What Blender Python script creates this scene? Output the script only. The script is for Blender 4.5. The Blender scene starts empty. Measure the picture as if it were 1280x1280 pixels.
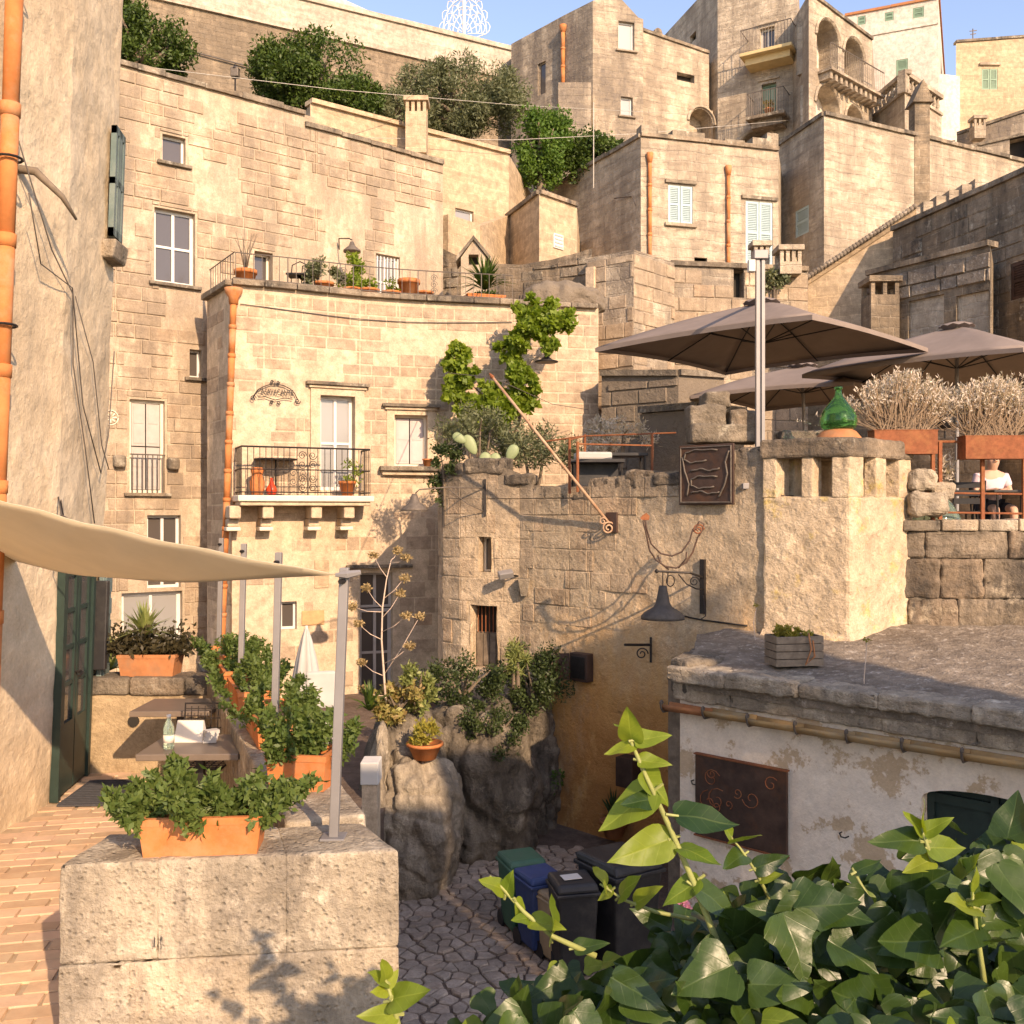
import bpy, math, random
import numpy as np
from mathutils import Vector, Matrix, Quaternion, noise as mnoise
random.seed(7); rng = np.random.default_rng(11)
S = bpy.context.scene
COL = S.collection
# ---------------------------------------------------------------- camera, sky, sun, exposure
F = 1232.0                                     # focal length in photo pixels (photo is 1280 wide)
cam = bpy.data.cameras.new('camera'); cam.sensor_width = 36; cam.lens = 36*F/1280
cam.clip_start = 0.05; cam.clip_end = 3000
camo = bpy.data.objects.new('camera', cam); COL.objects.link(camo)
camo.location = (0, 0, 0); camo.rotation_euler = (math.radians(90), 0, 0)
S.camera = camo
SUN_EL = math.radians(27); SUN_H = Vector((0.47, -0.88, 0)).normalized()
world = bpy.data.worlds.new('World'); S.world = world; world.use_nodes = True
wn = world.node_tree; bg = wn.nodes['Background']
sky = wn.nodes.new('ShaderNodeTexSky'); sky.sky_type = 'NISHITA'; sky.sun_disc = False
sky.sun_elevation = SUN_EL; sky.sun_rotation = math.atan2(SUN_H.x, SUN_H.y)
sky.air_density = 0.9; sky.dust_density = 0.6; sky.ozone_density = 4.0; sky.altitude = 0
wn.links.new(sky.outputs[0], bg.inputs[0]); bg.inputs[1].default_value = 0.15
sl = bpy.data.lights.new('sun', 'SUN'); sl.energy = 2.45; sl.angle = math.radians(0.5); sl.color = (1.0, 0.89, 0.73)
so = bpy.data.objects.new('sun', sl); COL.objects.link(so)
ldir = -(SUN_H*math.cos(SUN_EL) + Vector((0, 0, math.sin(SUN_EL))))
so.rotation_euler = ldir.to_track_quat('-Z', 'Y').to_euler()
so.location = (20, -40, 30)
S.view_settings.view_transform = 'Standard'; S.view_settings.look = 'None'
S.view_settings.gamma = 1.0; S.view_settings.exposure = 1.4; S.view_settings.use_curve_mapping = False
S.view_settings.use_white_balance = True; S.view_settings.white_balance_temperature = 9000; S.view_settings.white_balance_tint = 22.0

def P(px, py, d):                              # a sight line measured in the photo, walked out to distance d
    return Vector(((px-640)/F*d, d, (640-py)/F*d))
def X(px, d): return (px-640)/F*d
def XY(px, d): return ((px-640)/F*d, d)
def Z(py, d): return (640-py)/F*d

# ---------------------------------------------------------------- materials
def _mat(name):
    m = bpy.data.materials.new(name); m.use_nodes = True
    nt = m.node_tree; b = nt.nodes['Principled BSDF']
    return m, nt, b
def nd(nt, t, **kw):
    n = nt.nodes.new(t)
    for k, v in kw.items():
        if k.startswith('i_'):
            key = k[2:]; key = int(key) if key.isdigit() else key.replace('_', ' ')
            n.inputs[key].default_value = v
        else: setattr(n, k, v)
    return n
def rgba(c): return (c[0], c[1], c[2], 1)
def mixc(nt, fac, a, b, mode='MIX'):
    n = nt.nodes.new('ShaderNodeMix'); n.data_type = 'RGBA'; n.blend_type = mode
    for sock, v in ((n.inputs['Factor'], fac), (n.inputs[6], a), (n.inputs[7], b)):
        if hasattr(v, 'node'): nt.links.new(v, sock)
        elif isinstance(v, (int, float)): sock.default_value = v
        else: sock.default_value = rgba(v)
    return n.outputs[2]
def ramp(nt, fac, lo, hi, a=0.0, b=1.0):
    n = nd(nt, 'ShaderNodeMapRange'); n.inputs[1].default_value = lo; n.inputs[2].default_value = hi
    n.inputs[3].default_value = a; n.inputs[4].default_value = b
    nt.links.new(fac, n.inputs[0]); return n.outputs[0]
def mth(nt, op, a, b=0.0):
    n = nd(nt, 'ShaderNodeMath', operation=op)
    for i, v in enumerate((a, b)):
        if hasattr(v, 'node'): nt.links.new(v, n.inputs[i])
        else: n.inputs[i].default_value = v
    return n.outputs[0]
def noise(nt, vec, scale, detail=6, rough=0.6):
    n = nd(nt, 'ShaderNodeTexNoise'); n.inputs['Scale'].default_value = scale
    n.inputs['Detail'].default_value = detail; n.inputs['Roughness'].default_value = rough
    if vec is not None: nt.links.new(vec, n.inputs['Vector'])
    return n.outputs['Fac']
def vscale(nt, vec, s):
    n = nd(nt, 'ShaderNodeVectorMath', operation='MULTIPLY'); nt.links.new(vec, n.inputs[0]); n.inputs[1].default_value = s
    return n.outputs[0]
def bump(nt, b, h, strength=0.4, dist=0.02):
    n = nd(nt, 'ShaderNodeBump'); n.inputs['Strength'].default_value = strength; n.inputs['Distance'].default_value = dist
    nt.links.new(h, n.inputs['Height']); nt.links.new(n.outputs[0], b.inputs['Normal']); return n

def stone(name, c1, c2, mortar=None, bw=0.5, bh=0.25, stain=0.5, stain_c=(0.10, 0.085, 0.07), bstr=0.5, patch=None,
          piece=False, pit=1.0, sscale=1.0, lichen=None, patch_amt=0.5, lscale=2.6, band=None, pscale=.9, plo=.52, phi=.6, mott=.5):
    """weathered tufa: two tones, soot and lichen streaks, pits; optional ashlar joints for far walls; piece = per-block tone"""
    m, nt, b = _mat(name)
    geo = nd(nt, 'ShaderNodeNewGeometry'); pos = geo.outputs['Position']
    n1 = noise(nt, pos, 0.55*sscale, 7, 0.62); n2 = noise(nt, pos, 5.5, 6, 0.65); n3 = noise(nt, pos, 38, 4, 0.7)
    col = mixc(nt, ramp(nt, n1, 0.36, 0.64), c1, c2)
    if piece:
        oi = nd(nt, 'ShaderNodeObjectInfo'); at = nd(nt, 'ShaderNodeAttribute', attribute_name='blk')
        r = mth(nt, 'FRACT', mth(nt, 'ADD', oi.outputs['Random'], at.outputs['Fac']))
        col = mixc(nt, ramp(nt, r, 0, 1, 0.0, 0.42), col, tuple(x*0.76 for x in c2))
        r2 = mth(nt, 'FRACT', mth(nt, 'MULTIPLY', r, 7.31))
        col = mixc(nt, ramp(nt, r2, 0.6, 1, 0.0, 0.28), col, (c1[0]*1.08, c1[1]*0.86, c1[2]*0.7))
    hgt = None
    if mortar:
        cr = nd(nt, 'ShaderNodeVectorMath', operation='CROSS_PRODUCT'); cr.inputs[0].default_value = (0, 0, 1)
        nt.links.new(geo.outputs['True Normal'], cr.inputs[1])
        dt = nd(nt, 'ShaderNodeVectorMath', operation='DOT_PRODUCT'); nt.links.new(pos, dt.inputs[0]); nt.links.new(cr.outputs[0], dt.inputs[1])
        sp = nd(nt, 'ShaderNodeSeparateXYZ'); nt.links.new(pos, sp.inputs[0])
        cb = nd(nt, 'ShaderNodeCombineXYZ')
        w = mth(nt, 'MULTIPLY', mth(nt, 'SUBTRACT', noise(nt, pos, 1.3, 3), 0.5), 0.3)
        nt.links.new(mth(nt, 'ADD', dt.outputs['Value'], w), cb.inputs[0]); nt.links.new(mth(nt, 'ADD', sp.outputs[2], mth(nt, 'MULTIPLY', w, 0.7)), cb.inputs[1])
        br = nd(nt, 'ShaderNodeTexBrick'); nt.links.new(cb.outputs[0], br.inputs['Vector'])
        br.inputs['Scale'].default_value = 1; br.inputs['Brick Width'].default_value = bw; br.inputs['Row Height'].default_value = bh
        br.inputs['Mortar Size'].default_value = bh*0.055; br.inputs['Mortar Smooth'].default_value = 0.6
        br.inputs['Color1'].default_value = (0.15, 0.15, 0.15, 1); br.inputs['Color2'].default_value = (0.9, 0.9, 0.9, 1); br.inputs['Mortar'].default_value = (0.5, 0.5, 0.5, 1)
        tone = nd(nt, 'ShaderNodeRGBToBW'); nt.links.new(br.outputs['Color'], tone.inputs[0])
        col = mixc(nt, ramp(nt, tone.outputs[0], 0.1, 0.95, 0.0, 0.5), col, tuple(x*0.62 for x in c2))
        mm = mth(nt, 'MULTIPLY', br.outputs['Fac'], ramp(nt, n2, 0.3, 0.6, 0.15, 0.85))
        col = mixc(nt, mm, col, mortar); hgt = br.outputs['Fac']
    if patch:
        col = mixc(nt, mth(nt, 'MULTIPLY', ramp(nt, noise(nt, pos, pscale, 8, 0.7), plo, phi), patch_amt), col, patch)
    st = noise(nt, vscale(nt, pos, (1.6, 1.6, 0.4)), 0.8*sscale, 9, 0.72)
    st2 = mth(nt, 'MULTIPLY', ramp(nt, st, 0.5 if stain < .8 else .42, 0.68 if stain < .8 else .58), ramp(nt, n2, 0.35, 0.6, 0.35, 1.0))
    col = mixc(nt, mth(nt, 'MULTIPLY', st2, stain), col, stain_c)
    if band is None: band = .55 if mortar else (.35 if piece else 0)
    if band:
        bn = noise(nt, vscale(nt, pos, (.7, .7, 4.0)), 1.1, 7, .72); col = mixc(nt, mth(nt, 'MULTIPLY', ramp(nt, bn, .47, .6), band), col, stain_c)
    if lichen:
        col = mixc(nt, mth(nt, 'MULTIPLY', ramp(nt, noise(nt, pos, lscale, 8, 0.75), 0.55, 0.66), 0.8), col, lichen)
    col = mixc(nt, mott, col, mixc(nt, ramp(nt, n2, 0.3, 0.72), (0.42, 0.40, 0.38), (1.5, 1.5, 1.5)), 'MULTIPLY')
    col = mixc(nt, mott*.65, col, mixc(nt, ramp(nt, n3, 0.3, 0.7), (0.5, 0.48, 0.45), (1.45, 1.45, 1.45)), 'MULTIPLY')
    nt.links.new(col, b.inputs['Base Color']); b.inputs['Roughness'].default_value = 0.93
    b.inputs['Specular IOR Level'].default_value = 0.15
    vo = nd(nt, 'ShaderNodeTexVoronoi'); vo.inputs['Scale'].default_value = 9*pit; nt.links.new(pos, vo.inputs['Vector'])
    h = mth(nt, 'ADD', mth(nt, 'MULTIPLY', n2, 1.0), mth(nt, 'MULTIPLY', n3, 0.35))
    h = mth(nt, 'ADD', h, mth(nt, 'MULTIPLY', ramp(nt, vo.outputs['Distance'], 0.0, 0.35), 0.25))
    if hgt is not None: h = mth(nt, 'SUBTRACT', h, mth(nt, 'MULTIPLY', hgt, 0.5))
    bump(nt, b, h, bstr, 0.05)
    return m
def plain(name, c, rough=0.6, metal=0.0, var=0.18, nscale=8, bstr=0.12, spec=0.4, rnd=0.0, dirt=None):
    m, nt, b = _mat(name)
    pos = nd(nt, 'ShaderNodeNewGeometry').outputs['Position']
    n1 = noise(nt, pos, nscale, 6, 0.65)
    col = mixc(nt, ramp(nt, n1, 0.3, 0.7), tuple(x*(1-var) for x in c), tuple(min(1, x*(1+var)) for x in c))
    if rnd:
        oi = nd(nt, 'ShaderNodeObjectInfo'); at = nd(nt, 'ShaderNodeAttribute', attribute_name='blk')
        r = mth(nt, 'FRACT', mth(nt, 'ADD', oi.outputs['Random'], at.outputs['Fac']))
        col = mixc(nt, ramp(nt, r, 0, 1, 0, rnd), col, tuple(x*0.5 for x in c))
        r2 = mth(nt, 'FRACT', mth(nt, 'MULTIPLY', r, 9.7))
        col = mixc(nt, ramp(nt, r2, 0.3, 1, 0, rnd*0.6), col, (min(1, c[0]*1.2), c[1]*1.25, c[2]*1.5))
    if dirt:
        col = mixc(nt, mth(nt, 'MULTIPLY', ramp(nt, noise(nt, pos, nscale*0.35, 8, 0.75), 0.48, 0.64), 0.75), col, dirt)
    nt.links.new(col, b.inputs['Base Color'])
    b.inputs['Roughness'].default_value = rough; b.inputs['Metallic'].default_value = metal; b.inputs['Specular IOR Level'].default_value = spec
    if bstr: bump(nt, b, noise(nt, pos, nscale*4, 5, 0.7), bstr, 0.01)
    return m
def leafmat(name, c1, c2, trans=0.35, rough=0.5, veins=False, spec=0.35, sc=1.5):
    m, nt, b = _mat(name)
    geo = nd(nt, 'ShaderNodeNewGeometry'); pos = geo.outputs['Position']
    oi = nd(nt, 'ShaderNodeObjectInfo'); at = nd(nt, 'ShaderNodeAttribute', attribute_name='blk')
    r = mth(nt, 'FRACT', mth(nt, 'ADD', oi.outputs['Random'], at.outputs['Fac']))
    f = mth(nt, 'ADD', mth(nt, 'MULTIPLY', r, 0.65), mth(nt, 'MULTIPLY', ramp(nt, noise(nt, pos, sc, 3), 0.3, 0.7), 0.35))
    col = mixc(nt, f, c1, c2)
    if veins:
        tc = nd(nt, 'ShaderNodeAttribute', attribute_name='leafco'); tc_o = tc.outputs['Vector']; sp = nd(nt, 'ShaderNodeSeparateXYZ'); nt.links.new(tc_o, sp.inputs[0])
        ax = mth(nt, 'ABSOLUTE', sp.outputs[0])
        mid = ramp(nt, ax, 0.0, 0.022, 1, 0)
        w = mth(nt, 'ABSOLUTE', mth(nt, 'SUBTRACT', mth(nt, 'FRACT', mth(nt, 'MULTIPLY', mth(nt, 'SUBTRACT', sp.outputs[1], mth(nt, 'MULTIPLY', ax, 0.9)), 4.2)), 0.5))
        side = mth(nt, 'MULTIPLY', ramp(nt, w, 0.0, 0.05, 1, 0), 0.6)
        v = mth(nt, 'MAXIMUM', mid, side)
        col = mixc(nt, mth(nt, 'MULTIPLY', v, 0.32), col, (c2[0]*1.3+.04, c2[1]*1.25+.05, c2[2]*1.3+.03))
        col = mixc(nt, 0.5, col, mixc(nt, ramp(nt, noise(nt, tc_o, 5, 5), 0.3, 0.7), (.8, .8, .8), (1.15, 1.15, 1.15)), 'MULTIPLY')
        bump(nt, b, mth(nt, 'SUBTRACT', mth(nt, 'MULTIPLY', noise(nt, tc_o, 3, 3), .5), v), 0.12, 0.02)
    nt.links.new(col, b.inputs['Base Color']); b.inputs['Roughness'].default_value = rough; b.inputs['Specular IOR Level'].default_value = spec
    tr = nd(nt, 'ShaderNodeBsdfTranslucent'); nt.links.new(mixc(nt, 1.0, col, (1.5, 1.5, 0.7), 'MULTIPLY'), tr.inputs['Color'])
    mx = nd(nt, 'ShaderNodeMixShader'); mx.inputs[0].default_value = trans
    nt.links.new(b.outputs[0], mx.inputs[1]); nt.links.new(tr.outputs[0], mx.inputs[2])
    nt.links.new(mx.outputs[0], nt.nodes['Material Output'].inputs[0])
    return m
def clothmat(name, c, trans=0.3):
    m = plain(name, c, 0.9, 0, 0.1, 3, 0.1, 0.1); nt = m.node_tree; b = nt.nodes['Principled BSDF']
    tr = nd(nt, 'ShaderNodeBsdfTranslucent'); tr.inputs[0].default_value = rgba(c)
    mx = nd(nt, 'ShaderNodeMixShader'); mx.inputs[0].default_value = trans
    nt.links.new(b.outputs[0], mx.inputs[1]); nt.links.new(tr.outputs[0], mx.inputs[2]); nt.links.new(mx.outputs[0], nt.nodes['Material Output'].inputs[0])
    return m
def glassmat(name, c=(0.085, 0.072, 0.065), rough=0.1):
    m, nt, b = _mat(name); b.inputs['Base Color'].default_value = rgba(c); b.inputs['Roughness'].default_value = rough
    b.inputs['Specular IOR Level'].default_value = 0.7
    pos = nd(nt, 'ShaderNodeNewGeometry').outputs['Position']; bump(nt, b, noise(nt, pos, 1.5, 2), 0.05, 0.02)
    return m
M = {}
L1, L2 = (0.60, 0.455, 0.30), (0.50, 0.37, 0.235)
MORT = (0.66, 0.54, 0.40)
M['cv_base'] = stone('tufa_mortar', (0.57, 0.45, 0.33), (0.515, 0.40, 0.285), stain=0.4, stain_c=(0.36, 0.265, 0.18), bstr=0.4)
M['cv_block'] = stone('tufa_block_warm', (0.48, 0.365, 0.26), (0.41, 0.31, 0.225), stain=0.35, stain_c=(0.29, 0.22, 0.16), piece=True, bstr=0.45, patch=(0.56, 0.44, 0.32), patch_amt=.7)
M['lb_base'] = stone('tufa_mortar_old', (0.55, 0.44, 0.325), (0.475, 0.37, 0.265), stain=0.85, stain_c=(0.24, 0.19, 0.145), bstr=0.6)
M['lb_block'] = stone('tufa_block_old', (0.49, 0.38, 0.275), (0.41, 0.315, 0.225), stain=0.9, stain_c=(0.21, 0.165, 0.125), piece=True, bstr=0.6, patch=(0.62, 0.50, 0.37), patch_amt=.7)
M['stucco'] = stone('aged_stucco', (0.64, 0.51, 0.355), (0.55, 0.42, 0.285), stain=0.45, stain_c=(0.34, 0.27, 0.195), bstr=0.4, patch=(0.69, 0.57, 0.42), mott=.3)
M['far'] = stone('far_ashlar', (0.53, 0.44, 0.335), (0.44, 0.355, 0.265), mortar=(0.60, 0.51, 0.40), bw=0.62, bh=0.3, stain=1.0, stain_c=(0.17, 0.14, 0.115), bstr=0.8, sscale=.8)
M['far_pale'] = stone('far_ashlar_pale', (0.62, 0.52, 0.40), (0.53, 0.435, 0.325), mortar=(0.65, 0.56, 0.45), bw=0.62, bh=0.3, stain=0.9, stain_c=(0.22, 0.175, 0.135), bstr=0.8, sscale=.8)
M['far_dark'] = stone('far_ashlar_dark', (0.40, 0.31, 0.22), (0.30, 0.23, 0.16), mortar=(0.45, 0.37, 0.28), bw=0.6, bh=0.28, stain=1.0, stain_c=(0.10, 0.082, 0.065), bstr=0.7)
M['peach'] = stone('peach_plaster', (0.55, 0.42, 0.29), (0.49, 0.365, 0.245), mortar=(0.6, 0.45, 0.29), bw=0.6, bh=0.3, stain=0.25, stain_c=(0.33, 0.25, 0.17), bstr=0.3)
M['white_house'] = stone('white_upper_house', (0.60, 0.545, 0.475), (0.54, 0.48, 0.41), stain=0.25, stain_c=(0.4, 0.34, 0.28), bstr=0.3)
M['retain'] = stone('retaining_wall', (0.36, 0.28, 0.20), (0.29, 0.22, 0.155), mortar=(0.36, 0.29, 0.21), bw=0.4, bh=0.2, stain=0.8, stain_c=(0.15, 0.12, 0.09), bstr=0.8)
M['retain_top'] = stone('retaining_parapet', (0.55, 0.475, 0.39), (0.48, 0.41, 0.33), mortar=(0.45, 0.38, 0.3), bw=1.2, bh=0.6, stain=0.4, stain_c=(0.3, 0.25, 0.2), bstr=0.3)
M['cw_base'] = stone('alley_wall_mortar', (0.56, 0.435, 0.305), (0.46, 0.345, 0.235), stain=0.6, stain_c=(0.16, 0.12, 0.08), bstr=0.9, patch=(0.53, 0.42, 0.29))
M['cw_block'] = stone('alley_wall_block', (0.56, 0.435, 0.31), (0.46, 0.345, 0.24), stain=0.55, stain_c=(0.15, 0.115, 0.08), piece=True, bstr=1.0, patch=(0.53, 0.42, 0.29))
M['cw_stain'] = stone('iron_stained_plaster', (0.45, 0.27, 0.12), (0.34, 0.175, 0.065), stain=0.55, stain_c=(0.12, 0.08, 0.045), bstr=0.6, patch=(0.50, 0.36, 0.22), sscale=1.6)
M['chim'] = stone('chimney_stone', (0.58, 0.46, 0.33), (0.49, 0.375, 0.26), stain=0.4, stain_c=(0.3, 0.235, 0.17), bstr=1.0, patch=(0.60, 0.49, 0.36), lichen=(0.52, 0.38, 0.12))
M['lichen'] = stone('lichen_stone', (0.40, 0.33, 0.25), (0.27, 0.22, 0.165), stain=1.0, stain_c=(0.075, 0.065, 0.055), bstr=1.0, lichen=(0.50, 0.45, 0.36), piece=True)
M['roofslab'] = stone('lichen_roof', (0.29, 0.24, 0.19), (0.20, 0.163, 0.128), stain=0.6, stain_c=(0.08, 0.065, 0.055), bstr=1.0, lichen=(0.46, 0.42, 0.37), pit=2, sscale=2, lscale=11)
M['parapet'] = stone('eroded_parapet', (0.54, 0.455, 0.345), (0.44, 0.365, 0.275), stain=0.85, stain_c=(0.16, 0.135, 0.11), bstr=0.85, lichen=(0.62, 0.54, 0.43), piece=True, sscale=2.4, pit=3.5, band=.15, patch=(0.30, 0.26, 0.21), pscale=1.7, patch_amt=.6)
M['twall'] = stone('terrace_plaster', (0.46, 0.345, 0.22), (0.36, 0.265, 0.165), stain=0.4, stain_c=(0.2, 0.155, 0.105), bstr=0.6)
M['whitewash'] = stone('flaking_whitewash', (0.86, 0.75, 0.62), (0.81, 0.69, 0.56), stain=0.35, stain_c=(0.62, 0.47, 0.32), bstr=0.35, mott=.22, patch=(0.56, 0.40, 0.25), sscale=1.5, patch_amt=0.9, pscale=1.9, plo=.53, phi=.56)
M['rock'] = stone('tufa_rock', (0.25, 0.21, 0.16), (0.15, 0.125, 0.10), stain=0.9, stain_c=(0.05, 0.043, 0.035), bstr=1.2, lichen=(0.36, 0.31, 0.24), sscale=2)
M['rockpale'] = stone('sunlit_tufa', (0.42, 0.355, 0.27), (0.30, 0.25, 0.19), stain=0.8, stain_c=(0.11, 0.09, 0.07), bstr=1.1, lichen=(0.50, 0.43, 0.33), sscale=2.5)  # paler copy of the rock: sunlight on the boulder put into its colour
M['cobble'] = stone('cobble_stone', (0.52, 0.42, 0.34), (0.42, 0.335, 0.27), stain=0.3, piece=True, bstr=0.5)
M['soil'] = stone('joint_dirt', (0.19, 0.14, 0.11), (0.14, 0.10, 0.08), stain=0.3, bstr=0.8)
M['crust'] = stone('black_crust_stone', (0.33, 0.26, 0.19), (0.17, 0.14, 0.11), stain=1.0, stain_c=(0.06, 0.052, 0.045), bstr=1.1, piece=True, lichen=(0.45, 0.37, 0.27), sscale=2)
M['hill'] = stone('hill_earth', (0.30, 0.25, 0.17), (0.20, 0.18, 0.11), stain=0.5, bstr=0.8)
M['tile'] = plain('floor_brick', (0.62, 0.41, 0.26), 0.8, 0, 0.2, 6, 0.25, 0.2, rnd=0.6, dirt=(0.5, 0.37, 0.24))
M['tilejoint'] = plain('floor_joint', (0.40, 0.29, 0.19), 0.95, 0, 0.2, 10, 0.3)
M['terracotta'] = plain('terracotta', (0.52, 0.165, 0.055), 0.75, 0, 0.18, 7, 0.12, 0.25, dirt=(0.50, 0.24, 0.12))
M['terra_old'] = plain('old_terracotta', (0.42, 0.17, 0.075), 0.85, 0, 0.2, 9, 0.2, 0.2, dirt=(0.3, 0.17, 0.1))
M['pipe'] = plain('orange_pipe', (0.50, 0.18, 0.065), 0.8, 0, 0.25, 4, 0.1, 0.2, dirt=(0.46, 0.27, 0.16))
M['rust'] = plain('rusted_steel', (0.25, 0.085, 0.04), 0.8, 0.2, 0.3, 14, 0.2, 0.3, dirt=(0.33, 0.14, 0.06))
M['rustdark'] = plain('dark_rusted_plate', (0.075, 0.045, 0.035), 0.6, 0.4, 0.35, 5, 0.25, 0.4, dirt=(0.14, 0.06, 0.03))
M['iron'] = plain('wrought_iron', (0.035, 0.03, 0.028), 0.55, 0.6, 0.25, 20, 0.15, 0.4)
M['irongrey'] = plain('grey_wrought_iron', (0.14, 0.115, 0.095), 0.65, 0.3, 0.25, 20, 0.1, 0.35)
M['steel'] = plain('grey_painted_steel', (0.24, 0.225, 0.22), 0.5, 0.3, 0.1, 4, 0.05, 0.4)
M['alu'] = plain('aluminium_mast', (0.25, 0.235, 0.23), 0.5, 0.3, 0.06, 4, 0.03, 0.5)
M['redpole'] = plain('rusty_pole', (0.46, 0.30, 0.20), 0.7, 0.2, 0.25, 12, 0.15, 0.3, dirt=(0.30, 0.12, 0.06))
M['sail'] = clothmat('sail_cloth', (0.74, 0.65, 0.50), 0.5)
M['taupe'] = clothmat('taupe_canvas', (0.27, 0.215, 0.185), 0.12)
M['white_cloth'] = clothmat('white_cloth', (0.55, 0.53, 0.50), 0.25)
M['white_paint'] = plain('white_paint', (0.62, 0.60, 0.56), 0.55, 0, 0.06, 6, 0.04)
M['cream_paint'] = plain('cream_frame', (0.68, 0.60, 0.48), 0.6, 0, 0.08, 6, 0.05)
M['grey_wood'] = plain('grey_shutter', (0.42, 0.38, 0.35), 0.6, 0, 0.1, 5, 0.05)
M['mauve_wood'] = plain('mauve_shutter', (0.47, 0.40, 0.385), 0.6, 0, 0.08, 5, 0.05)
M['lightblue'] = plain('pale_blue_shutter', (0.33, 0.44, 0.455), 0.6, 0, 0.08, 5, 0.05)
M['greenshut'] = plain('green_shutter', (0.17, 0.27, 0.19), 0.6, 0, 0.15, 5, 0.05)
M['teal'] = plain('teal_shutter', (0.11, 0.16, 0.155), 0.55, 0, 0.15, 5, 0.06, dirt=(0.2, 0.24, 0.22))
M['greendoor'] = plain('dark_green_door', (0.02, 0.04, 0.033), 0.5, 0, 0.2, 6, 0.06)
M['dark'] = plain('dark_interior', (0.03, 0.025, 0.02), 0.9, 0, 0.2, 4, 0)
M['glass'] = glassmat('window_glass'); M['glass_pale'] = glassmat('window_glass_curtain', (0.27, 0.265, 0.26), 0.15)
M['black'] = plain('black_plastic', (0.022, 0.021, 0.022), 0.5, 0, 0.2, 6, 0.06, dirt=(0.06, 0.054, 0.048))
M['greenbin'] = plain('green_plastic', (0.035, 0.13, 0.075), 0.55, 0, 0.15, 6, 0.06, dirt=(0.06, 0.13, 0.085))
M['bluebin'] = plain('blue_plastic', (0.025, 0.055, 0.16), 0.55, 0, 0.15, 6, 0.06, dirt=(0.05, 0.075, 0.15))
M['tanbin'] = plain('tan_plastic', (0.42, 0.29, 0.17), 0.6, 0, 0.12, 6, 0.04)
M['wood'] = plain('weathered_wood', (0.20, 0.155, 0.115), 0.85, 0, 0.3, 10, 0.3, 0.2, dirt=(0.12, 0.09, 0.065))
M['woodlight'] = plain('light_wood', (0.50, 0.30, 0.15), 0.7, 0, 0.2, 8, 0.15)
M['tabletop'] = plain('brown_laminate', (0.15, 0.115, 0.09), 0.4, 0, 0.12, 5, 0.03, 0.5)
M['paper'] = plain('paper', (0.66, 0.60, 0.53), 0.8, 0, 0.06, 5, 0.02)
M['mat'] = plain('rubber_mat', (0.05, 0.05, 0.055), 0.9, 0, 0.2, 30, 0.3)
M['gutter'] = plain('clay_gutter', (0.47, 0.29, 0.13), 0.85, 0, 0.2, 7, 0.3, 0.2, rnd=0.4, dirt=(0.36, 0.30, 0.2))
M['yellow_balc'] = plain('ochre_slab', (0.58, 0.43, 0.22), 0.9, 0, 0.1, 4, 0.1)
M['skin'] = plain('skin', (0.55, 0.32, 0.22), 0.55, 0, 0.06, 8, 0.02)
M['shirt'] = plain('pink_shirt', (0.62, 0.47, 0.50), 0.85, 0, 0.06, 8, 0.05)
M['shorts'] = plain('dark_shorts', (0.03, 0.03, 0.04), 0.85, 0, 0.1, 8, 0.05)
M['hair'] = plain('grey_hair', (0.16, 0.13, 0.11), 0.8, 0, 0.15, 20, 0.1)
M['wire'] = plain('cable', (0.10, 0.085, 0.075), 0.7, 0, 0.1, 8, 0)
M['palewire'] = plain('pale_cable', (0.5, 0.46, 0.40), 0.7, 0, 0.1, 8, 0)
M['stem'] = plain('green_stem', (0.25, 0.27, 0.09), 0.6, 0, 0.2, 20, 0.05)
M['bark'] = plain('bark', (0.16, 0.12, 0.085), 0.9, 0, 0.3, 10, 0.5)
M['drystem'] = plain('dry_stalk', (0.55, 0.42, 0.33), 0.85, 0, 0.15, 12, 0.1)
M['lf_mint'] = leafmat('bright_herb_leaf', (0.055, 0.105, 0.025), (0.15, 0.20, 0.055), 0.35)
M['lf_dark'] = leafmat('dark_shrub_leaf', (0.025, 0.045, 0.014), (0.06, 0.085, 0.025), 0.2)
M['lf_brown'] = leafmat('brown_dark_leaf', (0.035, 0.03, 0.015), (0.07, 0.055, 0.025), 0.2)
M['lf_pine'] = leafmat('deep_green_leaf', (0.028, 0.06, 0.012), (0.09, 0.14, 0.025), 0.25)
M['lf_olive'] = leafmat('olive_leaf', (0.085, 0.105, 0.05), (0.19, 0.20, 0.11), 0.25)
M['lf_vine'] = leafmat('vine_leaf', (0.10, 0.17, 0.02), (0.26, 0.34, 0.05), 0.45)
M['lf_tree'] = leafmat('fresh_green_leaf', (0.045, 0.11, 0.02), (0.14, 0.24, 0.045), 0.35)
M['lf_yucca'] = leafmat('yucca_leaf', (0.14, 0.18, 0.05), (0.32, 0.34, 0.13), 0.3)
M['lf_succ'] = leafmat('succulent_leaf', (0.20, 0.21, 0.04), (0.38, 0.30, 0.06), 0.25)
M['lf_succ2'] = leafmat('reddish_succulent', (0.30, 0.17, 0.08), (0.30, 0.30, 0.09), 0.25)
M['lf_lav'] = leafmat('silver_shrub', (0.50, 0.41, 0.34), (0.68, 0.60, 0.52), 0.2, 0.8)
M['lf_lavd'] = leafmat('silver_shrub_stems', (0.22, 0.15, 0.10), (0.36, 0.26, 0.18), 0.1, 0.8)
M['lf_cactus'] = leafmat('cactus_pad', (0.20, 0.26, 0.14), (0.28, 0.33, 0.17), 0.08)
M['lf_seed'] = leafmat('dry_seed_head', (0.30, 0.21, 0.10), (0.45, 0.33, 0.18), 0.25, 0.8)
M['ivy'] = leafmat('ivy_leaf', (0.010, 0.032, 0.005), (0.052, 0.092, 0.015), 0.18, 0.36, True, 0.4)
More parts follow.
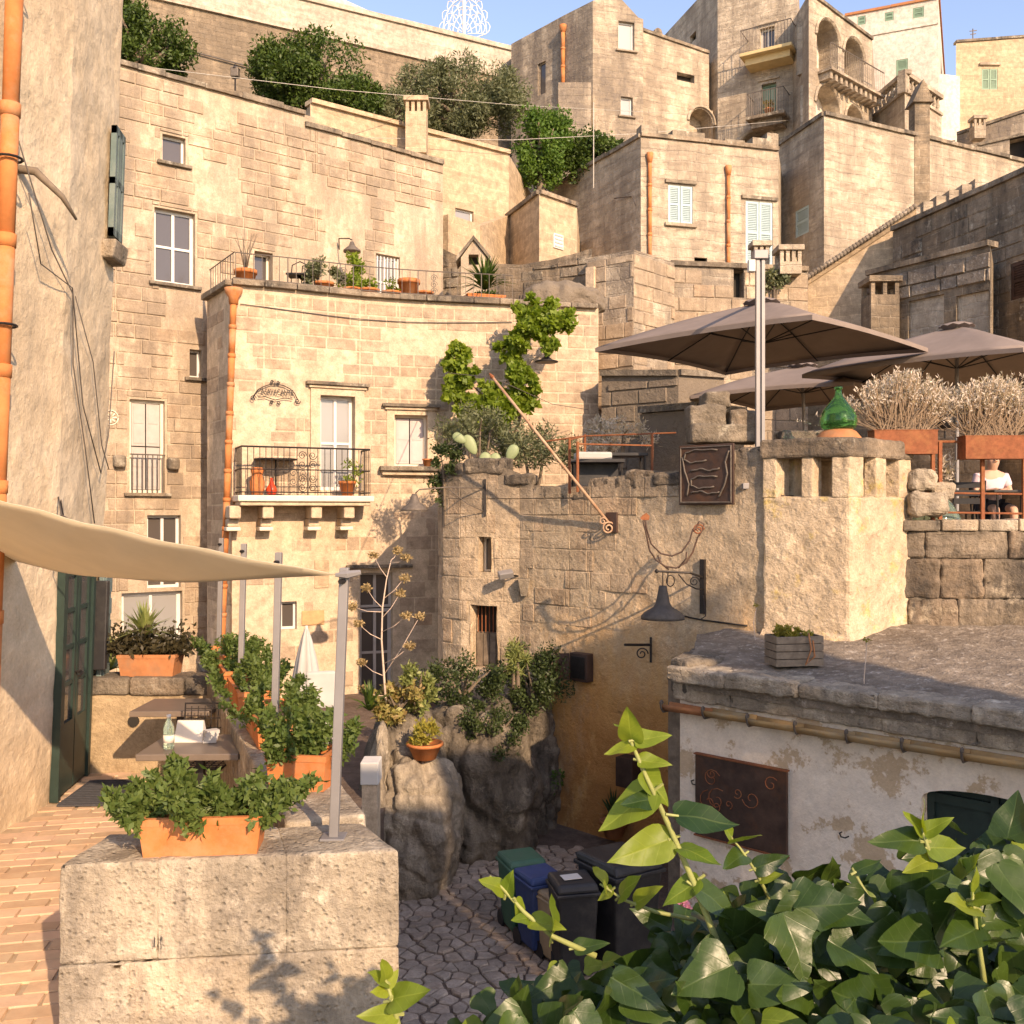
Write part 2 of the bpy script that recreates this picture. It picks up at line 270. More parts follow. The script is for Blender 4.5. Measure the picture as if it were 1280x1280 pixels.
M['ivy_mass'] = leafmat('ivy_leaf_mass', (0.012, 0.036, 0.006), (0.075, 0.125, 0.02), 0.18, 0.48, False, 0.25)
M['ivy_young'] = leafmat('young_ivy_leaf', (0.09, 0.16, 0.02), (0.25, 0.30, 0.04), 0.38, 0.45, True, 0.3)
M['pink'] = leafmat('pink_petal', (0.55, 0.16, 0.28), (0.65, 0.30, 0.42), 0.3)

# ---------------------------------------------------------------- mesh builders
ROOTLOC = {}
class MB:
    def __init__(s): s.v = []; s.f = []; s.a = []; s.tone = 0.0; s.sm = True
    def _add(s, vs, fs):
        n = len(s.v); s.v += [tuple(v) for v in vs]; s.f += [tuple(i+n for i in f) for f in fs]; s.a += [s.tone]*len(fs); return s
    def quad(s, a, b, c, d): return s._add([a, b, c, d], [(0, 1, 2, 3)])
    def hexa(s, c):                                  # 8 corners: bottom ring ccw, top ring ccw
        return s._add(c, [(3, 2, 1, 0), (4, 5, 6, 7), (0, 1, 5, 4), (1, 2, 6, 5), (2, 3, 7, 6), (3, 0, 4, 7)])
    def box(s, c, size, rz=0, tilt=None):
        sx, sy, sz = [v/2 for v in size]; ca, sa = math.cos(rz), math.sin(rz); out = []
        for z in (-sz, sz):
            for x, y in ((-sx, -sy), (sx, -sy), (sx, sy), (-sx, sy)):
                v = Vector((x*ca-y*sa, x*sa+y*ca, z))
                if tilt: v = tilt @ v
                out.append(v+Vector(c))
        return s.hexa(out)
    def fbox(s, fr, u0, u1, d0, d1, z0, z1, bev=0):   # box in a wall frame: u along, d outwards, z up
        o, t, n = fr
        q = lambda u, d, z: o+t*u+n*d+Vector((0, 0, z))
        b = bev
        return s.hexa([q(u0, d1-0, z0), q(u1, d1, z0), q(u1, d0, z0), q(u0, d0, z0), q(u0, d1, z1), q(u1, d1, z1), q(u1, d0, z1), q(u0, d0, z1)])
    def tube(s, pts, r, n=6, cap=True):
        pts = [Vector(p) for p in pts]; rs = r if isinstance(r, (list, tuple)) else [r]*len(pts)
        vs = []; fs = []; up = None
        for i, p in enumerate(pts):
            t = (pts[min(i+1, len(pts)-1)]-pts[max(i-1, 0)])
            if t.length < 1e-9: t = Vector((0, 0, 1))
            t.normalize()
            if up is None:
                up = t.orthogonal().normalized()
            up = (up - t*up.dot(t))
            if up.length < 1e-6: up = t.orthogonal()
            up.normalize(); w = t.cross(up)
            for k in range(n):
                a = 2*math.pi*k/n; vs.append(p+(up*math.cos(a)+w*math.sin(a))*rs[i])
        for i in range(len(pts)-1):
            for k in range(n):
                fs.append((i*n+k, i*n+(k+1) % n, (i+1)*n+(k+1) % n, (i+1)*n+k))
        if cap: fs.append(tuple(range(n-1, -1, -1))); fs.append(tuple((len(pts)-1)*n+k for k in range(n)))
        return s._add(vs, fs)
    def lathe(s, prof, c, n=16, axis=None):
        vs = []; fs = []; c = Vector(c)
        for r, z in prof:
            for k in range(n):
                a = 2*math.pi*k/n; vs.append(c+Vector((r*math.cos(a), r*math.sin(a), z)))
        m = len(prof)
        for i in range(m-1):
            for k in range(n): fs.append((i*n+k, i*n+(k+1) % n, (i+1)*n+(k+1) % n, (i+1)*n+k))
        fs.append(tuple(range(n-1, -1, -1))); fs.append(tuple((m-1)*n+k for k in range(n)))
        return s._add(vs, fs)
    def prism(s, poly, z0, z1):
        n = len(poly); zz0 = z0 if isinstance(z0, (list, tuple)) else [z0]*n; zz1 = z1 if isinstance(z1, (list, tuple)) else [z1]*n
        vs = [(p[0], p[1], zz0[i]) for i, p in enumerate(poly)]+[(p[0], p[1], zz1[i]) for i, p in enumerate(poly)]
        return s._add(vs, [tuple(range(n-1, -1, -1)), tuple(range(n, 2*n))]+[(i, (i+1) % n, n+(i+1) % n, n+i) for i in range(n)])
    def build(s, name, mat, parent=None, smooth=False, kind=None):
        me = bpy.data.meshes.new(name); me.from_pydata(s.v, [], s.f)
        if any(s.a):
            at = me.attributes.new('blk', 'FLOAT', 'FACE'); at.data.foreach_set('value', s.a)
        me.materials.append(M[mat] if isinstance(mat, str) else mat)
        if smooth: me.polygons.foreach_set('use_smooth', [True]*len(me.polygons))
        me.update(); return link(name, me, parent, kind)
def link(name, me, parent=None, kind=None):
    o = bpy.data.objects.new(name, me); COL.objects.link(o)
    if parent is not None:
        o.parent = parent
        if parent.type == 'EMPTY': o.matrix_parent_inverse = Matrix.Translation(-Vector(parent.location))
    if kind: o['kind'] = kind
    return o
def thing(name, label, cat, loc=(0, 0, 0), group=None):
    o = bpy.data.objects.new(name, None); COL.objects.link(o); o.location = loc; o.empty_display_size = 0.2
    o['label'] = label; o['category'] = cat
    if group: o['group'] = group
    return o
def tag(o, label, cat, group=None):
    o['label'] = label; o['category'] = cat
    if group: o['group'] = group
    return o
def struct(o): o['kind'] = 'structure'; return o
def bevel(o, w=0.01, seg=2, ang=40):
    m = o.modifiers.new('bevel', 'BEVEL'); m.width = w; m.segments = seg; m.limit_method = 'ANGLE'; m.angle_limit = math.radians(ang); return o
def rough(o, sub=3, strength=0.06, size=0.35, seed=0):
    """real relief: subdivide and displace with a clouds texture in world space"""
    m = o.modifiers.new('sub', 'SUBSURF'); m.subdivision_type = 'SIMPLE'; m.levels = sub; m.render_levels = sub
    t = bpy.data.textures.new('relief', 'CLOUDS'); t.noise_scale = size; t.noise_depth = 3
    d = o.modifiers.new('relief', 'DISPLACE'); d.texture = t; d.strength = strength; d.mid_level = 0.5; d.texture_coords = 'GLOBAL'
    return o

class Path:
    """a wall line on plan, left to right as seen from outside"""
    def __init__(s, pts):
        s.p = [Vector((p[0], p[1], 0)) for p in pts]; s.c = [0]
        for a, b in zip(s.p, s.p[1:]): s.c.append(s.c[-1]+(b-a).length)
        s.L = s.c[-1]
    def seg(s, u):
        for i in range(len(s.p)-1):
            if u <= s.c[i+1] or i == len(s.p)-2: return i
    def at(s, u):
        i = s.seg(u); t = (s.p[i+1]-s.p[i]).normalized(); return s.p[i]+t*(u-s.c[i]), t
    def frame(s, u):
        p, t = s.at(u); return p, t, Vector((t.y, -t.x, 0))
    def u_of(s, px):                                  # where the sight line of photo column px crosses the wall
        k = (px-640)/F; best = None
        for i in range(len(s.p)-1):
            a, b = s.p[i], s.p[i+1]; den = (b.x-a.x)-k*(b.y-a.y)
            if abs(den) < 1e-9: continue
            t = (k*a.y-a.x)/den
            if -0.0001 <= t <= 1.0001 or (i == 0 and t < 0) or (i == len(s.p)-2 and t > 1):
                u = s.c[i]+t*(b-a).length
                if best is None or (0 <= t <= 1): best = u
        return best
    def d_of(s, px): return s.at(s.u_of(px))[0].y
    def hole(s, x0, y0, x1, y1, dep=0.2):             # photo rectangle -> opening (u0,u1,z0,z1,depth)
        xm = (x0+x1)/2; d = s.d_of(xm)
        return (s.u_of(x0), s.u_of(x1), Z(y1, d), Z(y0, d), dep)
def lerp_top(path, tops):
    if not isinstance(tops, (list, tuple)): return lambda u: tops
    return lambda u: float(np.interp(u, path.c, tops))
def wall_mesh(mb, path, z0, tops, holes=(), step=None):
    top = lerp_top(path, tops); us = set(path.c)
    for h in holes: us |= {h[0], h[1]}
    us = sorted(u for u in us if -1e-6 <= u <= path.L+1e-6)
    zs = sorted({z0} | {h[2] for h in holes} | {h[3] for h in holes})+[1e9]
    for ua, ub in zip(us, us[1:]):
        if ub-ua < 1e-5: continue
        i = path.seg((ua+ub)/2); t = (path.p[i+1]-path.p[i]).normalized()
        A = path.p[i]+t*(ua-path.c[i]); B = path.p[i]+t*(ub-path.c[i]); ta, tb = top(ua), top(ub)
        for za, zb in zip(zs, zs[1:]):
            um, zm = (ua+ub)/2, (za+min(zb, 1e5))/2 if zb < 1e8 else za+1e-3
            if any(h[0] < um < h[1] and h[2] < zm < h[3] for h in holes): continue
            q = [(A.x, A.y, min(za, ta)), (B.x, B.y, min(za, tb)), (B.x, B.y, min(zb, tb)), (A.x, A.y, min(zb, ta))]
            if q[3][2]-q[0][2] < 1e-5 and q[2][2]-q[1][2] < 1e-5: continue
            mb.quad(*q)
    for h in holes:
        o, t, n = path.frame((h[0]+h[1])/2); dp = h[4]
        uc = (h[0]+h[1])/2
        q = lambda u, d, z: o+t*(u-uc)+n*d+Vector((0, 0, z))
        a, b, c, d = h[0], h[1], h[2], h[3]
        mb.quad(q(a, 0, c), q(b, 0, c), q(b, -dp, c), q(a, -dp, c)); mb.quad(q(a, -dp, d), q(b, -dp, d), q(b, 0, d), q(a, 0, d))
        mb.quad(q(a, 0, c), q(a, -dp, c), q(a, -dp, d), q(a, 0, d)); mb.quad(q(b, -dp, c), q(b, 0, c), q(b, 0, d), q(b, -dp, d))
def house(root, foot, z0, tops, mat, holes=None, roofmat=None, coping=None, name='wall'):
    """closed building body; foot ccw from above, holes {edge: [...]}; coping = (overhang, height, material)"""
    mb = MB(); holes = holes or {}; n = len(foot); tp = tops if isinstance(tops, (list, tuple)) else [tops]*n; paths = []
    for i in range(n):
        p = Path([foot[i], foot[(i+1) % n]]); paths.append(p)
        wall_mesh(mb, p, z0, [tp[i], tp[(i+1) % n]], holes.get(i, []))
    w = mb.build(name, mat, root)
    r = MB(); r._add([(p[0], p[1], tp[i]-0.06) for i, p in enumerate(foot)], [tuple(range(n))]); ro = r.build('roof', roofmat or mat, root)
    if coping:
        oh, ch, cm, edges = coping
        for i in edges:
            p = paths[i]; o, t, nn = p.frame(0); c = MB(); L = p.L; k = max(1, int(L/1.6))
            for j in range(k):
                a, b = L*j/k, L*(j+1)/k-0.012; za = tp[i]+(tp[(i+1) % n]-tp[i])*a/L; zb = tp[i]+(tp[(i+1) % n]-tp[i])*b/L
                jz = random.uniform(-.02, .02)
                q = lambda u, d, z: o+t*u+nn*d+Vector((0, 0, z))
                c.tone = random.random()
                c.hexa([q(a, oh, za+jz), q(b, oh, zb+jz), q(b, -0.3, zb+jz), q(a, -0.3, za+jz), q(a, oh, za+ch+jz), q(b, oh, zb+ch+jz), q(b, -0.3, zb+ch+jz), q(a, -0.3, za+ch+jz)])
            c.build('coping', cm, root)
    return w, paths
# -- ashlar: each block is an object, past 300 the smallest are joined
_unit = []
def unit_blocks():
    for k in range(6):
        r = random.Random(k); j = lambda s: r.uniform(-s, s); b = MB()
        iu, iz = 0.022, 0.05
        vs = [(-.5, 0, -.5), (.5, 0, -.5), (.5, 0, .5), (-.5, 0, .5)]
        vs += [(-.5+iu+j(.012), -1, -.5+iz+j(.03)), (.5-iu+j(.012), -1+j(.25), -.5+iz+j(.03)), (.5-iu+j(.012), -1+j(.25), .5-iz+j(.03)), (-.5+iu+j(.012), -1+j(.25), .5-iz+j(.03))]
        b._add(vs, [(4, 5, 6, 7), (0, 1, 5, 4), (1, 2, 6, 5), (2, 3, 7, 6), (3, 0, 4, 7)]); _unit.append((b.v, b.f))
unit_blocks(); _umesh = {}
def unit_mesh(k, mat):
    if (k, mat) not in _umesh:
        me = bpy.data.meshes.new('block'); me.from_pydata(_unit[k][0], [], _unit[k][1]); me.materials.append(M[mat]); _umesh[(k, mat)] = me
    return _umesh[(k, mat)]
def cut(rects, h):
    out = []
    for (a, b, c, d) in rects:
        if b <= h[0] or a >= h[1] or d <= h[2] or c >= h[3]: out.append((a, b, c, d)); continue
        if a < h[0]: out.append((a, h[0], c, d))
        if b > h[1]: out.append((h[1], b, c, d))
        a2, b2 = max(a, h[0]), min(b, h[1])
        if c < h[2]: out.append((a2, b2, c, h[2]))
        if d > h[3]: out.append((a2, b2, h[3], d))
    return out
def ashlar(parent, path, z0, tops, ch, bl, mat, holes=(), margin=0.0, proud=0.02, skip=0.08, limit=300, gap=0.012, seed=1, region=None, name='stone_block', worn=None):
    r = random.Random(seed); top = lerp_top(path, tops); rects = []; z = z0; row = 0
    zmax = max(tops) if isinstance(tops, (list, tuple)) else tops
    while z < zmax-0.05:
        h = ch*r.uniform(0.85, 1.15); u = -bl*r.random()
        while u < path.L:
            l = bl*r.uniform(0.55, 1.4); a, b = max(u, 0), min(u+l, path.L); u += l
            if b-a < 0.06: continue
            t = min(top(a), top(b)); zt = min(z+h, t)
            if zt-z < 0.06 or r.random() < skip: continue
            if worn is not None and mnoise.noise(Vector(((a+b)*.33+seed, z*.75, 3.3)))+r.uniform(-.12, .12) > worn: continue
            rects.append((a+gap/2, b-gap/2, z+gap/2, zt-gap/2))
        z += h
    for hh in holes: rects = cut(rects, (hh[0]-margin, hh[1]+margin, hh[2]-margin, hh[3]+margin))
    rects = [q for q in rects if q[1]-q[0] > 0.05 and q[3]-q[2] > 0.05 and (region is None or region((q[0]+q[1])/2, (q[2]+q[3])/2))]
    # split at bends of the wall
    for c in path.c[1:-1]: rects = [s for q in rects for s in ([(q[0], c-gap/2, q[2], q[3]), (c+gap/2, q[1], q[2], q[3])] if q[0] < c-0.03 and q[1] > c+0.03 else [q])]
    def visible(q):
        p = path.at((q[0]+q[1])/2)[0]; px = 640+F*p.x/p.y; py = 640-F*(q[2]+q[3])/2/p.y
        return (1 if -20 < px < 1300 and -20 < py < 1300 else 0)*(q[1]-q[0])*(q[3]-q[2])/p.y**2
    rects.sort(key=visible, reverse=True)
    rest = MB()
    for i, q in enumerate(rects):
        o, t, n = path.frame((q[0]+q[1])/2); k = r.randrange(6); c = o+Vector((0, 0, (q[2]+q[3])/2))
        L, H = q[1]-q[0], q[3]-q[2]; pr = proud*r.uniform(0.6, 1.5)
        R = Matrix((t, -n, Vector((0, 0, 1)))).transposed()
        if i < limit:
            b = bpy.data.objects.new(name, unit_mesh(k, mat)); COL.objects.link(b); b.parent = parent
            m = R.to_4x4(); m.translation = c
            b.matrix_basis = m @ Matrix.Diagonal((L, pr, H, 1))
            if parent.type == 'EMPTY': b.matrix_parent_inverse = Matrix.Translation(-Vector(parent.location))
        else:
            rest.tone = r.random()+1e-4
            rest._add([c+R @ Vector((v[0]*L, v[1]*pr, v[2]*H)) for v in _unit[k][0]], _unit[k][1])
    if rest.v: rest.build(name, mat, parent, kind='stuff')
# -- windows and shutters
def window(root, path, h, frame='white_paint', pane='glass', mull=1, rails=0, fw=0.06, inset=None, name='window', sill=None, shutter=None, lintel=None):
    u0, u1, z0, z1, dp = h; o, t, n = path.frame((u0+u1)/2); uc = (u0+u1)/2; o = o-t*uc; fr = (o, t, n); d = -dp if inset is None else -inset
    f = MB()
    f.fbox(fr, u0, u0+fw, d, d+.05, z0, z1); f.fbox(fr, u1-fw, u1, d, d+.05, z0, z1)
    f.fbox(fr, u0+fw, u1-fw, d, d+.05, z0, z0+fw); f.fbox(fr, u0+fw, u1-fw, d, d+.05, z1-fw, z1)
    w = f.build(name, frame, root)
    W = u1-u0-2*fw; nn = mull+1
    for k in range(nn):
        for j in range(rails+1):
            a, b = u0+fw+W*k/nn, u0+fw+W*(k+1)/nn; H = z1-z0-2*fw; c, e = z0+fw+H*j/(rails+1), z0+fw+H*(j+1)/(rails+1)
            if shutter:
                pn = MB(); pn.fbox(fr, a+.012, b-.012, d+.005, d+.035, c+.012, e-.012); pn.fbox(fr, a+.05, b-.05, d+.035, d+.045, c+.07, (c+e)/2-.03); pn.fbox(fr, a+.05, b-.05, d+.035, d+.045, (c+e)/2+.03, e-.07)
                pn.build('shutter_leaf', shutter, w)
            else:
                MB().fbox(fr, a, b, d+.01, d+.02, c, e).build('pane', pane, w)
    bars = MB()
    for k in range(1, nn): u = u0+fw+W*k/nn; bars.fbox(fr, u-.03, u+.03, d+.02, d+.055, z0+fw, z1-fw)
    for j in range(1, rails+1): z = z0+fw+(z1-z0-2*fw)*j/(rails+1); bars.fbox(fr, u0+fw, u1-fw, d+.02, d+.052, z-.025, z+.025)
    if bars.v and not shutter: bars.build('mullion', frame, w)
    MB().fbox(fr, u0-.01, u1+.01, d-.06, d-.05, z0-.01, z1+.01).build('backing', 'dark', w)
    if sill:
        bevel(MB().fbox(fr, u0-.12, u1+.12, -.02, .1, z0-.075, z0-.004).build('sill', sill, w), .012)
    if lintel:
        bevel(MB().fbox(fr, u0-.15, u1+.15, -.02, .09, z1+.12, z1+.2).build('lintel', lintel, w), .012)
    return w
def slatted(root, path, h, mat, n=2, name='shutter', out=0.0, frame=None):
    """louvred shutters closed over an opening"""
    u0, u1, z0, z1, dp = h; o, t, nn = path.frame((u0+u1)/2); o = o-t*((u0+u1)/2); fr = (o, t, nn); res = []
    W = (u1-u0)/n
    for k in range(n):
        a, b = u0+W*k+.01, u0+W*(k+1)-.01; s = MB(); d = out-.06
        s.fbox(fr, a, a+.07, d, d+.045, z0, z1); s.fbox(fr, b-.07, b, d, d+.045, z0, z1); s.fbox(fr, a+.07, b-.07, d, d+.045, z0, z0+.08); s.fbox(fr, a+.07, b-.07, d, d+.045, z1-.08, z1)
        zm = (z0+z1)/2; s.fbox(fr, a+.07, b-.07, d, d+.045, zm-.04, zm+.04)
        sh = s.build(name, mat, root); sl = MB(); z = z0+.1
        while z < z1-.1:
            if abs(z-zm) > .05: sl.fbox(fr, a+.07, b-.07, d+.012, d+.03, z, z+.035)
            z += .055
        sl.build('louvre', mat, sh, kind='stuff'); MB().fbox(fr, a+.05, b-.05, d-.01, d, z0+.05, z1-.05).build('backing', mat, sh); res.append(sh)
    return res
# -- foliage
def leaves(n, shape, size, cx, asp=0.5, up=0.3, fold=0.25, seed=0, droop=0.0):
    """n leaf quads (a folded diamond each) at points given by shape(rng,n)->(n,3)"""
    g = np.random.default_rng(seed); p = shape(g, n)+np.array(cx)
    d = g.normal(size=(n, 3)); d[:, 2] += up; d /= np.linalg.norm(d, axis=1, keepdims=True)
    s = g.normal(size=(n, 3)); s -= d*(s*d).sum(1, keepdims=True); s /= np.linalg.norm(s, axis=1, keepdims=True)
    nrm = np.cross(d, s); L = size*g.uniform(.6, 1.3, size=(n, 1)); W = L*asp
    a = p; b = p+d*L*.45+s*W*.5+nrm*W*fold; c = p+d*L; e = p+d*L*.45-s*W*.5+nrm*W*fold
    v = np.stack([a, b, c, e], 1).reshape(-1, 3); i = np.arange(n)*4
    f = np.stack([i, i+1, i+2, i+3], 1)
    return v, f, g.random(n)
def cloud(parts, name, mat, parent=None, kind=None):
    V = []; Fc = []; T = []; k = 0
    for v, f, t in parts: V.append(v); Fc.append(f+k); T.append(t); k += len(v)
    V = np.concatenate(V); Fc = np.concatenate(Fc); T = np.concatenate(T)
    me = bpy.data.meshes.new(name); me.vertices.add(len(V)); me.vertices.foreach_set('co', V.astype(np.float32).ravel())
    me.loops.add(Fc.size); me.loops.foreach_set('vertex_index', Fc.astype(np.int32).ravel())
    me.polygons.add(len(Fc)); me.polygons.foreach_set('loop_start', np.arange(len(Fc), dtype=np.int32)*4)
    at = me.attributes.new('blk', 'FLOAT', 'FACE'); at.data.foreach_set('value', T.astype(np.float32))
    me.materials.append(M[mat]); me.update(); me.validate()
    return link(name, me, parent, kind)
def ell(rx, ry, rz, shell=0.55):
    def f(g, n):
        d = g.normal(size=(n, 3)); d /= np.linalg.norm(d, axis=1, keepdims=True); r = shell+(1-shell)*g.random((n, 1))**.7
        return d*r*np.array([rx, ry, rz])
    return f
def clumps(k, R, r, seed=0, flat=1.0):
    """k sub-clumps of radius r spread through an ellipsoid of radii R: uneven outline, gaps"""
    g0 = np.random.default_rng(seed); c = g0.normal(size=(k, 3)); c /= np.linalg.norm(c, axis=1, keepdims=True)
    c = c*(.35+.65*g0.random((k, 1))**.5)*np.array(R); rr = r*g0.uniform(.55, 1.25, size=k)
    def f(g, n):
        i = g.integers(0, k, n); d = g.normal(size=(n, 3)); d /= np.linalg.norm(d, axis=1, keepdims=True)
        return c[i]+d*(g.random((n, 1))**.45)*rr[i][:, None]*np.array([1, 1, flat])
    return f
# ================================================================ GROUND AND HILL
TF = -2.34            # dining terrace floor
ALLEY = -4.9
def grid(name, mat, xs, ys, zf):
    nx, ny = len(xs), len(ys); m = MB()
    m.v = [(x, y, zf(x, y)) for y in ys for x in xs]
    m.f = [(j*nx+i, j*nx+i+1, (j+1)*nx+i+1, (j+1)*nx+i) for j in range(ny-1) for i in range(nx-1)]; m.a = [0.0]*len(m.f)
    return struct(m.build(name, mat, smooth=True))
struct(MB()._add([(-900, -900, -6.2), (900, -900, -6.2), (900, 900, -6.2), (-900, 900, -6.2)], [(0, 1, 2, 3)]).build('ground', 'hill'))
def hillz(x, y): return -6.0+max(0, y-24)*0.52 if y < 78 else -6.0+54*0.52
grid('hillside', 'hill', [-60+6*i for i in range(21)], [22+4*i for i in range(20)], hillz)
# alley floor with single cobbles
def alleyz(x, y): return ALLEY+0.03*(11-y)*(-1)*0.6
grid('alley_ground', 'soil', [-3.5+.5*i for i in range(18)], [3+.5*i for i in range(34)], lambda x, y: alleyz(x, y))
alley = bpy.data.objects['alley_ground']
def voronoi_cells(pts, keep, R):
    out = []
    for i, (x, y) in enumerate(pts):
        if not keep(x, y): continue
        poly = [(x-R, y-R), (x+R, y-R), (x+R, y+R), (x-R, y+R)]
        for j, (a, b) in enumerate(pts):
            if j == i or abs(a-x) > 2*R or abs(b-y) > 2*R: continue
            mx, my, nx, ny = (a+x)/2, (b+y)/2, a-x, b-y; new = []
            for k in range(len(poly)):
                p, q = poly[k], poly[(k+1) % len(poly)]; dp = (p[0]-mx)*nx+(p[1]-my)*ny; dq = (q[0]-mx)*nx+(q[1]-my)*ny
                if dp <= 0: new.append(p)
                if dp*dq < 0: t = dp/(dp-dq); new.append((p[0]+(q[0]-p[0])*t, p[1]+(q[1]-p[1])*t))
            poly = new
            if len(poly) < 3: break
        if len(poly) >= 3: out.append(((x, y), poly))
    return out
r_ = random.Random(3); pts = []
for j in range(46):
    for i in range(30):
        pts.append((-2.2+.185*i+(.09 if j % 2 else 0)+r_.uniform(-.07, .07), 7.8+.16*j+r_.uniform(-.06, .06)))
cells = voronoi_cells(pts, lambda x, y: 455 < 640+F*x/y < 800 and y < 14.2, .3)
cells.sort(key=lambda c: c[0][1]); rest = MB(); ncob = 0
for (c, poly) in cells:
    n = len(poly); h = .018+r_.uniform(0, .02); sh = .88+r_.uniform(-.07, .04); z = alleyz(*c); m = MB() if ncob < 300 else rest
    vis = 490 < 640+F*c[0]/c[1] < 760
    if not vis: m = rest
    m.tone = r_.random()
    jx = [(c[0]+(p[0]-c[0])*sh, c[1]+(p[1]-c[1])*sh) for p in poly]
    jt = [(c[0]+(p[0]-c[0])*sh*.82, c[1]+(p[1]-c[1])*sh*.82) for p in poly]; tx, ty = r_.uniform(-.1, .1), r_.uniform(-.1, .1)
    vs = [(p[0], p[1], z-.02) for p in jx]+[(p[0], p[1], z+h*.65) for p in jx]+[(p[0], p[1], z+h+(p[0]-c[0])*tx+(p[1]-c[1])*ty) for p in jt]
    m._add(vs, [(i, (i+1) % n, n+(i+1) % n, n+i) for i in range(n)]+[(n+i, n+(i+1) % n, 2*n+(i+1) % n, 2*n+i) for i in range(n)]+[tuple(range(2*n, 3*n))])
    if vis and ncob < 300: m.build('cobblestone', 'cobble', alley); ncob += 1
if rest.v: rest.build('cobblestone', 'cobble', alley, kind='stuff')

# ================================================================ STUCCO HOUSE ON THE LEFT
lean = lambda x, z: x+0.034*(z-TF)
lh = thing('stucco_house', 'tall aged stucco house with orange downpipe and teal shutter beside the dining terrace', 'house', (-5.5, 7.5, TF))
zs = [TF-.3, -1.5, 0, 1.5, 3, 5.5, 8.2]
foot = [(-3.74, 3.2), (-3.76, 5.2), (-3.74, 7.2), (-3.72, 7.9), (-3.80, 8.5), (-3.9, 9.25), (-9, 9.9), (-9, 3.2)]
m = MB(); n = len(foot)
for z in zs: m.v += [(lean(x, z) if i < 6 else x, y, z) for i, (x, y) in enumerate(foot)]
for k in range(len(zs)-1):
    for i in range(n):
        if i == 3 and False: continue
        m.f.append((k*n+i, k*n+(i+1) % n, (k+1)*n+(i+1) % n, (k+1)*n+i))
m.f.append(tuple((len(zs)-1)*n+i for i in range(n))); m.a = [0.0]*len(m.f)
w = m.build('wall', 'stucco', lh); rough(w, 5, .05, .5)
def LF(y, off, z):                         # a point on the receding face of the stucco house
    xs = np.interp(y, [3.2, 5.2, 7.2, 7.9, 8.5, 9.25], [-3.74, -3.76, -3.74, -3.72, -3.80, -3.9]); return Vector((lean(xs, z)+off, y, z))
# orange downpipe in sleeves with collars
pz = [8.0, 6.9, 5.8, 4.7, 3.75, 2.8, 1.9, 1.0, .2, -.7, -1.6, TF]
dp = thing('downpipe', 'thick orange sectioned downpipe on the stucco house wall', 'downpipe', LF(6.80, .1, TF))
for a, b in zip(pz, pz[1:]):
    seg = MB(); seg.tube([LF(6.80, .11, a), LF(6.80, .11, b-.03)], [.060, .055], 14); seg.tube([LF(6.80, .11, a+.02), LF(6.80, .11, a-.07)], [.067, .066], 14); seg.build('pipe_section', 'pipe', dp, True)
for z in (3.85, 2.45, 1.3): MB().tube([LF(6.80, -.05, z), LF(6.80, .11, z)], .012).tube([LF(6.80, .11, z-.012)+Vector((.086*math.cos(a), .086*math.sin(a), 0)) for a in np.linspace(0, 6.28, 13)], .010, 5).build('pipe_clamp', 'iron', dp)
MB().tube([LF(7.15, -.1, 2.5), LF(7.15, .12, 2.47), LF(7.3, .25, 2.33), LF(7.42, .3, 2.2)], [.035, .032, .022, .01], 7).build('wooden_peg', 'wood', lh, True)
# teal louvred shutter seen edge-on, its stone sill
y0, y1 = 8.86, 9.2
sh = MB(); zt, zb = Z(160, 9), Z(296, 9)
for (ya, yb) in ((8.93, 9.08), (9.09, 9.24)):
    s = MB(); A = lambda y, o, z: LF(min(y, 9.25), o, z)+Vector((0, max(0, y-9.25), 0))
    def lb(u0, u1, d0, d1, a, b): s.hexa([A(u0, d1, a), A(u1, d1, a), A(u1, d0, a), A(u0, d0, a), A(u0, d1, b), A(u1, d1, b), A(u1, d0, b), A(u0, d0, b)])
    lb(ya, ya+.05, .03, .08, zb, zt); lb(yb-.05, yb, .03, .08, zb, zt); lb(ya, yb, .03, .08, zb, zb+.07); lb(ya, yb, .03, .08, zt-.07, zt); lb(ya, yb, .03, .08, (zb+zt)/2-.03, (zb+zt)/2+.03)
    z = zb+.1
    while z < zt-.1: lb(ya+.05, yb-.05, .035, .07, z, z+.03); z += .055
    s.build('shutter', 'teal', lh)
s = MB(); s.hexa([LF(8.86, .10, zb-.22), LF(9.24, .12, zb-.22), LF(9.24, -.05, zb-.22), LF(8.86, -.05, zb-.22), LF(8.86, .13, zb-.05), LF(9.24, .15, zb-.05), LF(9.24, -.05, zb-.05), LF(8.86, -.05, zb-.05)])
bevel(s.build('window_sill', 'lichen', lh), .02)
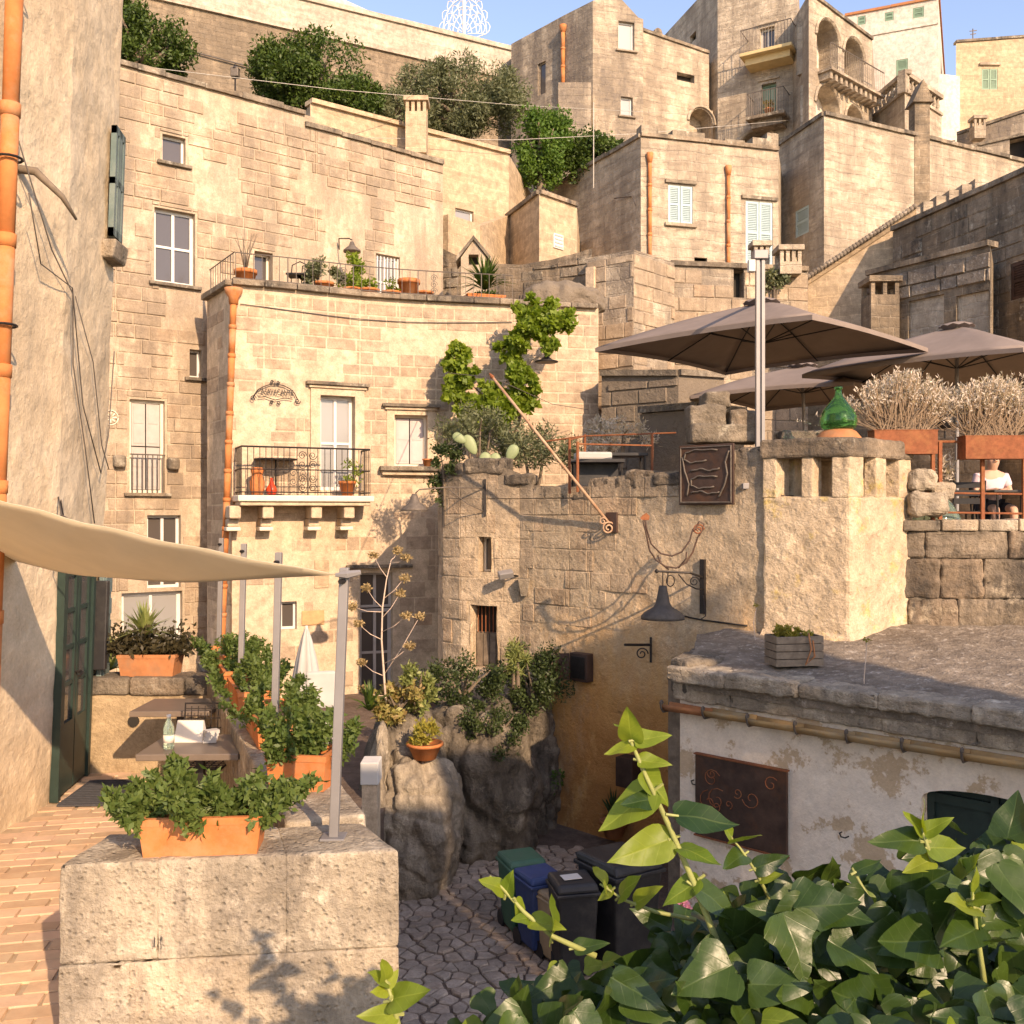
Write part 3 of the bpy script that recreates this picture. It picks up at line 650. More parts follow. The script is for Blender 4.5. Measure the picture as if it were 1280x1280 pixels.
# dark green glazed door standing in the receding face, with an opened teal leaf
dr = MB(); zt = -.45; G = lambda y, o, z: LF(y, o, z)
def lbx(mb, u0, u1, d0, d1, a, b): mb.hexa([G(u0, d1, a), G(u1, d1, a), G(u1, d0, a), G(u0, d0, a), G(u0, d1, b), G(u1, d1, b), G(u1, d0, b), G(u0, d0, b)])
lbx(dr, 7.93, 8.0, .0, .07, TF, zt); lbx(dr, 8.74, 8.8, .0, .07, TF, zt); lbx(dr, 7.93, 8.8, .0, .07, zt, zt+.08)
do = dr.build('door', 'greendoor', lh)
for (a, b) in ((8.02, 8.36), (8.38, 8.72)):
    q = MB(); lbx(q, a, a+.06, .01, .05, TF+.02, zt); lbx(q, b-.06, b, .01, .05, TF+.02, zt); lbx(q, a+.06, b-.06, .01, .05, TF+.02, TF+.6); lbx(q, a+.06, b-.06, .01, .05, zt-.08, zt)
    for k in range(1, 4): z = TF+.6+k*(zt-.68-TF)/4; lbx(q, a+.06, b-.06, .015, .045, z, z+.035)
    q.build('door_leaf', 'greendoor', do); g = MB(); lbx(g, a+.05, b-.05, .02, .03, TF+.5, zt-.05); g.build('pane', 'glass', do)
MB().tube([G(8.34, .05, -1.35), G(8.34, .1, -1.35), G(8.30, .12, -1.35), G(8.24, .12, -1.37)], .011).build('door_handle', 'iron', do)
q = MB(); lbx(q, 8.95, 9.2, .05, .10, TF+.02, zt+.02); bevel(q.build('shutter', 'teal', lh), .008)
q = MB()
for k in range(8): lbx(q, 8.98, 9.17, .10, .115, TF+.2+k*.2, TF+.34+k*.2)
q.build('shutter_slats', 'teal', lh, kind='stuff')
q = MB(); lbx(q, 8.84, 8.93, .02, .16, -1.42, -.62); bevel(q.build('wall_speaker', 'black', lh), .01)
# cables on the stucco wall
def cable(pts, r, mat, name='cable', par=None): return MB().tube(pts, r, 5).build(name, mat, par, True)
cable([LF(6.9, .12, 2.6), LF(7.5, .08, 2.0), LF(7.9, .06, 1.75), LF(8.0, .05, 1.2), LF(8.4, .05, .55), LF(8.75, .05, -.1)], .0055, 'wire', par=lh)
cable([LF(6.95, .18, 2.25), LF(7.35, .08, 1.85), LF(7.92, .05, 1.8), LF(8.3, .05, .9), LF(8.9, .05, .35), LF(9.1, .05, .7), LF(9.2, .05, 1.5)], .0055, 'wire', par=lh)
cable([LF(8.0, .05, 1.75), LF(8.55, .05, 1.3), LF(8.9, .05, .6), LF(9.15, .05, .4)], .005, 'wire', par=lh)

# ================================================================ DINING TERRACE
# brick floor: single tiles on a joint bed
bed = struct(MB().prism([(-3.95, 2.4), (-1.75, 2.4), (-1.5, 4.3), (-.9, 4.5), (-2.75, 9.0), (-3.95, 9.0)], TF-.25, TF-.012).build('terrace_floor', 'tilejoint'))
tl = []; r_ = random.Random(5); tw, td = .27, .125; ca = math.radians(12)
for j in range(-20, 70):
    for i in range(-26, 20):
        u = i*tw+(tw/2 if j % 2 else 0)+r_.uniform(-.012, .012); v = j*td
        x, y = -2.6+u*math.cos(ca)-v*math.sin(ca), 2.5+u*math.sin(ca)+v*math.cos(ca)
        xmax = -1.62 if y < 4.55 else -1.55-(y-4.55)*.40
        if -3.70 < x < xmax and 2.5 < y < 8.85: tl.append((x, y))
def tvis(t):
    px, py = 640+F*t[0]/t[1], 640-F*TF/t[1]; return (1 if -10 < px < 330 and 955 < py < 1300 and not (px > 80 and py > 1060) else 0)/t[1]**2
tl.sort(key=tvis, reverse=True)
unit = MB().box((0, 0, -.012), (tw-.014, td-.012, .024)); um = []
for k in range(4):
    rr = random.Random(k+40); a = MB(); sx, sy = (tw-.012)/2, (td-.012)/2; j = lambda: rr.uniform(-.005, .005)
    bq = [(-sx, -sy), (sx, -sy), (sx, sy), (-sx, sy)]; tq = [(x*.985+j(), y*.965+j()) for x, y in bq]
    a.hexa([(x, y, -.03) for x, y in bq]+[(x, y, 0) for x, y in tq]); um.append(a)
ums = []
for a in um:
    me = bpy.data.meshes.new('floor_tile'); me.from_pydata(a.v, [], a.f); me.materials.append(M['tile']); ums.append(me)
rest = MB()
for i, (x, y) in enumerate(tl):
    k = r_.randrange(4); rz = ca+r_.uniform(-.02, .02); z = TF+r_.uniform(-.003, .004)
    if i < 300:
        o = bpy.data.objects.new('floor_tile', ums[k]); COL.objects.link(o); o.parent = bed; o.location = (x, y, z); o.rotation_euler = (r_.uniform(-.006, .006), r_.uniform(-.006, .006), rz)
    else:
        rest.tone = r_.random()+.001; c_, s_ = math.cos(rz), math.sin(rz); rest._add([(x+v[0]*c_-v[1]*s_, y+v[0]*s_+v[1]*c_, z+v[2]) for v in um[k].v], um[k].f)
rest.build('floor_tile', 'tile', bed, kind='stuff')

# eroded parapet: near stretch with big blocks, then the long stretch that carries the steel posts
PT = -1.49
pw = thing('parapet_wall', 'low eroded stone parapet with lichen around the dining terrace, carrying the steel posts', 'wall', (-1.2, 4.4, ALLEY))
def rblock(par, name, mat, corners, z0, z1, bev=.05, sub=3, st=.035, sz=.22):
    b = MB(); b.tone = random.random(); b.prism(corners, z0, z1); o = b.build(name, mat, par, True); bevel(o, bev, 3); rough(o, sub, st, sz); return o
def Lq(p, q, t): return (p[0]+(q[0]-p[0])*t, p[1]+(q[1]-p[1])*t)
A, B = (-1.91, 4.16), (-.50, 4.34); A2, B2 = (-1.86, 4.56), (-.72, 4.72)
cuts = [0, .28, .66, 1.0]
for a, b in zip(cuts, cuts[1:]):
    a_, b_ = a-.002, b+.002
    rblock(pw, 'stone_block', 'parapet', [Lq(A, B, a_), Lq(A, B, b_), Lq(A2, B2, b_), Lq(A2, B2, a_)], PT-.425, PT+random.uniform(-.003, .003), .012, 4, .018, .11)
cuts = [0, .42, .80, 1.0]; off = (.0, -.012)
for r0, r1, cs in ((PT-.86, PT-.43, [0, .2, .55, 1.0]), (PT-1.4, PT-.87, [0, .36, .75, 1.0]), (PT-2.0, PT-1.41, [0, .3, .62, 1.0]), (PT-2.7, PT-2.01, [0, .4, .7, 1.0]), (ALLEY-.1, PT-2.71, [0, .3, .65, 1.0])):
    for a, b in zip(cs, cs[1:]):
        a_, b_ = a-.002, b+.002; e = .004
        rblock(pw, 'stone_block', 'parapet', [(Lq(A, B, a_)[0], Lq(A, B, a_)[1]-e), (Lq(A, B, b_)[0], Lq(A, B, b_)[1]-e), Lq(A2, B2, b_), Lq(A2, B2, a_)], r0-.003, r1+.003, .008, 4, .018, .11)
MB().prism([(-1.88, 4.22), (-.56, 4.40), (-.74, 4.66), (-1.83, 4.52)], ALLEY-.1, PT-.06).build('wall_core', 'parapet', pw)
D = Vector((-.372, .928)); N = Vector((.928, .372))
def along(k, off): return (-.816+D.x*k+N.x*off, 4.51+D.y*k+N.y*off)
k = .28
while k < 5.6:
    l = random.uniform(.7, 1.0)
    rblock(pw, 'stone_block', 'parapet', [along(k, .22), along(k+l-.012, .22), along(k+l-.012, -.17), along(k, -.17)], PT-.4, PT+random.uniform(-.004, .004), .02, 4, .02, .13)
    rblock(pw, 'stone_block', 'parapet', [along(k, .24), along(k+l-.012, .24), along(k+l-.012, -.15), along(k, -.15)], TF-.6, PT-.41, .03, 3, .03, .2)
    k += l
MB().prism([along(.3, .2), along(5.6, .2), along(5.6, -.12), along(.3, -.12)], ALLEY-.1, PT-.05).build('wall_core', 'parapet', pw)
# plastered back wall
bw = thing('terrace_back_wall', 'plastered low wall with a small round hole closing the dining terrace', 'wall', (-3.2, 9, TF))
p = Path([(-4.05, 8.87), (-2.52, 8.87)])
b = MB().prism([(-3.92, 8.87), (-2.5, 8.87), (-2.5, 9.2), (-3.92, 9.2)], TF-.1, PT-.16).build('wall', 'twall', bw); rough(b, 5, .02, .3)
for a, c in ((-3.93, -3.45), (-3.44, -2.95), (-2.94, -2.48)): rblock(bw, 'coping_stone', 'lichen', [(a, 8.84), (c, 8.84), (c, 9.22), (a, 9.22)], PT-.16, PT, .03, 3, .02, .2)
MB().tube([(-3.4+.0, 8.90, -1.88), (-3.4, 8.845, -1.88)], [.045, .05], 14).build('drain_hole', 'dark', bw)
# steel posts
for i in range(4):
    k = 1.842*i; x, y = along(k, 0); lab = ['grey square steel post holding the corner of the shade sail', 'second grey steel post on the parapet, beyond the sail corner post', 'third grey steel post on the parapet among the herb planters', 'last grey steel post on the parapet, next to the back wall'][i]
    t = thing('steel_post', lab, 'post', (x, y, PT), 'steel posts on the parapet'); h = 1.235
    tl_ = .05 if i == 0 else .03
    m = MB(); m.hexa([(x+a, y+b_, PT-.01) for a, b_ in ((-.021, -.021), (.021, -.021), (.021, .021), (-.021, .021))]+[(x+a+tl_, y+b_, PT+h) for a, b_ in ((-.021, -.021), (.021, -.021), (.021, .021), (-.021, .021))])
    bevel(m.build('shaft', 'steel', t), .004); bevel(MB().box((x, y, PT+.004), (.11, .11, .012)).build('base_plate', 'steel', t), .003)
    MB().tube([(x+tl_, y-.02, PT+h-.06), (x+tl_-.01, y-.06, PT+h-.06)], .012).build('eye_bolt', 'iron', t)
# shade sail
Ac, Bc, Cc = Vector((-.80, 4.46, -.285)), Vector((-3.72, 5.1, .40)), Vector((-3.74, 7.35, -.36))
m = MB(); nn = 26; idx = {}
for i in range(nn+1):
    for j in range(nn+1-i):
        a, b = i/nn, j/nn; c = 1-a-b; p = Ac*c+Bc*a+Cc*b
        cen = (Ac+Bc+Cc)/3; e = 1-27*a*b*c
        pull = .13*(4*a*b*(1-.0)+4*b*c+4*a*c)*max(0, 1-27*a*b*c*.9)
        p = p+(cen-p)*pull*.55; p.z -= .10*(4*b*c)*(1-a)+.16*27*a*b*c*.5+.05*4*a*c*(1-b); p.z += .006*math.sin(a*40+b*15)*(1-abs(c-.5))
        idx[(i, j)] = len(m.v); m.v.append(tuple(p))
for i in range(nn):
    for j in range(nn-i):
        m.f.append((idx[(i, j)], idx[(i+1, j)], idx[(i, j+1)])); 
        if j < nn-i-1: m.f.append((idx[(i+1, j)], idx[(i+1, j+1)], idx[(i, j+1)]))
m.a = [0.0]*len(m.f); ss = thing('shade_sail', 'taut beige triangular shade sail over the dining terrace tables', 'shade sail', tuple(Ac))
sc = m.build('sail_cloth', 'sail', ss, True); so_ = sc.modifiers.new('thick', 'SOLIDIFY'); so_.thickness = .004
MB().tube([Ac+Vector((.11, .03, .01)), Ac+Vector((.05, .01, .0)), Ac], [.012, .02, .008], 6).build('turnbuckle', 'alu', ss)
MB().tube([Bc, LF(5.1, 0, .45)], .008).build('anchor_cord', 'iron', ss); MB().tube([Cc, LF(7.4, -.02, -.33)], .008).build('anchor_cord', 'iron', ss)
cable([LF(7.9, 0, .12), Vector((-3.2, 7.0, -.02)), Vector((-2.6, 6.6, -.26))], .006, 'wire', 'stay_cord', ss); cable([LF(7.95, 0, .10), LF(7.7, .16, -.12)], .008, 'iron', 'stay_cord', ss)

# planters on the parapet with bright herbs
def planter(name, label, c, size, rz, mat, parts, fol, group=None, taper=.9, rim=.02, cat='planter'):
    """open rectangular box with rim and soil, foliage as one part"""
    t = thing(name, label, cat, c, group); w, d, h = size; ca_, sa_ = math.cos(rz), math.sin(rz)
    q = lambda x, y, z: Vector((c[0]+x*ca_-y*sa_, c[1]+x*sa_+y*ca_, c[2]+z)); m = MB(); rings = []
    for (s, z, ins) in ((taper, 0, 0), (1, h-rim*1.6, 0), (1.03, h-rim*1.6, 0), (1.03, h, 0), (1.03, h, rim*1.3), (.98, h-.05, rim*1.3)):
        hx, hy = w/2*s-ins, d/2*s-ins; rings.append([q(-hx, -hy, z), q(hx, -hy, z), q(hx, hy, z), q(-hx, hy, z)])
    for r0, r1 in zip(rings, rings[1:]):
        for i in range(4): m.quad(r0[i], r0[(i+1) % 4], r1[(i+1) % 4], r1[i])
    m.quad(*rings[0][::-1]); bx = m.build('box', mat, t); bevel(bx, .008)
    MB()._add(rings[5], [(0, 1, 2, 3)]).build('soil', 'soil', t)
    cloud(parts(q, h), 'foliage', fol, t); return t
def herb(w, d, ht, n, size, seed, spill=0.0):
    def f(q, h):
        g = np.random.default_rng(seed); out = []; k = max(6, int(w*42))
        for i in range(k):                              # separate leafy shoots
            bx, by = g.uniform(-w/2, w/2), g.uniform(-d/2, d/2); th = g.uniform(.35, 1.0)*ht*(1.0-.35*abs(bx)/(w/2)); ox, oy = float(np.clip(g.normal(0, .5*th), -.55*th, .55*th))+bx*.3, float(np.clip(g.normal(0, .45*th), -.5*th, .5*th))
            m_ = max(4, int(n/k)); tt = g.random(m_)**.8
            base = q(bx, by, h-.04); pts = np.array([[bx+ox*t_, by+oy*t_, h-.04+th*t_-(.3*th*t_*t_ if spill else 0)] for t_ in tt])
            W_ = np.array([tuple(q(*p_)) for p_ in pts])+g.normal(0, size*.35, (m_, 3))
            v, f_, t_ = leaves(m_, lambda gg, nn_: W_, size, (0, 0, 0), .5, .35, .18, seed*97+i); out.append((v, f_, t_))
        return out
    return f
planter('herb_planter', 'terracotta planter of bright green herbs on the near end of the parapet', (X(256, 4.36), 4.36, PT-.004), (.515, .2, .17), .09, 'terracotta', herb(.58, .32, .37, 5600, .042, 3, 1), 'lf_mint', 'herb planters along the parapet', .93)
fx, fy = along(1.0, .02)
planter('herb_planter', 'square terracotta planter of herbs beside the sail corner post', (*along(.92, .03), PT-.004), (.33, .28, .2), -.15, 'terracotta', herb(.44, .38, .32, 3600, .04, 4), 'lf_mint', 'herb planters along the parapet', .9)
for i, k in enumerate((2.15, 3.2, 4.2, 5.15)):
    planter('herb_planter', ['terracotta trough of herbs just beyond the second steel post', 'terracotta trough of herbs before the third steel post', 'terracotta trough of herbs just beyond the third steel post', 'terracotta trough of herbs next to the last steel post'][i], (*along(k, .04), PT-.004), (.30, .72, .19), math.atan2(D.y, D.x)-math.pi/2, 'terracotta', herb(.42, .8, .28, 3000, .04, 20+i), 'lf_mint', 'herb planters in the row')
# white low box behind the square planter
wt = thing('white_planter', 'small white box on a cream pedestal beyond the square herb planter', 'planter', (X(464, 11), 11, -3.75)); zw0, zw1 = Z(977, 11), Z(949, 11)
bevel(MB().box((X(464, 11), 11, (zw0+zw1)/2), (.2, .3, zw1-zw0)).build('box', 'white_paint', wt), .01); MB().box((X(464, 11), 11, (zw0-3.75)/2), (.17, .26, zw0+3.75)).build('pedestal', 'cv_base', wt)
# yucca planter on the back wall
def yucca(q, h):
    out = []; g = np.random.default_rng(8)
    return [leaves(1500, lambda gg, n: np.array([tuple(q(gg.uniform(-.36, .36), gg.uniform(-.16, .16), h+abs(gg.normal(0, .1)))) for _ in range(n)]), .06, (0, 0, 0), .5, .4, .2, 8)]
yp = planter('box_planter', 'terracotta box planter with dark shrub and spiky yucca on the back wall', (X(189, 9.05), 9.05, PT-.004), (.52, .26, .2), 0, 'terra_old', yucca, 'lf_brown')
def spikes(c, n, L, w, mat, par, name='spiky_leaves', seed=1, lo=.1, droop=.35):
    g = random.Random(seed); m = MB(); c = Vector(c)
    for i in range(n):
        a = g.uniform(0, 6.283); el = g.uniform(lo, 1.5); l = L*g.uniform(.7, 1.1); d = Vector((math.cos(a)*math.cos(el), math.sin(a)*math.cos(el), math.sin(el)))
        s = d.cross(Vector((0, 0, 1)));  s = s.normalized() if s.length > .01 else Vector((1, 0, 0)); m.tone = g.random()
        p1 = c+d*l*.5; p2 = c+d*l+Vector((0, 0, -droop*l*math.cos(el)*.5)); nn_ = s.cross(d)*w*.3
        m._add([c-s*w*.4, c+s*w*.4, p1+s*w*.5+nn_, p1-s*w*.5+nn_, p2], [(0, 1, 2, 3), (3, 2, 4)])
    return m.build(name, mat, par)
spikes(P(180, 795, 9.1), 90, .36, .028, 'lf_yucca', yp, seed=4)
bushy = thing('yucca_plant', 'spiky pale yucca standing on the ground behind the back wall', 'plant', (X(140, 9.8), 9.8, TF))
spikes(P(137, 838, 9.8), 60, .42, .03, 'lf_yucca', bushy, seed=9, lo=.2); MB().tube([(X(140, 9.8), 9.8, TF-.2), P(137, 842, 9.8)], .05, 8).build('stem', 'bark', bushy)
# tables, bottle, menu holder, chairs
def table(label, x0, x1, y0, y1, grp):
    t = thing('cafe_table', label, 'table', ((x0+x1)/2, (y0+y1)/2, TF), grp); z = TF+.75
    bevel(MB().prism([(x0, y0), (x1, y0+.02), (x1, y1), (x0, y1-.02)], z-.045, z).build('table_top', 'tabletop', t), .006)
    MB().box(((x0+x1)/2, (y0+y1)/2, TF+.36), (.05, .05, .70)).build('column', 'iron', t); MB().box(((x0+x1)/2, (y0+y1)/2, TF+.012), (.4, .4, .024)).build('base', 'iron', t)
table('brown square cafe table with a water bottle and menu holder on it', -2.47, -1.80, 6.46, 7.06, 'cafe tables')
table('bare brown cafe table nearest the back wall', -3.05, -2.42, 7.85, 8.42, 'cafe tables')
table('small dark cafe table tucked behind the near herb planter', -1.52, -1.14, 5.1, 5.62, 'cafe tables')
def chair(label, x, y, rz):
    t = thing('wire_chair', label, 'chair', (x, y, TF), 'wire mesh chairs'); ca_, sa_ = math.cos(rz), math.sin(rz)
    q = lambda a, b, z: Vector((x+a*ca_-b*sa_, y+a*sa_+b*ca_, TF+z)); w = .21
    for sx in (-w, w):
        for sy in (-w, w): MB().tube([q(sx*1.05, sy*1.05, 0), q(sx*.9, sy*.9, .45)], .009).build('leg', 'iron', t)
    s = MB()
    for i in range(9): a = -w+2*w*i/8; s.tube([q(a, -w, .45), q(a, w, .45)], .004, 4); s.tube([q(-w, a, .45), q(w, a, .45)], .004, 4)
    s.tube([q(-w, -w, .45), q(w, -w, .45), q(w, w, .45), q(-w, w, .45), q(-w, -w, .45)], .009); s.build('seat', 'iron', t)
    s = MB()
    for i in range(9): a = -w+2*w*i/8; s.tube([q(a, w, .5), q(a, w+.06, .82)], .004, 4)
    for i in range(5): z = .52+.07*i; s.tube([q(-w, w+.19*(z-.5), z), q(w, w+.19*(z-.5), z)], .004, 4)
    s.tube([q(-w, w, .45), q(-w, w+.07, .84), q(w, w+.07, .84), q(w, w, .45)], .009); s.build('backrest', 'iron', t)
chair('black wire chair between the two brown cafe tables', -2.35, 7.45, math.pi*.0); chair('black wire chair beside the bare table by the back wall', -2.48, 8.45, -.5)
chair('black wire chair under the small dark table', -1.26, 5.22, math.pi)
bt = thing('water_bottle', 'clear green water bottle with label on the cafe table', 'bottle', (X(211, 6.62), 6.62, TF+.75)); cx, cy, cz = bt.location
gm, gnt, gb = _mat('bottle_glass'); gb.inputs['Base Color'].default_value = (.62, .80, .68, 1); gb.inputs['Transmission Weight'].default_value = .85; gb.inputs['Roughness'].default_value = .05; M['bottleglass'] = gm
MB().lathe([(.001, .0), (.034, .002), (.036, .02), (.036, .13), (.03, .16), (.014, .195), (.013, .21)], (cx, cy, cz), 16).build('body', 'bottleglass', bt, True)
MB().lathe([(.0368, .045), (.0368, .095)], (cx, cy, cz), 16).build('label', 'paper', bt, True); MB().lathe([(.015, .208), (.015, .23)], (cx, cy, cz), 12).build('cap', 'white_paint', bt, True)
mh = MB(); c = P(238, 908, 6.85); c.z = TF+.75
mh._add([c+Vector(v) for v in ((-.10, -.05, 0), (.10, -.05, 0), (.10, .07, 0), (-.10, .07, 0), (-.09, .0, .14), (.09, .0, .14), (.09, .02, .14), (-.09, .02, .14))], [(3, 2, 1, 0), (4, 5, 6, 7), (0, 1, 5, 4), (1, 2, 6, 5), (2, 3, 7, 6), (3, 0, 4, 7)])
tag(mh.build('menu_holder', 'paper'), 'beige folded menu standing on the cafe table', 'menu')
nb = thing('napkin_stack', 'white napkins beside the menu on the cafe table', 'napkins', tuple(P(262, 915, 6.85)[:2])+(TF+.75,))
for k in range(4): MB().box((X(262, 6.8)+.004*k, 6.8+.003*k, TF+.765+.02*k), (.09, .07, .022), .3+.1*k).build('napkin', 'white_cloth', nb)
dm = thing('doormat', 'black ribbed doormat in front of the green door', 'mat', (-3.45, 8.3, TF))
MB().box((-3.42, 8.18, TF+.012), (.42, .72, .016), .06).build('base', 'mat', dm); s = MB()
for k in range(14): s.box((-3.42, 7.86+.05*k, TF+.024), (.38, .02, .008), .06)
s.build('ribs', 'mat', dm, kind='stuff')
# closed white parasol and white-covered chair beyond the parapet
cp = thing('closed_parasol', 'folded white parasol standing behind the herb planters', 'parasol', (X(383, 12.2), 12.2, -3.6)); c = Vector((X(383, 12.2), 12.2, 0))
MB().tube([c+Vector((0, 0, -3.6)), c+Vector((0, 0, Z(782, 12.2)))], .018).build('pole', 'white_paint', cp); m = MB(); prof = [(.16, Z(870, 12.2)), (.15, Z(850, 12.2)), (.11, Z(825, 12.2)), (.06, Z(800, 12.2)), (.02, Z(786, 12.2))]
for r, z in prof:
    for k in range(24): a = 6.2832*k/24; rr = r*(1+.22*math.cos(a*6)); m.v.append((c.x+rr*math.cos(a), c.y+rr*math.sin(a), z))
for i in range(4):
    for k in range(24): m.f.append((i*24+k, i*24+(k+1) % 24, (i+1)*24+(k+1) % 24, (i+1)*24+k))
m.a = [0.0]*len(m.f); m.build('canopy', 'white_cloth', cp, True)
wc = thing('covered_chair', 'white cloth covered chair below the folded parasol', 'chair', (X(400, 11.2), 11.2, -3.6)); c = P(401, 862, 11.2)
bevel(MB().box((c.x, c.y, c.z), (.34, .06, .42), .3).build('backrest', 'white_cloth', wc), .03); bevel(MB().box((c.x, c.y-.2, c.z-.3), (.36, .4, .12), .3).build('seat', 'white_cloth', wc), .03)
for sx, sy in ((-.14, -.36), (.14, -.36), (-.14, 0), (.14, 0)): MB().tube([(c.x+sx, c.y+sy, -3.6), (c.x+sx, c.y+sy, c.z-.3)], .014).build('leg', 'white_paint', wc)
# ================================================================ ROCK AND LOWER COURT
struct(MB().prism([(-12, 9.5), (-2.0, 9.5), (-1.75, 11.0), (-1.5, 13.6), (.05, 14.6), (.05, 22.5), (-12, 22.5)], -5.2, -3.75).build('courtyard_ground', 'soil'))
from mathutils import noise as mn
def rock(name, label, c, rad, seed, sub=5, amp=.3, flat=2.6):
    me = bpy.data.meshes.new(name); import bmesh
    bm = bmesh.new(); bmesh.ops.create_icosphere(bm, subdivisions=sub, radius=1)
    for v in bm.verts:
        d = v.co.normalized(); k = (abs(d.x)**flat+abs(d.y)**flat+abs(d.z)**flat)**(-1/flat)
        p = Vector((d.x*k*rad[0], d.y*k*rad[1], d.z*k*rad[2])); q = p+Vector((seed*7.1, 0, 0))
        nz = mn.fractal(q*.9, 1.0, 2.1, 6)*amp + mn.fractal(Vector((q.x*4, q.y*4, q.z*1.2)), 1, 2, 4)*amp*.28 - max(0, .16-abs(mn.noise(Vector((q.x*1.7, q.y*1.7, q.z*.7)))))*amp*2.6 - max(0, .12-abs(mn.noise(Vector((q.x*1.2+9, q.y*1.2, q.z*2.6)))))*amp*2.0 + abs(mn.noise(q*7))*amp*.14
        v.co = p+d*nz+Vector(c)
    bm.to_mesh(me); bm.free(); me.materials.append(M['rock']); me.polygons.foreach_set('use_smooth', [True]*len(me.polygons)); return tag(link(name, me), label, 'rock')
rock('rock_outcrop', 'big dark weathered tufa outcrop rising from the cobbled alley', (-.50, 14.6, -4.15), (.85, 1.0, 1.40), 1, 6, .26, 3.0)
rock('rock_outcrop', 'sunlit slanting tufa boulder carrying the potted succulent, beside the parapet', (-1.2, 13.05, -4.2), (.56, .72, 1.0), 2, 6, .2, 2.8); boulder = bpy.data.objects[-1] if False else None
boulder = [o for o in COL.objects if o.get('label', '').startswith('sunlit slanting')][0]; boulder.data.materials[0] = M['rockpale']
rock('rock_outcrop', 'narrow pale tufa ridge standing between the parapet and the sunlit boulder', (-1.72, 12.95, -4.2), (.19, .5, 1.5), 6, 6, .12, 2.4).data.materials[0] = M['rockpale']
rock('rock_outcrop', 'tufa bed behind the sunlit boulder where the dry flower stalk grows', (-1.5, 13.75, -4.15), (.55, .62, 1.50), 7, 5, .16, 2.8)
rock('rock_outcrop', 'dark tufa ledge under the shrubs at the foot of the alley wall', (.22, 15.3, -4.3), (.6, .6, 1.55), 3, 6, .24, 3)
# potted succulent on the boulder
def roundpot(name, label, c, r, h, mat, group=None, cat='flower pot', n=18):
    t = thing(name, label, cat, c, group)
    MB().lathe([(r*.62, 0), (r*.95, h*.82), (r*1.06, h*.82), (r*1.06, h), (r*.92, h), (r*.9, h*.86), (.001, h*.86)], c, n).build('pot', mat, t, True); return t
c = P(531, 949, 12.8); c.z = max([v.co.z for v in boulder.data.vertices if (v.co.x-c.x)**2+(v.co.y-c.y)**2 < .02])-.03; t = roundpot('flower_pot', 'low terracotta bowl of yellow-green succulent on the sunlit boulder', c, .23, .21, 'terracotta')
cloud([leaves(900, clumps(16, (.22, .18, .16), .075, 2), .06, (c.x, c.y, c.z+.3), .45, .6, .3, 3)], 'foliage', 'lf_succ', t)
# succulents, agave and the tall dry flower stalk in the bed by the rock
def bush(name, label, c, R, n, size, mat, seed, k=14, r=None, cat='shrub', group=None, base=None, asp=.5, up=.3):
    t = thing(name, label, cat, (c[0], c[1], base if base is not None else c[2]-R[2]), group)
    cloud([leaves(n, clumps(k, R, r or min(R)*.5, seed), size, c, asp, up, .25, seed)], 'foliage', mat, t)
    m = MB(); z0 = base if base is not None else c[2]-R[2]
    for i in range(4):
        a = 1.57*i+seed; m.tube([(c[0]+.04*math.cos(a), c[1]+.04*math.sin(a), z0-.05), (c[0]+R[0]*.3*math.cos(a), c[1]+R[1]*.3*math.sin(a), c[2]), (c[0]+R[0]*.6*math.cos(a), c[1]+R[1]*.6*math.sin(a), c[2]+R[2]*.5)], [.03, .02, .008], 5)
    m.build('stem', 'bark', t); return t
bush('succulent_clump', 'reddish succulent clump at the foot of the tall dry flower stalk', P(497, 878, 13.4), (.38, .3, .26), 1400, .085, 'lf_succ2', 31, 16, .12, base=-2.6)
bush('succulent_clump', 'pale green succulent clump next to the herb planters', P(522, 858, 13.5), (.2, .25, .38), 900, .08, 'lf_yucca', 32, 10, .1, base=-2.7)
ag = thing('agave', 'dark spiky agave beside the tall dry flower stalk', 'plant', P(462, 885, 13.1)); spikes(P(462, 888, 13.1), 40, .44, .055, 'lf_pine', ag, seed=5, lo=.3)
st = thing('flower_stalk', 'tall dry branching flower stalk with round seed heads', 'plant', P(483, 895, 13.4)); d0 = 13.4
stk = [(483, 890), (480, 845), (477, 800), (478, 760), (483, 725), (489, 700)]
MB().tube([P(x, y, d0) for x, y in stk], [.017, .016, .013, .011, .008, .005], 7).build('stalk', 'drystem', st, True)
br = [((482, 870), (455, 862)), ((480, 845), (452, 828)), ((479, 830), (512, 808)), ((478, 800), (448, 780)), ((477, 790), (508, 770)), ((478, 772), (500, 742)), ((478, 760), (458, 735)), ((480, 748), (506, 722)), ((484, 722), (467, 694)), ((488, 703), (508, 697)), ((489, 700), (497, 688)), ((479, 845), (525, 770)), ((478, 765), (440, 758))]
for i, (a, b) in enumerate(br):
    dd = d0+random.uniform(-.25, .25); p0, p1 = P(*a, d0), P(*b, dd); mid = (p0+p1)/2+Vector((0, 0, -.03)); MB().tube([p0, mid, p1], [.006, .005, .003], 5).build('branch', 'drystem', st, True)
    cloud([leaves(150, ell(.075, .075, .05, .3), .04, p1, .6, .3, .2, 60+i)], 'seed_head', 'lf_seed', st)
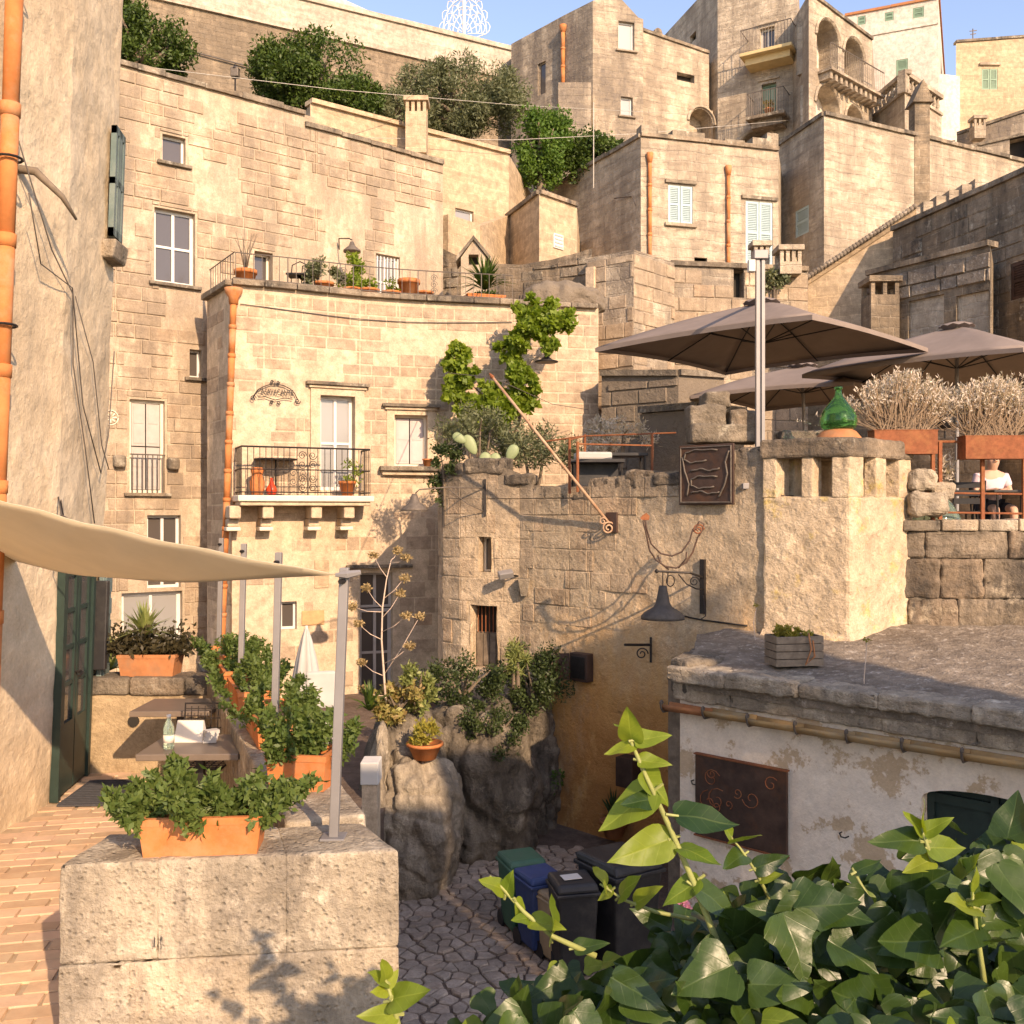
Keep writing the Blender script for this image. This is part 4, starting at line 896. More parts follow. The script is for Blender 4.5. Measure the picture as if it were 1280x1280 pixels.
# shrubs on the rock and against the alley wall
bush('shrub', 'low dark shrub spreading over the top of the rock outcrop', P(580, 852, 14.4), (.66, .5, .3), 3600, .06, 'lf_dark', 41, 26, .17, base=-2.6)
bush('shrub', 'dark rounded shrub growing out of the alley wall', P(668, 850, 14.8), (.5, .4, .58), 5600, .055, 'lf_dark', 42, 22, .2, base=-2.9)
bush('shrub', 'yellowish spiky tuft beside the dark rounded shrub on the alley wall', P(645, 825, 14.6), (.16, .16, .26), 700, .13, 'lf_yucca', 43, 8, .1, base=-2.6, asp=.14, up=.6)
bush('shrub', 'trailing dark growth hanging down the rock below the low shrub', P(612, 915, 13.75), (.55, .25, .42), 4200, .05, 'lf_dark', 44, 22, .14, base=-3.4)
bush('shrub', 'small green tuft sprouting from the orange stained wall', P(697, 972, 14.9), (.09, .06, .2), 260, .06, 'lf_tree', 45, 8, .06, base=-4.15)
# ================================================================ BINS
def wheelie(label, x, y, rz, w, d, h, mat, lid=None):
    t = thing('wheelie_bin', label, 'bin', (x, y, alleyz(x, y)), 'bins in the alley'); z = alleyz(x, y)+.04; ca_, sa_ = math.cos(rz), math.sin(rz); q = lambda a, b, c_: Vector((x+a*ca_-b*sa_, y+a*sa_+b*ca_, z+c_))
    R = lambda s, zz: [q(-w/2*s, -d/2*s, zz), q(w/2*s, -d/2*s, zz), q(w/2*s, d/2*s, zz), q(-w/2*s, d/2*s, zz)]
    bevel(MB().hexa(R(.78, .03)+R(.96, h*.9)).build('body', mat, t), .03); bevel(MB().hexa(R(1.04, h*.87)+R(1.04, h*.91)).build('rim', mat, t), .01)
    m = MB(); m.hexa(R(1.0, h*.91)+[q(-w/2*.9, -d/2*.85, h), q(w/2*.9, -d/2*.85, h), q(w/2*.95, d/2*.98, h*.99), q(-w/2*.95, d/2*.98, h*.99)]); bevel(m.build('lid', lid or mat, t), .03)
    MB().tube([q(-w*.4, d/2*1.02, h*.9), q(-w*.4, d/2*1.2, h*.93), q(w*.4, d/2*1.2, h*.93), q(w*.4, d/2*1.02, h*.9)], .014).build('handle', mat, t)
    for s in (-1, 1): MB().tube([q(s*w*.36, d/2*.85, .06), q(s*w*.42, d/2*.85, .06)], .1, 14).build('wheel', 'black', t)
    return t
def gz(px, py, d): return P(px, py, d)
wheelie('green plastic bin at the end of the bin row by the rock', X(652, 11.5), 11.5, .35, .46, .5, .86, 'greenbin')
wheelie('blue plastic bin between the green bin and the black bins', X(674, 11.05), 11.05, .45, .44, .48, .84, 'bluebin')
wheelie('tan plastic bin squeezed in front of the blue bin', X(693, 10.75), 10.75, .5, .30, .32, .74, 'tanbin')
bb = wheelie('black bin with a paper notice on its lid', X(716, 10.45), 10.45, .2, .46, .5, 1.0, 'black')
c = bb.location; bevel(MB().box((c.x-.02, c.y-.02, c.z+1.05), (.2, .15, .006), .3).build('notice', 'paper', bb), .002)
wheelie('largest black bin beside the stained alley wall', X(774, 10.75), 10.75, .55, .66, .74, 1.14, 'black')
# ================================================================ WHITEWASHED HOUSE WITH STONE ROOF
wh = thing('whitewashed_house', 'low whitewashed house with lichen covered stone roof, clay gutter and big chimney', 'house', (4, 11, ALLEY))
W0, W1 = (1.96, 11.5), (5.6, 8.05); wp = Path([W0, W1]); EZ = -1.82
ho = wp.hole(1152, 995, 1345, 1340, .22); ho = (ho[0], ho[0]+1.25, ALLEY, Z(993, wp.d_of(1230)), .22)
m = MB(); wall_mesh(m, wp, ALLEY-.1, [-2.02, -2.02], [ho]); wall_mesh(m, Path([(2.6, 13.2), W0]), ALLEY-.1, -2.0); wall_mesh(m, Path([W1, (8.0, 11.0)]), ALLEY-.1, -2.0)
w = m.build('wall', 'whitewash', wh)
# roof: thick stone slab, eave edge broken in irregular stones, surface rising to the chimney
rf = [(2.02, 11.30), (5.75, 7.80), (9.2, 11.2), (6.8, 14.2), (3.75, 13.35), (2.45, 13.0)]; rz_ = [EZ, EZ, -1.6, -1.35, -1.42, -1.62]
m = MB().prism(rf, [z-.22 for z in rz_], rz_); ro = m.build('roof', 'roofslab', wh); rough(ro, 6, .07, .3)
t_, n_ = wp.at(0)[1], wp.frame(0)[2]; u = -.05; k = 0
while u < wp.L-.3:
    l = random.uniform(.55, 1.0); o = Vector((W0[0], W0[1], 0)); e0, e1 = .20+random.uniform(-.03, .03), .20+random.uniform(-.03, .03)
    q = lambda a, d: tuple((o+t_*a+n_*d)[:2])
    rblock(wh, 'eave_stone', 'parapet', [q(u, e0), q(u+l-.001, e1), q(u+l-.001, -.25), q(u, -.25)], EZ-.13, EZ+.035+random.uniform(-.015, .015), .03, 4, .07, .13)
    rblock(wh, 'eave_stone', 'parapet', [q(u, .07), q(u+l-.001, .07), q(u+l-.001, -.25), q(u, -.25)], EZ-.36, EZ-.125, .02, 4, .05, .14); u += l
for (a, b, c, d_) in (((1.86, 11.62), (2.0, 11.35), (2.5, 11.55), (2.15, 12.2)), ((2.15, 12.2), (2.5, 11.6), (2.85, 12.2), (2.5, 12.95))): rblock(wh, 'eave_stone', 'lichen', [a, b, c, d_], EZ-.3, EZ+.1, .05, 4, .06, .2)
# clay gutter channels on iron hooks
nseg = 9; gl = wp.L/nseg
for i in range(nseg):
    a = MB(); u0, u1 = -.12+i*gl, -.12+(i+1)*gl+.03; z0 = -2.29+.004*(i % 2)-.0*i; o = Vector((W0[0], W0[1], 0)); prof = [(math.cos(x)*.105, math.sin(x)*.085) for x in np.linspace(math.pi*1.0, 2*math.pi, 9)]
    vs = []; r0, r1 = 1.06, .94; jz = random.uniform(-.012, .012)
    for uu, rr in ((u0, r0), (u1, r1)):
        for s_ in (1.0, .8): vs += [o+t_*uu+n_*(.13+x*rr*s_)+Vector((0, 0, z0+jz+zz*rr*s_+.065)) for x, zz in prof]
    f = []
    for k in range(8): f += [(k, k+1, 18+k+1, 18+k), (9+k+1, 9+k, 27+k, 27+k+1), (k+1, k, 9+k, 9+k+1), (18+k, 18+k+1, 27+k+1, 27+k)]
    f += [(0, 18, 27, 9), (8, 17, 35, 26)]; a._add(vs, f).build('gutter_tile', 'gutter' if i else 'terra_old', wh, True)
    h = MB(); c = o+t_*(u0+.02)+Vector((0, 0, z0)); R = [c+n_*(-.02)+Vector((0, 0, -.03)), c+n_*.2+Vector((0, 0, -.025)), c+n_*.235+Vector((0, 0, .02)), c+n_*.245+Vector((0, 0, .07))]
    for k in range(9): aa = -.4+k*.75; R.append(c+n_*(.225+.028*(1-k/12)*math.cos(aa))+Vector((0, 0, .085+.028*(1-k/12)*math.sin(aa))))
    h.tube(R, .013, 5); h.build('gutter_hook', 'irongrey', wh, True)
# arched green door
o, tt, nn_ = wp.frame(0); um = (ho[0]+ho[1])/2; hw = (ho[1]-ho[0])/2; dpan = MB(); arch = MB(); N_ = 12; zs_ = ho[3]-.14
vs = [o+tt*ho[0]+Vector((0, 0, ho[3]+.01)), o+tt*ho[1]+Vector((0, 0, ho[3]+.01))]
def strip(mb, f0, f1, d0):
    for k in range(N_):
        a, b = math.pi*(1-k/N_), math.pi*(1-(k+1)/N_); pa = (um+hw*math.cos(a), zs_+.14*math.sin(a)); pb = (um+hw*math.cos(b), zs_+.14*math.sin(b))
        q = lambda u, z, d: o+tt*u+nn_*d+Vector((0, 0, z)); zt = ho[3]+.004
        mb.quad(q(pa[0], pa[1], .003), q(pb[0], pb[1], .003), q(pb[0], zt, .003), q(pa[0], zt, .003)); mb.quad(q(pa[0], pa[1], .003), q(pa[0], pa[1], -.2), q(pb[0], pb[1], -.2), q(pb[0], pb[1], .003))
strip(arch, 0, 0, 0); arch.build('door_arch', 'whitewash', wh)
fr = (o, tt, nn_); gd = MB()
for a, b in ((ho[0], ho[0]+.07), (um-.035, um+.035), (ho[1]-.07, ho[1])): gd.fbox(fr, a, b, -.2, -.14, ALLEY, ho[3])
for z in (ALLEY+.1, -3.9, ho[3]-.2): gd.fbox(fr, ho[0]+.07, um-.035, -.2, -.145, z, z+.09); gd.fbox(fr, um+.035, ho[1]-.07, -.2, -.145, z, z+.09)
g = gd.build('door', 'greendoor', wh); MB().fbox(fr, ho[0], ho[1], -.23, -.19, ALLEY, ho[3]).build('door_panel', 'greendoor', g)
# chimney with slotted head
ch = MB(); C0, C1 = Vector((3.10, 12.05, 0)), Vector((4.02, 11.62, 0)); tA = (C1-C0).normalized(); nA = Vector((tA.y, -tA.x, 0)); wA = 1.15; 
C1 = P(1062, 640, 12.2); C0 = P(953, 640, 12.75); C2 = P(1139, 640, 13.1); C3 = C0+(C2-C1)
cpoly = [C0, C1, C2, C3]; xy = lambda e: [((p.x-cc.x)*e+cc.x, (p.y-cc.y)*e+cc.y) for p in cpoly]; cc = sum(cpoly, Vector())/4
zb, zo0, zo1, zt = -1.75, Z(620, 12.4), Z(572, 12.4), Z(547, 12.4)
body = MB().prism(xy(1.0), zb, zo0).build('chimney', 'chim', wh); bevel(body, .04, 2); rough(body, 6, .045, .28)
def skirt():
    b0, b1 = xy(1.12), xy(1.0); m = MB(); vs = [(x, y, zb+.02) for x, y in b0]+[(x, y, zb+.24) for x, y in b1]
    m._add(vs, [(i, (i+1) % 4, 4+(i+1) % 4, 4+i) for i in range(4)]); return m
sk = skirt().build('chimney_skirt', 'chim', body); rough(sk, 4, .05, .2)
cp_ = xy(1.0)
def pillar(u, v, su, sv):           # u, v in 0..1 over the chimney plan
    p = C0+(C1-C0)*u+(C3-C0)*v; e1 = (C1-C0)*su/2; e2 = (C3-C0)*sv/2
    b = MB().prism([(p-e1-e2)[:2], (p+e1-e2)[:2], (p+e1+e2)[:2], (p-e1+e2)[:2]], zo0-.02, zo1+.02).build('pillar', 'chim', body); bevel(b, .015, 2); rough(b, 3, .02, .15)
for (u, v, su, sv) in ((.08, .10, .16, .20), (.52, .07, .13, .14), (.90, .11, .2, .22), (.93, .50, .14, .17), (.91, .90, .18, .2), (.5, .93, .4, .14), (.09, .9, .18, .2), (.07, .5, .14, .4)): pillar(u, v, su, sv)
cap = MB().prism(xy(1.05), zo1, zt).build('chimney_cap', 'lichen', body); bevel(cap, .04, 2); rough(cap, 5, .04, .2)
# painted metal panel on the white wall
def onwall(px, py, dd=0.0, pth=None): pth = pth or wp; u = pth.u_of(px); o, t, n = pth.frame(u); return o+n*dd+Vector((0, 0, Z(py, o.y)))
sp = thing('metal_panel', 'large rusty metal panel with faint scrolled drawing hung on the white wall', 'sign', onwall(930, 1055)); u0, u1 = wp.u_of(873), wp.u_of(987); fr = (wp.frame(0)[0], t_, n_)
zt_, zb_ = Z(950, 11), Z(1056, 10.9); bevel(MB().fbox(fr, u0, u1, .03, .07, zb_, zt_).build('plate', 'rustdark', sp), .006)
def wpt(u, z, d=.075): return fr[0]+t_*u+n_*d+Vector((0, 0, z))
r9 = random.Random(12); sw = MB(); W_ = u1-u0; H_ = zt_-zb_
for k in range(9):
    cu, cz = u0+W_*r9.uniform(.15, .85), zb_+H_*r9.uniform(.2, .85); a0 = r9.uniform(0, 6); R0 = r9.uniform(.05, .15)
    sw = MB(); sw.tube([wpt(cu+R0*(1-i/16)*math.cos(a0+i*.55), cz+R0*(1-i/16)*math.sin(a0+i*.55), .072) for i in range(14)], .006, 4); sw.build('scroll_drawing', 'rust', sp)
MB().fbox(fr, u0-.012, u1+.012, .02, .085, zt_, zt_+.015).build('edge_strip', 'rust', sp); MB().fbox(fr, u0-.012, u1+.012, .02, .085, zb_-.015, zb_).build('edge_strip', 'rust', sp)
def hook(label, px, py, s=.08):
    c = onwall(px, py, .0); m = MB(); m.tube([c, c+n_*.05, c+n_*.06+t_*.02+Vector((0, 0, -.03)), c+n_*.05+t_*.06+Vector((0, 0, -.035)), c+n_*.05+t_*.1+Vector((0, 0, -.01))], .008, 5)
    return tag(m.build('wall_hook', 'iron'), label, 'hook', 'hooks in the white wall')
hook('small iron hook in the white wall between panel and green door', 1052, 1040); hook('iron shutter catch at the left edge of the white wall by the metal panel', 867, 975)
# dark post at the corner between the two walls
tag(bevel(MB().prism([(1.86, 11.75), (2.0, 11.62), (2.1, 11.95), (1.95, 12.05)], ALLEY, Z(838, 11.7)).build('timber_post', 'wood'), .01), 'grey weathered timber post in the corner beside the white wall', 'post')
# wooden planter with yellow succulents, weed stalks on the roof
d_ = 11.05; c = P(996, 833, d_); q_ = thing('wooden_planter', 'weathered slatted wooden planter of yellow succulents on the stone roof', 'planter', c); ca_ = .16
for zz in range(4):
    for s_, (a, b, sx, sy) in enumerate(((0, -.15, .56, .025), (0, .15, .56, .025), (-.27, 0, .025, .28), (.27, 0, .025, .28))):
        MB().box((c.x+a*math.cos(ca_)-b*math.sin(ca_), c.y+.12+a*math.sin(ca_)+b*math.cos(ca_), c.z+.045+.085*zz), (sx, sy, .075), ca_).build('slat', 'wood', q_)
MB().box((c.x, c.y+.12, c.z+.16), (.5, .26, .3), ca_).build('soil', 'soil', q_)
cloud([leaves(700, clumps(14, (.25, .12, .07), .05, 5), .06, (c.x, c.y+.12, c.z+.36), .4, .9, .3, 6)], 'foliage', 'lf_succ', q_)
MB().tube([(c.x+.12, c.y-.04, c.z+.38), (c.x+.14, c.y-.08, c.z+.2), (c.x+.08, c.y-.07, c.z+.03), (c.x+.18, c.y-.07, c.z+.12), (c.x+.16, c.y-.07, c.z+.3)], .01, 5).build('ribbon', 'terra_old', q_, True)
for lab, px, y0_, y1_, dd in (('thin dry weed stalk with yellow flower standing on the roof edge', 1082, 900, 800, 10.3), ('thin dry weed stalk beside the chimney foot', 944, 800, 757, 12.0)):
    t = thing('weed_stalk', lab, 'weed', P(px, y0_, dd)); MB().tube([P(px, y0_, dd), P(px-2, (y0_+y1_)/2, dd), P(px+2, y1_, dd)], .005, 4).build('stalk', 'drystem', t); cloud([leaves(40, ell(.04, .04, .02), .03, P(px+2, y1_, dd), .5, .3, .2, 7)], 'flower', 'lf_succ', t)
# demijohn on a clay dome on the chimney cap
jc = P(1048, 545, 12.6); jc.z = zt-.012; dj = thing('clay_dome', 'rust coloured clay dish upturned on the chimney cap', 'dish', jc)
MB().lathe([(.29, 0), (.285, .02), (.22, .10), (.17, .13), (.001, .13)], jc, 24).build('dish', 'terra_old', dj, True)
dg, nt, b = _mat('green_demijohn_glass'); b.inputs['Base Color'].default_value = (.10, .45, .14, 1); b.inputs['Transmission Weight'].default_value = .93; b.inputs['Roughness'].default_value = .03; b.inputs['IOR'].default_value = 1.35; M['djglass'] = dg
bj = jc+Vector((.0, 0, .125)); dm_ = thing('demijohn', 'bulbous green glass demijohn on the clay dish of the chimney', 'bottle', bj)
MB().lathe([(.17, 0), (.215, .03), (.232, .10), (.225, .17), (.19, .25), (.12, .34), (.065, .41), (.043, .46), (.04, .52)], bj, 32).build('body', 'djglass', dm_, True); MB().lathe([(.041, .515), (.052, .52), (.052, .545), (.044, .55), (.03, .55)], bj, 20).build('lip', 'djglass', dm_, True)
# ================================================================ ALLEY WALL (retaining wall of the restaurant terrace)
def zstain(m, color, zlo, zhi, xlo, xhi, amt=.85, ns=1.4, na=3.6):
    """iron / damp stain with a ragged edge on the lower plaster of the wall"""
    nt = m.node_tree; b = nt.nodes['Principled BSDF']; src = b.inputs['Base Color'].links[0].from_socket
    pos = nd(nt, 'ShaderNodeNewGeometry').outputs['Position']; sp = nd(nt, 'ShaderNodeSeparateXYZ'); nt.links.new(pos, sp.inputs[0])
    nz = mth(nt, 'MULTIPLY', mth(nt, 'SUBTRACT', noise(nt, vscale(nt, pos, (1, 1, .5)), ns, 8, .75), .5), na)
    a = ramp(nt, mth(nt, 'ADD', sp.outputs[2], nz), zhi, zlo); c = ramp(nt, mth(nt, 'ADD', sp.outputs[0], nz), xlo, xhi)
    f = mth(nt, 'MULTIPLY', mth(nt, 'MULTIPLY', a, c), amt); nt.links.new(mixc(nt, f, src, color), b.inputs['Base Color'])
zstain(M['cw_base'], (.64, .34, .12), -2.8, -1.2, .2, .9, .92); zstain(M['cw_base'], (.42, .18, .06), -3.9, -2.0, .3, 1.0, .75, 2.6, 5.0); zstain(M['cw_base'], (.15, .125, .10), .75, -.15, -6, -5, .85, 1.7, 3.0); zstain(M['cw_block'], (.15, .125, .10), .75, -.1, -6, -5, .8, 1.7, 3.0); zstain(M['cw_block'], (.52, .26, .085), -3.2, -1.6, .2, .9, .8)
line = Path([(.13, 15.8), (3.55, 12.53)])
def lp(px): return tuple(line.at(line.u_of(px))[0][:2])
cpts = [(-1.25, 20.6), (-1.28, 17.2), (-1.16, 16.6), (-.85, 16.25), (-.4, 16.02), (.13, 15.8), lp(668), lp(712), lp(734), lp(738), lp(790), lp(848), lp(853), lp(962)]
ctop = [.6, .7, .75, .8, .82, .62, .42, .38, .36, .50, .54, .58, .78, .84]
cwp = Path(cpts); cw = thing('alley_wall', 'tall weathered stone retaining wall of the restaurant terrace, stained orange low down', 'wall', (1.6, 14.3, ALLEY))
hs = [cwp.hole(598, 671, 614, 715, .25), cwp.hole(588, 757, 622, 835, .3)]
m = MB(); wall_mesh(m, cwp, ALLEY-.3, ctop, hs); cwall = m.build('wall', 'cw_base', cw); rough(cwall, 5, .06, .45)
ashlar(cwall, cwp, -1.75, [t-.02 for t in ctop], .30, .72, 'cw_block', hs, .06, .010, .08, 300, .008, 9, lambda u, z: (cwp.u_of(652) < u < cwp.u_of(765)+.4*math.sin(z*5)) or (z > .1 and u < cwp.u_of(850)), name='stone_block')
ashlar(cwall, cwp, -3.6, [t-.02 for t in ctop], .36, .7, 'cw_block', hs, .06, .008, .12, 120, .010, 10, lambda u, z: (u < cwp.u_of(652)))
# lichen copings on the wall head
u = cwp.c[2]
while u < cwp.L-.15:
    l = random.uniform(.35, .75); uu = min(u+l, cwp.L); a, b = cwp.at(u)[0], cwp.at(uu-.015)[0]; n0 = cwp.frame((u+uu)/2)[2]; zt = float(np.interp((u+uu)/2, cwp.c, ctop)); e = random.uniform(.0, .06)
    rblock(cw, 'coping_stone', 'crust', [tuple((a+n0*e)[:2]), tuple((b+n0*e)[:2]), tuple((b-n0*.4)[:2]), tuple((a-n0*.4)[:2])], zt-.2, zt+random.uniform(-.03, .07), .05, 4, .07, .2); u = uu
for (px, py, d, s, hh) in ((905, 541, 13.6, .95, .16), (882, 520, 13.7, .5, .2), (925, 524, 13.6, .36, .16), (893, 500, 13.8, .34, .14), (812, 600, 14.4, .5, .16), (1000, 552, 13.6, .6, .2)):
    c = P(px, py, d); rblock(cw, 'loose_stone', 'lichen', [(c.x-s/2, c.y-.2), (c.x+s/2, c.y-.24), (c.x+s/2, c.y+.3), (c.x-s/2, c.y+.3)], c.z-hh*.9, c.z+hh*.7, .04, 4, .06, .2)
# window and old grilled door in the rounded part
window(cw, cwp, hs[0], 'cream_paint', 'glass', 0, 0, .03)
h = hs[1]; o, t, n = cwp.frame((h[0]+h[1])/2); o = o-t*((h[0]+h[1])/2); fr = (o, t, n); zm = h[2]+.55*(h[3]-h[2])
dd = MB(); dd.fbox(fr, h[0], h[1], -.28, -.22, h[2], zm); dr_ = dd.build('door', 'wood', cw)
for k in range(4): a = h[0]+(h[1]-h[0])*k/4; MB().fbox(fr, a+.012, a+(h[1]-h[0])/4-.012, -.22, -.2, h[2], zm-.02).build('plank', 'wood', dr_)
for k in range(7): a = h[0]+(h[1]-h[0])*(k+.5)/7; MB().tube([o+t*a+n*(-.2)+Vector((0, 0, zm)), o+t*a+n*(-.2)+Vector((0, 0, h[3]))], .010, 5).build('grille_bar', 'rust', dr_)
MB().fbox(fr, h[0]-.01, h[1]+.01, -.34, -.31, h[2], h[3]).build('backing', 'dark', dr_)
# iron relief plate
ip = thing('iron_plate', 'dark iron relief plate with wavy raised strips on the alley wall', 'sign', onwall(887, 632, .05, cwp)); u0, u1 = cwp.u_of(853), cwp.u_of(921); o, t, n = cwp.frame((u0+u1)/2); o = o-t*((u0+u1)/2); fr = (o, t, n); dm2 = o+t*((u0+u1)/2); zt, zb = Z(556, dm2.y), Z(631, dm2.y)
bevel(MB().fbox(fr, u0, u1, .05, .085, zb, zt).build('plate', 'rustdark', ip), .008)
def ipt(a, b, d=.09): return o+t*(u0+(u1-u0)*a)+n*d+Vector((0, 0, zb+(zt-zb)*b))
MB().tube([ipt(x, y) for x, y in ((.04, .04), (.96, .04), (.96, .96), (.04, .96), (.04, .04))], .013, 6).build('frame', 'irongrey', ip)
for pts_ in ([(.72, .9), (.35, .92), (.14, .88), (.1, .76), (.25, .70), (.52, .74)], [(.22, .56), (.4, .6), (.6, .56), (.76, .6)], [(.72, .46), (.4, .48), (.24, .43), (.24, .32), (.4, .27), (.66, .3)], [(.24, .2), (.4, .23), (.58, .18), (.76, .21)], [(.93, .88), (.86, .7), (.9, .5), (.84, .3), (.74, .12)], [(.07, .8), (.12, .55), (.2, .35), (.16, .15)]):
    P2 = []
    for i in range(len(pts_)-1):
        for k in range(4): f = k/4; P2.append((pts_[i][0]*(1-f)+pts_[i+1][0]*f, pts_[i][1]*(1-f)+pts_[i+1][1]*f+.008*math.sin(k*1.57)))
    MB().tube([ipt(x, y, .095) for x, y in P2+[pts_[-1]]], .012, 6).build('raised_strip', 'irongrey', ip, True)
def spiral(c, e1, e2, r0, turns, n=22, dirn=1): return [c+(e1*math.cos(dirn*k/n*turns*6.283)+e2*math.sin(dirn*k/n*turns*6.283))*r0*(1-.8*k/n) for k in range(n+1)]
Vx, Vz = Vector((1, 0, 0)), Vector((0, 0, 1))
M['irondust'] = plain('dusty_iron', (.075, .066, .06), .7, .2, .25, 9, .12, .3, dirt=(.13, .11, .09))
# rooster street lamp
wl = thing('rooster_lamp', 'dark bell lamp hanging from a scrolled iron bracket with wire rooster', 'street lamp', onwall(880, 740, 0, cwp)); wb = onwall(880, 720, .02, cwp); d = wb.y-.35; dl = wb.y-.45
q = lambda px, py, dd_=None: P(px, py, dd_ or d)
MB().box(onwall(880, 733, .03, cwp), (.07, .05, .74), math.atan2(-.69, .72)).build('wall_bar', 'iron', wl)
MB().tube([wb+Vector((0, 0, -.02)), q(862, 716), q(822, 714, dl)], .016).build('arm', 'iron', wl); MB().lathe([(.001, -.03), (.028, -.012), (.028, .012), (.001, .03)], q(821, 714, dl), 8).build('arm_knob', 'iron', wl, True)
MB().tube([q(835, 716)]+[q(838+5*math.cos(a), 726+7*math.sin(a)) for a in np.linspace(2.5, -4, 14)], .008, 5).build('scroll', 'iron', wl, True)
MB().tube([q(848, 718), q(858, 730), q(870, 736), wb+Vector((0, 0, -.18))], .009, 5).build('scroll', 'iron', wl, True); MB().tube(spiral(q(868, 727), Vx, Vz, .07, 1.6), .008, 5).build('scroll', 'iron', wl, True)
MB().tube([wb+Vector((0, .0, -.25)), q(880, 752), q(882, 770), q(876, 774)], .008, 5).build('cable', 'iron', wl, True)
lc = q(828.5, 714, dl); MB().tube([lc, lc+Vector((0, 0, -.2))], .007).build('chain', 'iron', wl)
MB().lathe([(.05, -.19), (.062, -.26), (.095, -.42), (.125, -.47), (.24, -.54), (.285, -.59), (.287, -.63), (.275, -.63), (.11, -.5), (.001, -.48)], lc, 28).build('lamp_shade', 'irondust', wl, True)
rp = [[(806, 645), (804, 652), (808, 668), (812, 688), (820, 700), (832, 708), (845, 710), (858, 703), (866, 690), (872, 672), (878, 662), (880, 655), (874, 652), (870, 658)], [(806, 645), (808, 660), (814, 680), (826, 692), (840, 695), (852, 690), (862, 676), (866, 662), (874, 655)], [(822, 694), (826, 704), (836, 712)], [(848, 710), (858, 698), (858, 690)], [(866, 664), (872, 660), (877, 664), (874, 670)]]
MB().tube(spiral(q(873, 662), Vx, Vz, .075, 1.7), .011, 5).build('rooster_tail', 'rust', wl, True)
for pl in rp: MB().tube([q(x, y) for x, y in pl], .012, 5).build('rooster_wire', 'rustdark', wl, True)
m = MB(); c = q(806, 645)
m._add([q(803, 650), q(811, 650), q(812, 645), q(808, 641), q(803, 644), q(800, 648)], [(5, 4, 3, 2, 1, 0)]); hd = m.build('rooster_head', 'rust', wl); hd.modifiers.new('t', 'SOLIDIFY').thickness = .012
# leaning pole with scroll foot
pb = onwall(764, 655, .04, cwp); pl = thing('leaning_pole', 'long rusty pole slanting out from a scrolled foot on the alley wall', 'pole', pb)
tip = P(616, 472, 14.6); MB().tube([pb, pb.lerp(tip, .5), tip], [.024, .023, .02], 10).build('pole', 'redpole', pl, True); MB().tube([tip, tip.lerp(pb, -.03)], [.034, .01], 8).build('finial', 'rust', pl, True)
bevel(MB().box(onwall(766, 653, .02, cwp), (.2, .04, .30), math.atan2(-.69, .72)).build('wall_plate', 'rustdark', pl), .005); MB().tube(spiral(pb+Vector((-.02, -.03, -.06)), Vx, Vz, .1, 1.8), .014, 6).build('scroll', 'redpole', pl, True)
MB().tube(spiral(pb+Vector((-.10, -.03, .04)), Vx, Vz, .06, 1.3), .01, 6).build('scroll', 'redpole', pl, True)
cable([tip, P(560, 466, 19.6)], .008, 'wire', 'stay_wire', pl); cable([tip, P(690, 505, 19.9), P(735, 512, 20.8)], .006, 'wire', 'stay_wire', pl)
# small things on the alley wall
sb = thing('shelf_bracket', 'small empty iron shelf bracket with scroll on the alley wall', 'bracket', onwall(815, 810, 0, cwp)); a = onwall(815, 812, .03, cwp)
MB().box(a, (.03, .03, .36)).build('upright', 'iron', sb); e = P(781, 806, a.y-.35); MB().tube([a+Vector((0, 0, .07)), e], .02, 6).build('arm', 'iron', sb); MB().tube(spiral(a.lerp(e, .35)+Vector((0, 0, -.08)), Vx, Vz, .09, 1.5), .01, 5).build('scroll', 'iron', sb, True)
mbx = thing('meter_box', 'dark metal meter box with its door open on the alley wall', 'box', onwall(725, 850, 0, cwp)); a = onwall(731, 833, .08, cwp); rzw = math.atan2(-.69, .72)
bevel(MB().box(a, (.34, .16, .42), rzw).build('box', 'rustdark', mbx), .01); bevel(MB().box(a+Vector((.0, -.0, 0))+Vector((-.69, -.72, 0))*.085, (.26, .012, .33), rzw).build('inner_panel', 'iron', mbx), .004)
hp = a+Vector((-.72, .69, 0))*.17+Vector((-.69, -.72, 0))*.08; m = MB(); e1 = Vector((-.9, -.25, 0))*.24; m.hexa([hp+Vector((0, 0, -.2)), hp+e1+Vector((0, 0, -.2)), hp+e1+Vector((0, .02, -.2)), hp+Vector((0, .02, -.2)), hp+Vector((0, 0, .2)), hp+e1+Vector((0, 0, .2)), hp+e1+Vector((0, .02, .2)), hp+Vector((0, .02, .2))]); m.build('open_door', 'rustdark', mbx)
fl = thing('floodlight', 'small white floodlight on the rounded wall corner', 'lamp', onwall(640, 718, 0, cwp)); a = P(632, 718, 15.6); bevel(MB().box(a, (.24, .12, .11), .3, Matrix.Rotation(.5, 3, 'X')).build('housing', 'alu', fl), .015); MB().tube([a, onwall(648, 720, 0, cwp)], .014).build('arm', 'iron', fl)
sq_ = thing('spout', 'dark square stone spout sticking out of the alley wall', 'spout', onwall(658, 735, 0, cwp)); a = onwall(658, 733, .06, cwp); m = MB(); m.hexa([a+Vector(v) for v in ((-.05, -.06, -.15), (.05, -.06, -.15), (.05, .1, -.15), (-.05, .1, -.15), (-.1, -.1, .13), (.1, -.1, .13), (.1, .1, .13), (-.1, .1, .13))]); bevel(m.build('body', 'lichen', sq_), .01)
al = thing('arm_lamp', 'grey bell lamp on a long thin arm from the rounded wall', 'street lamp', onwall(606, 615, 0, cwp)); a = onwall(606, 610, .02, cwp); e = P(524, 612, a.y-.5); d2 = e.y
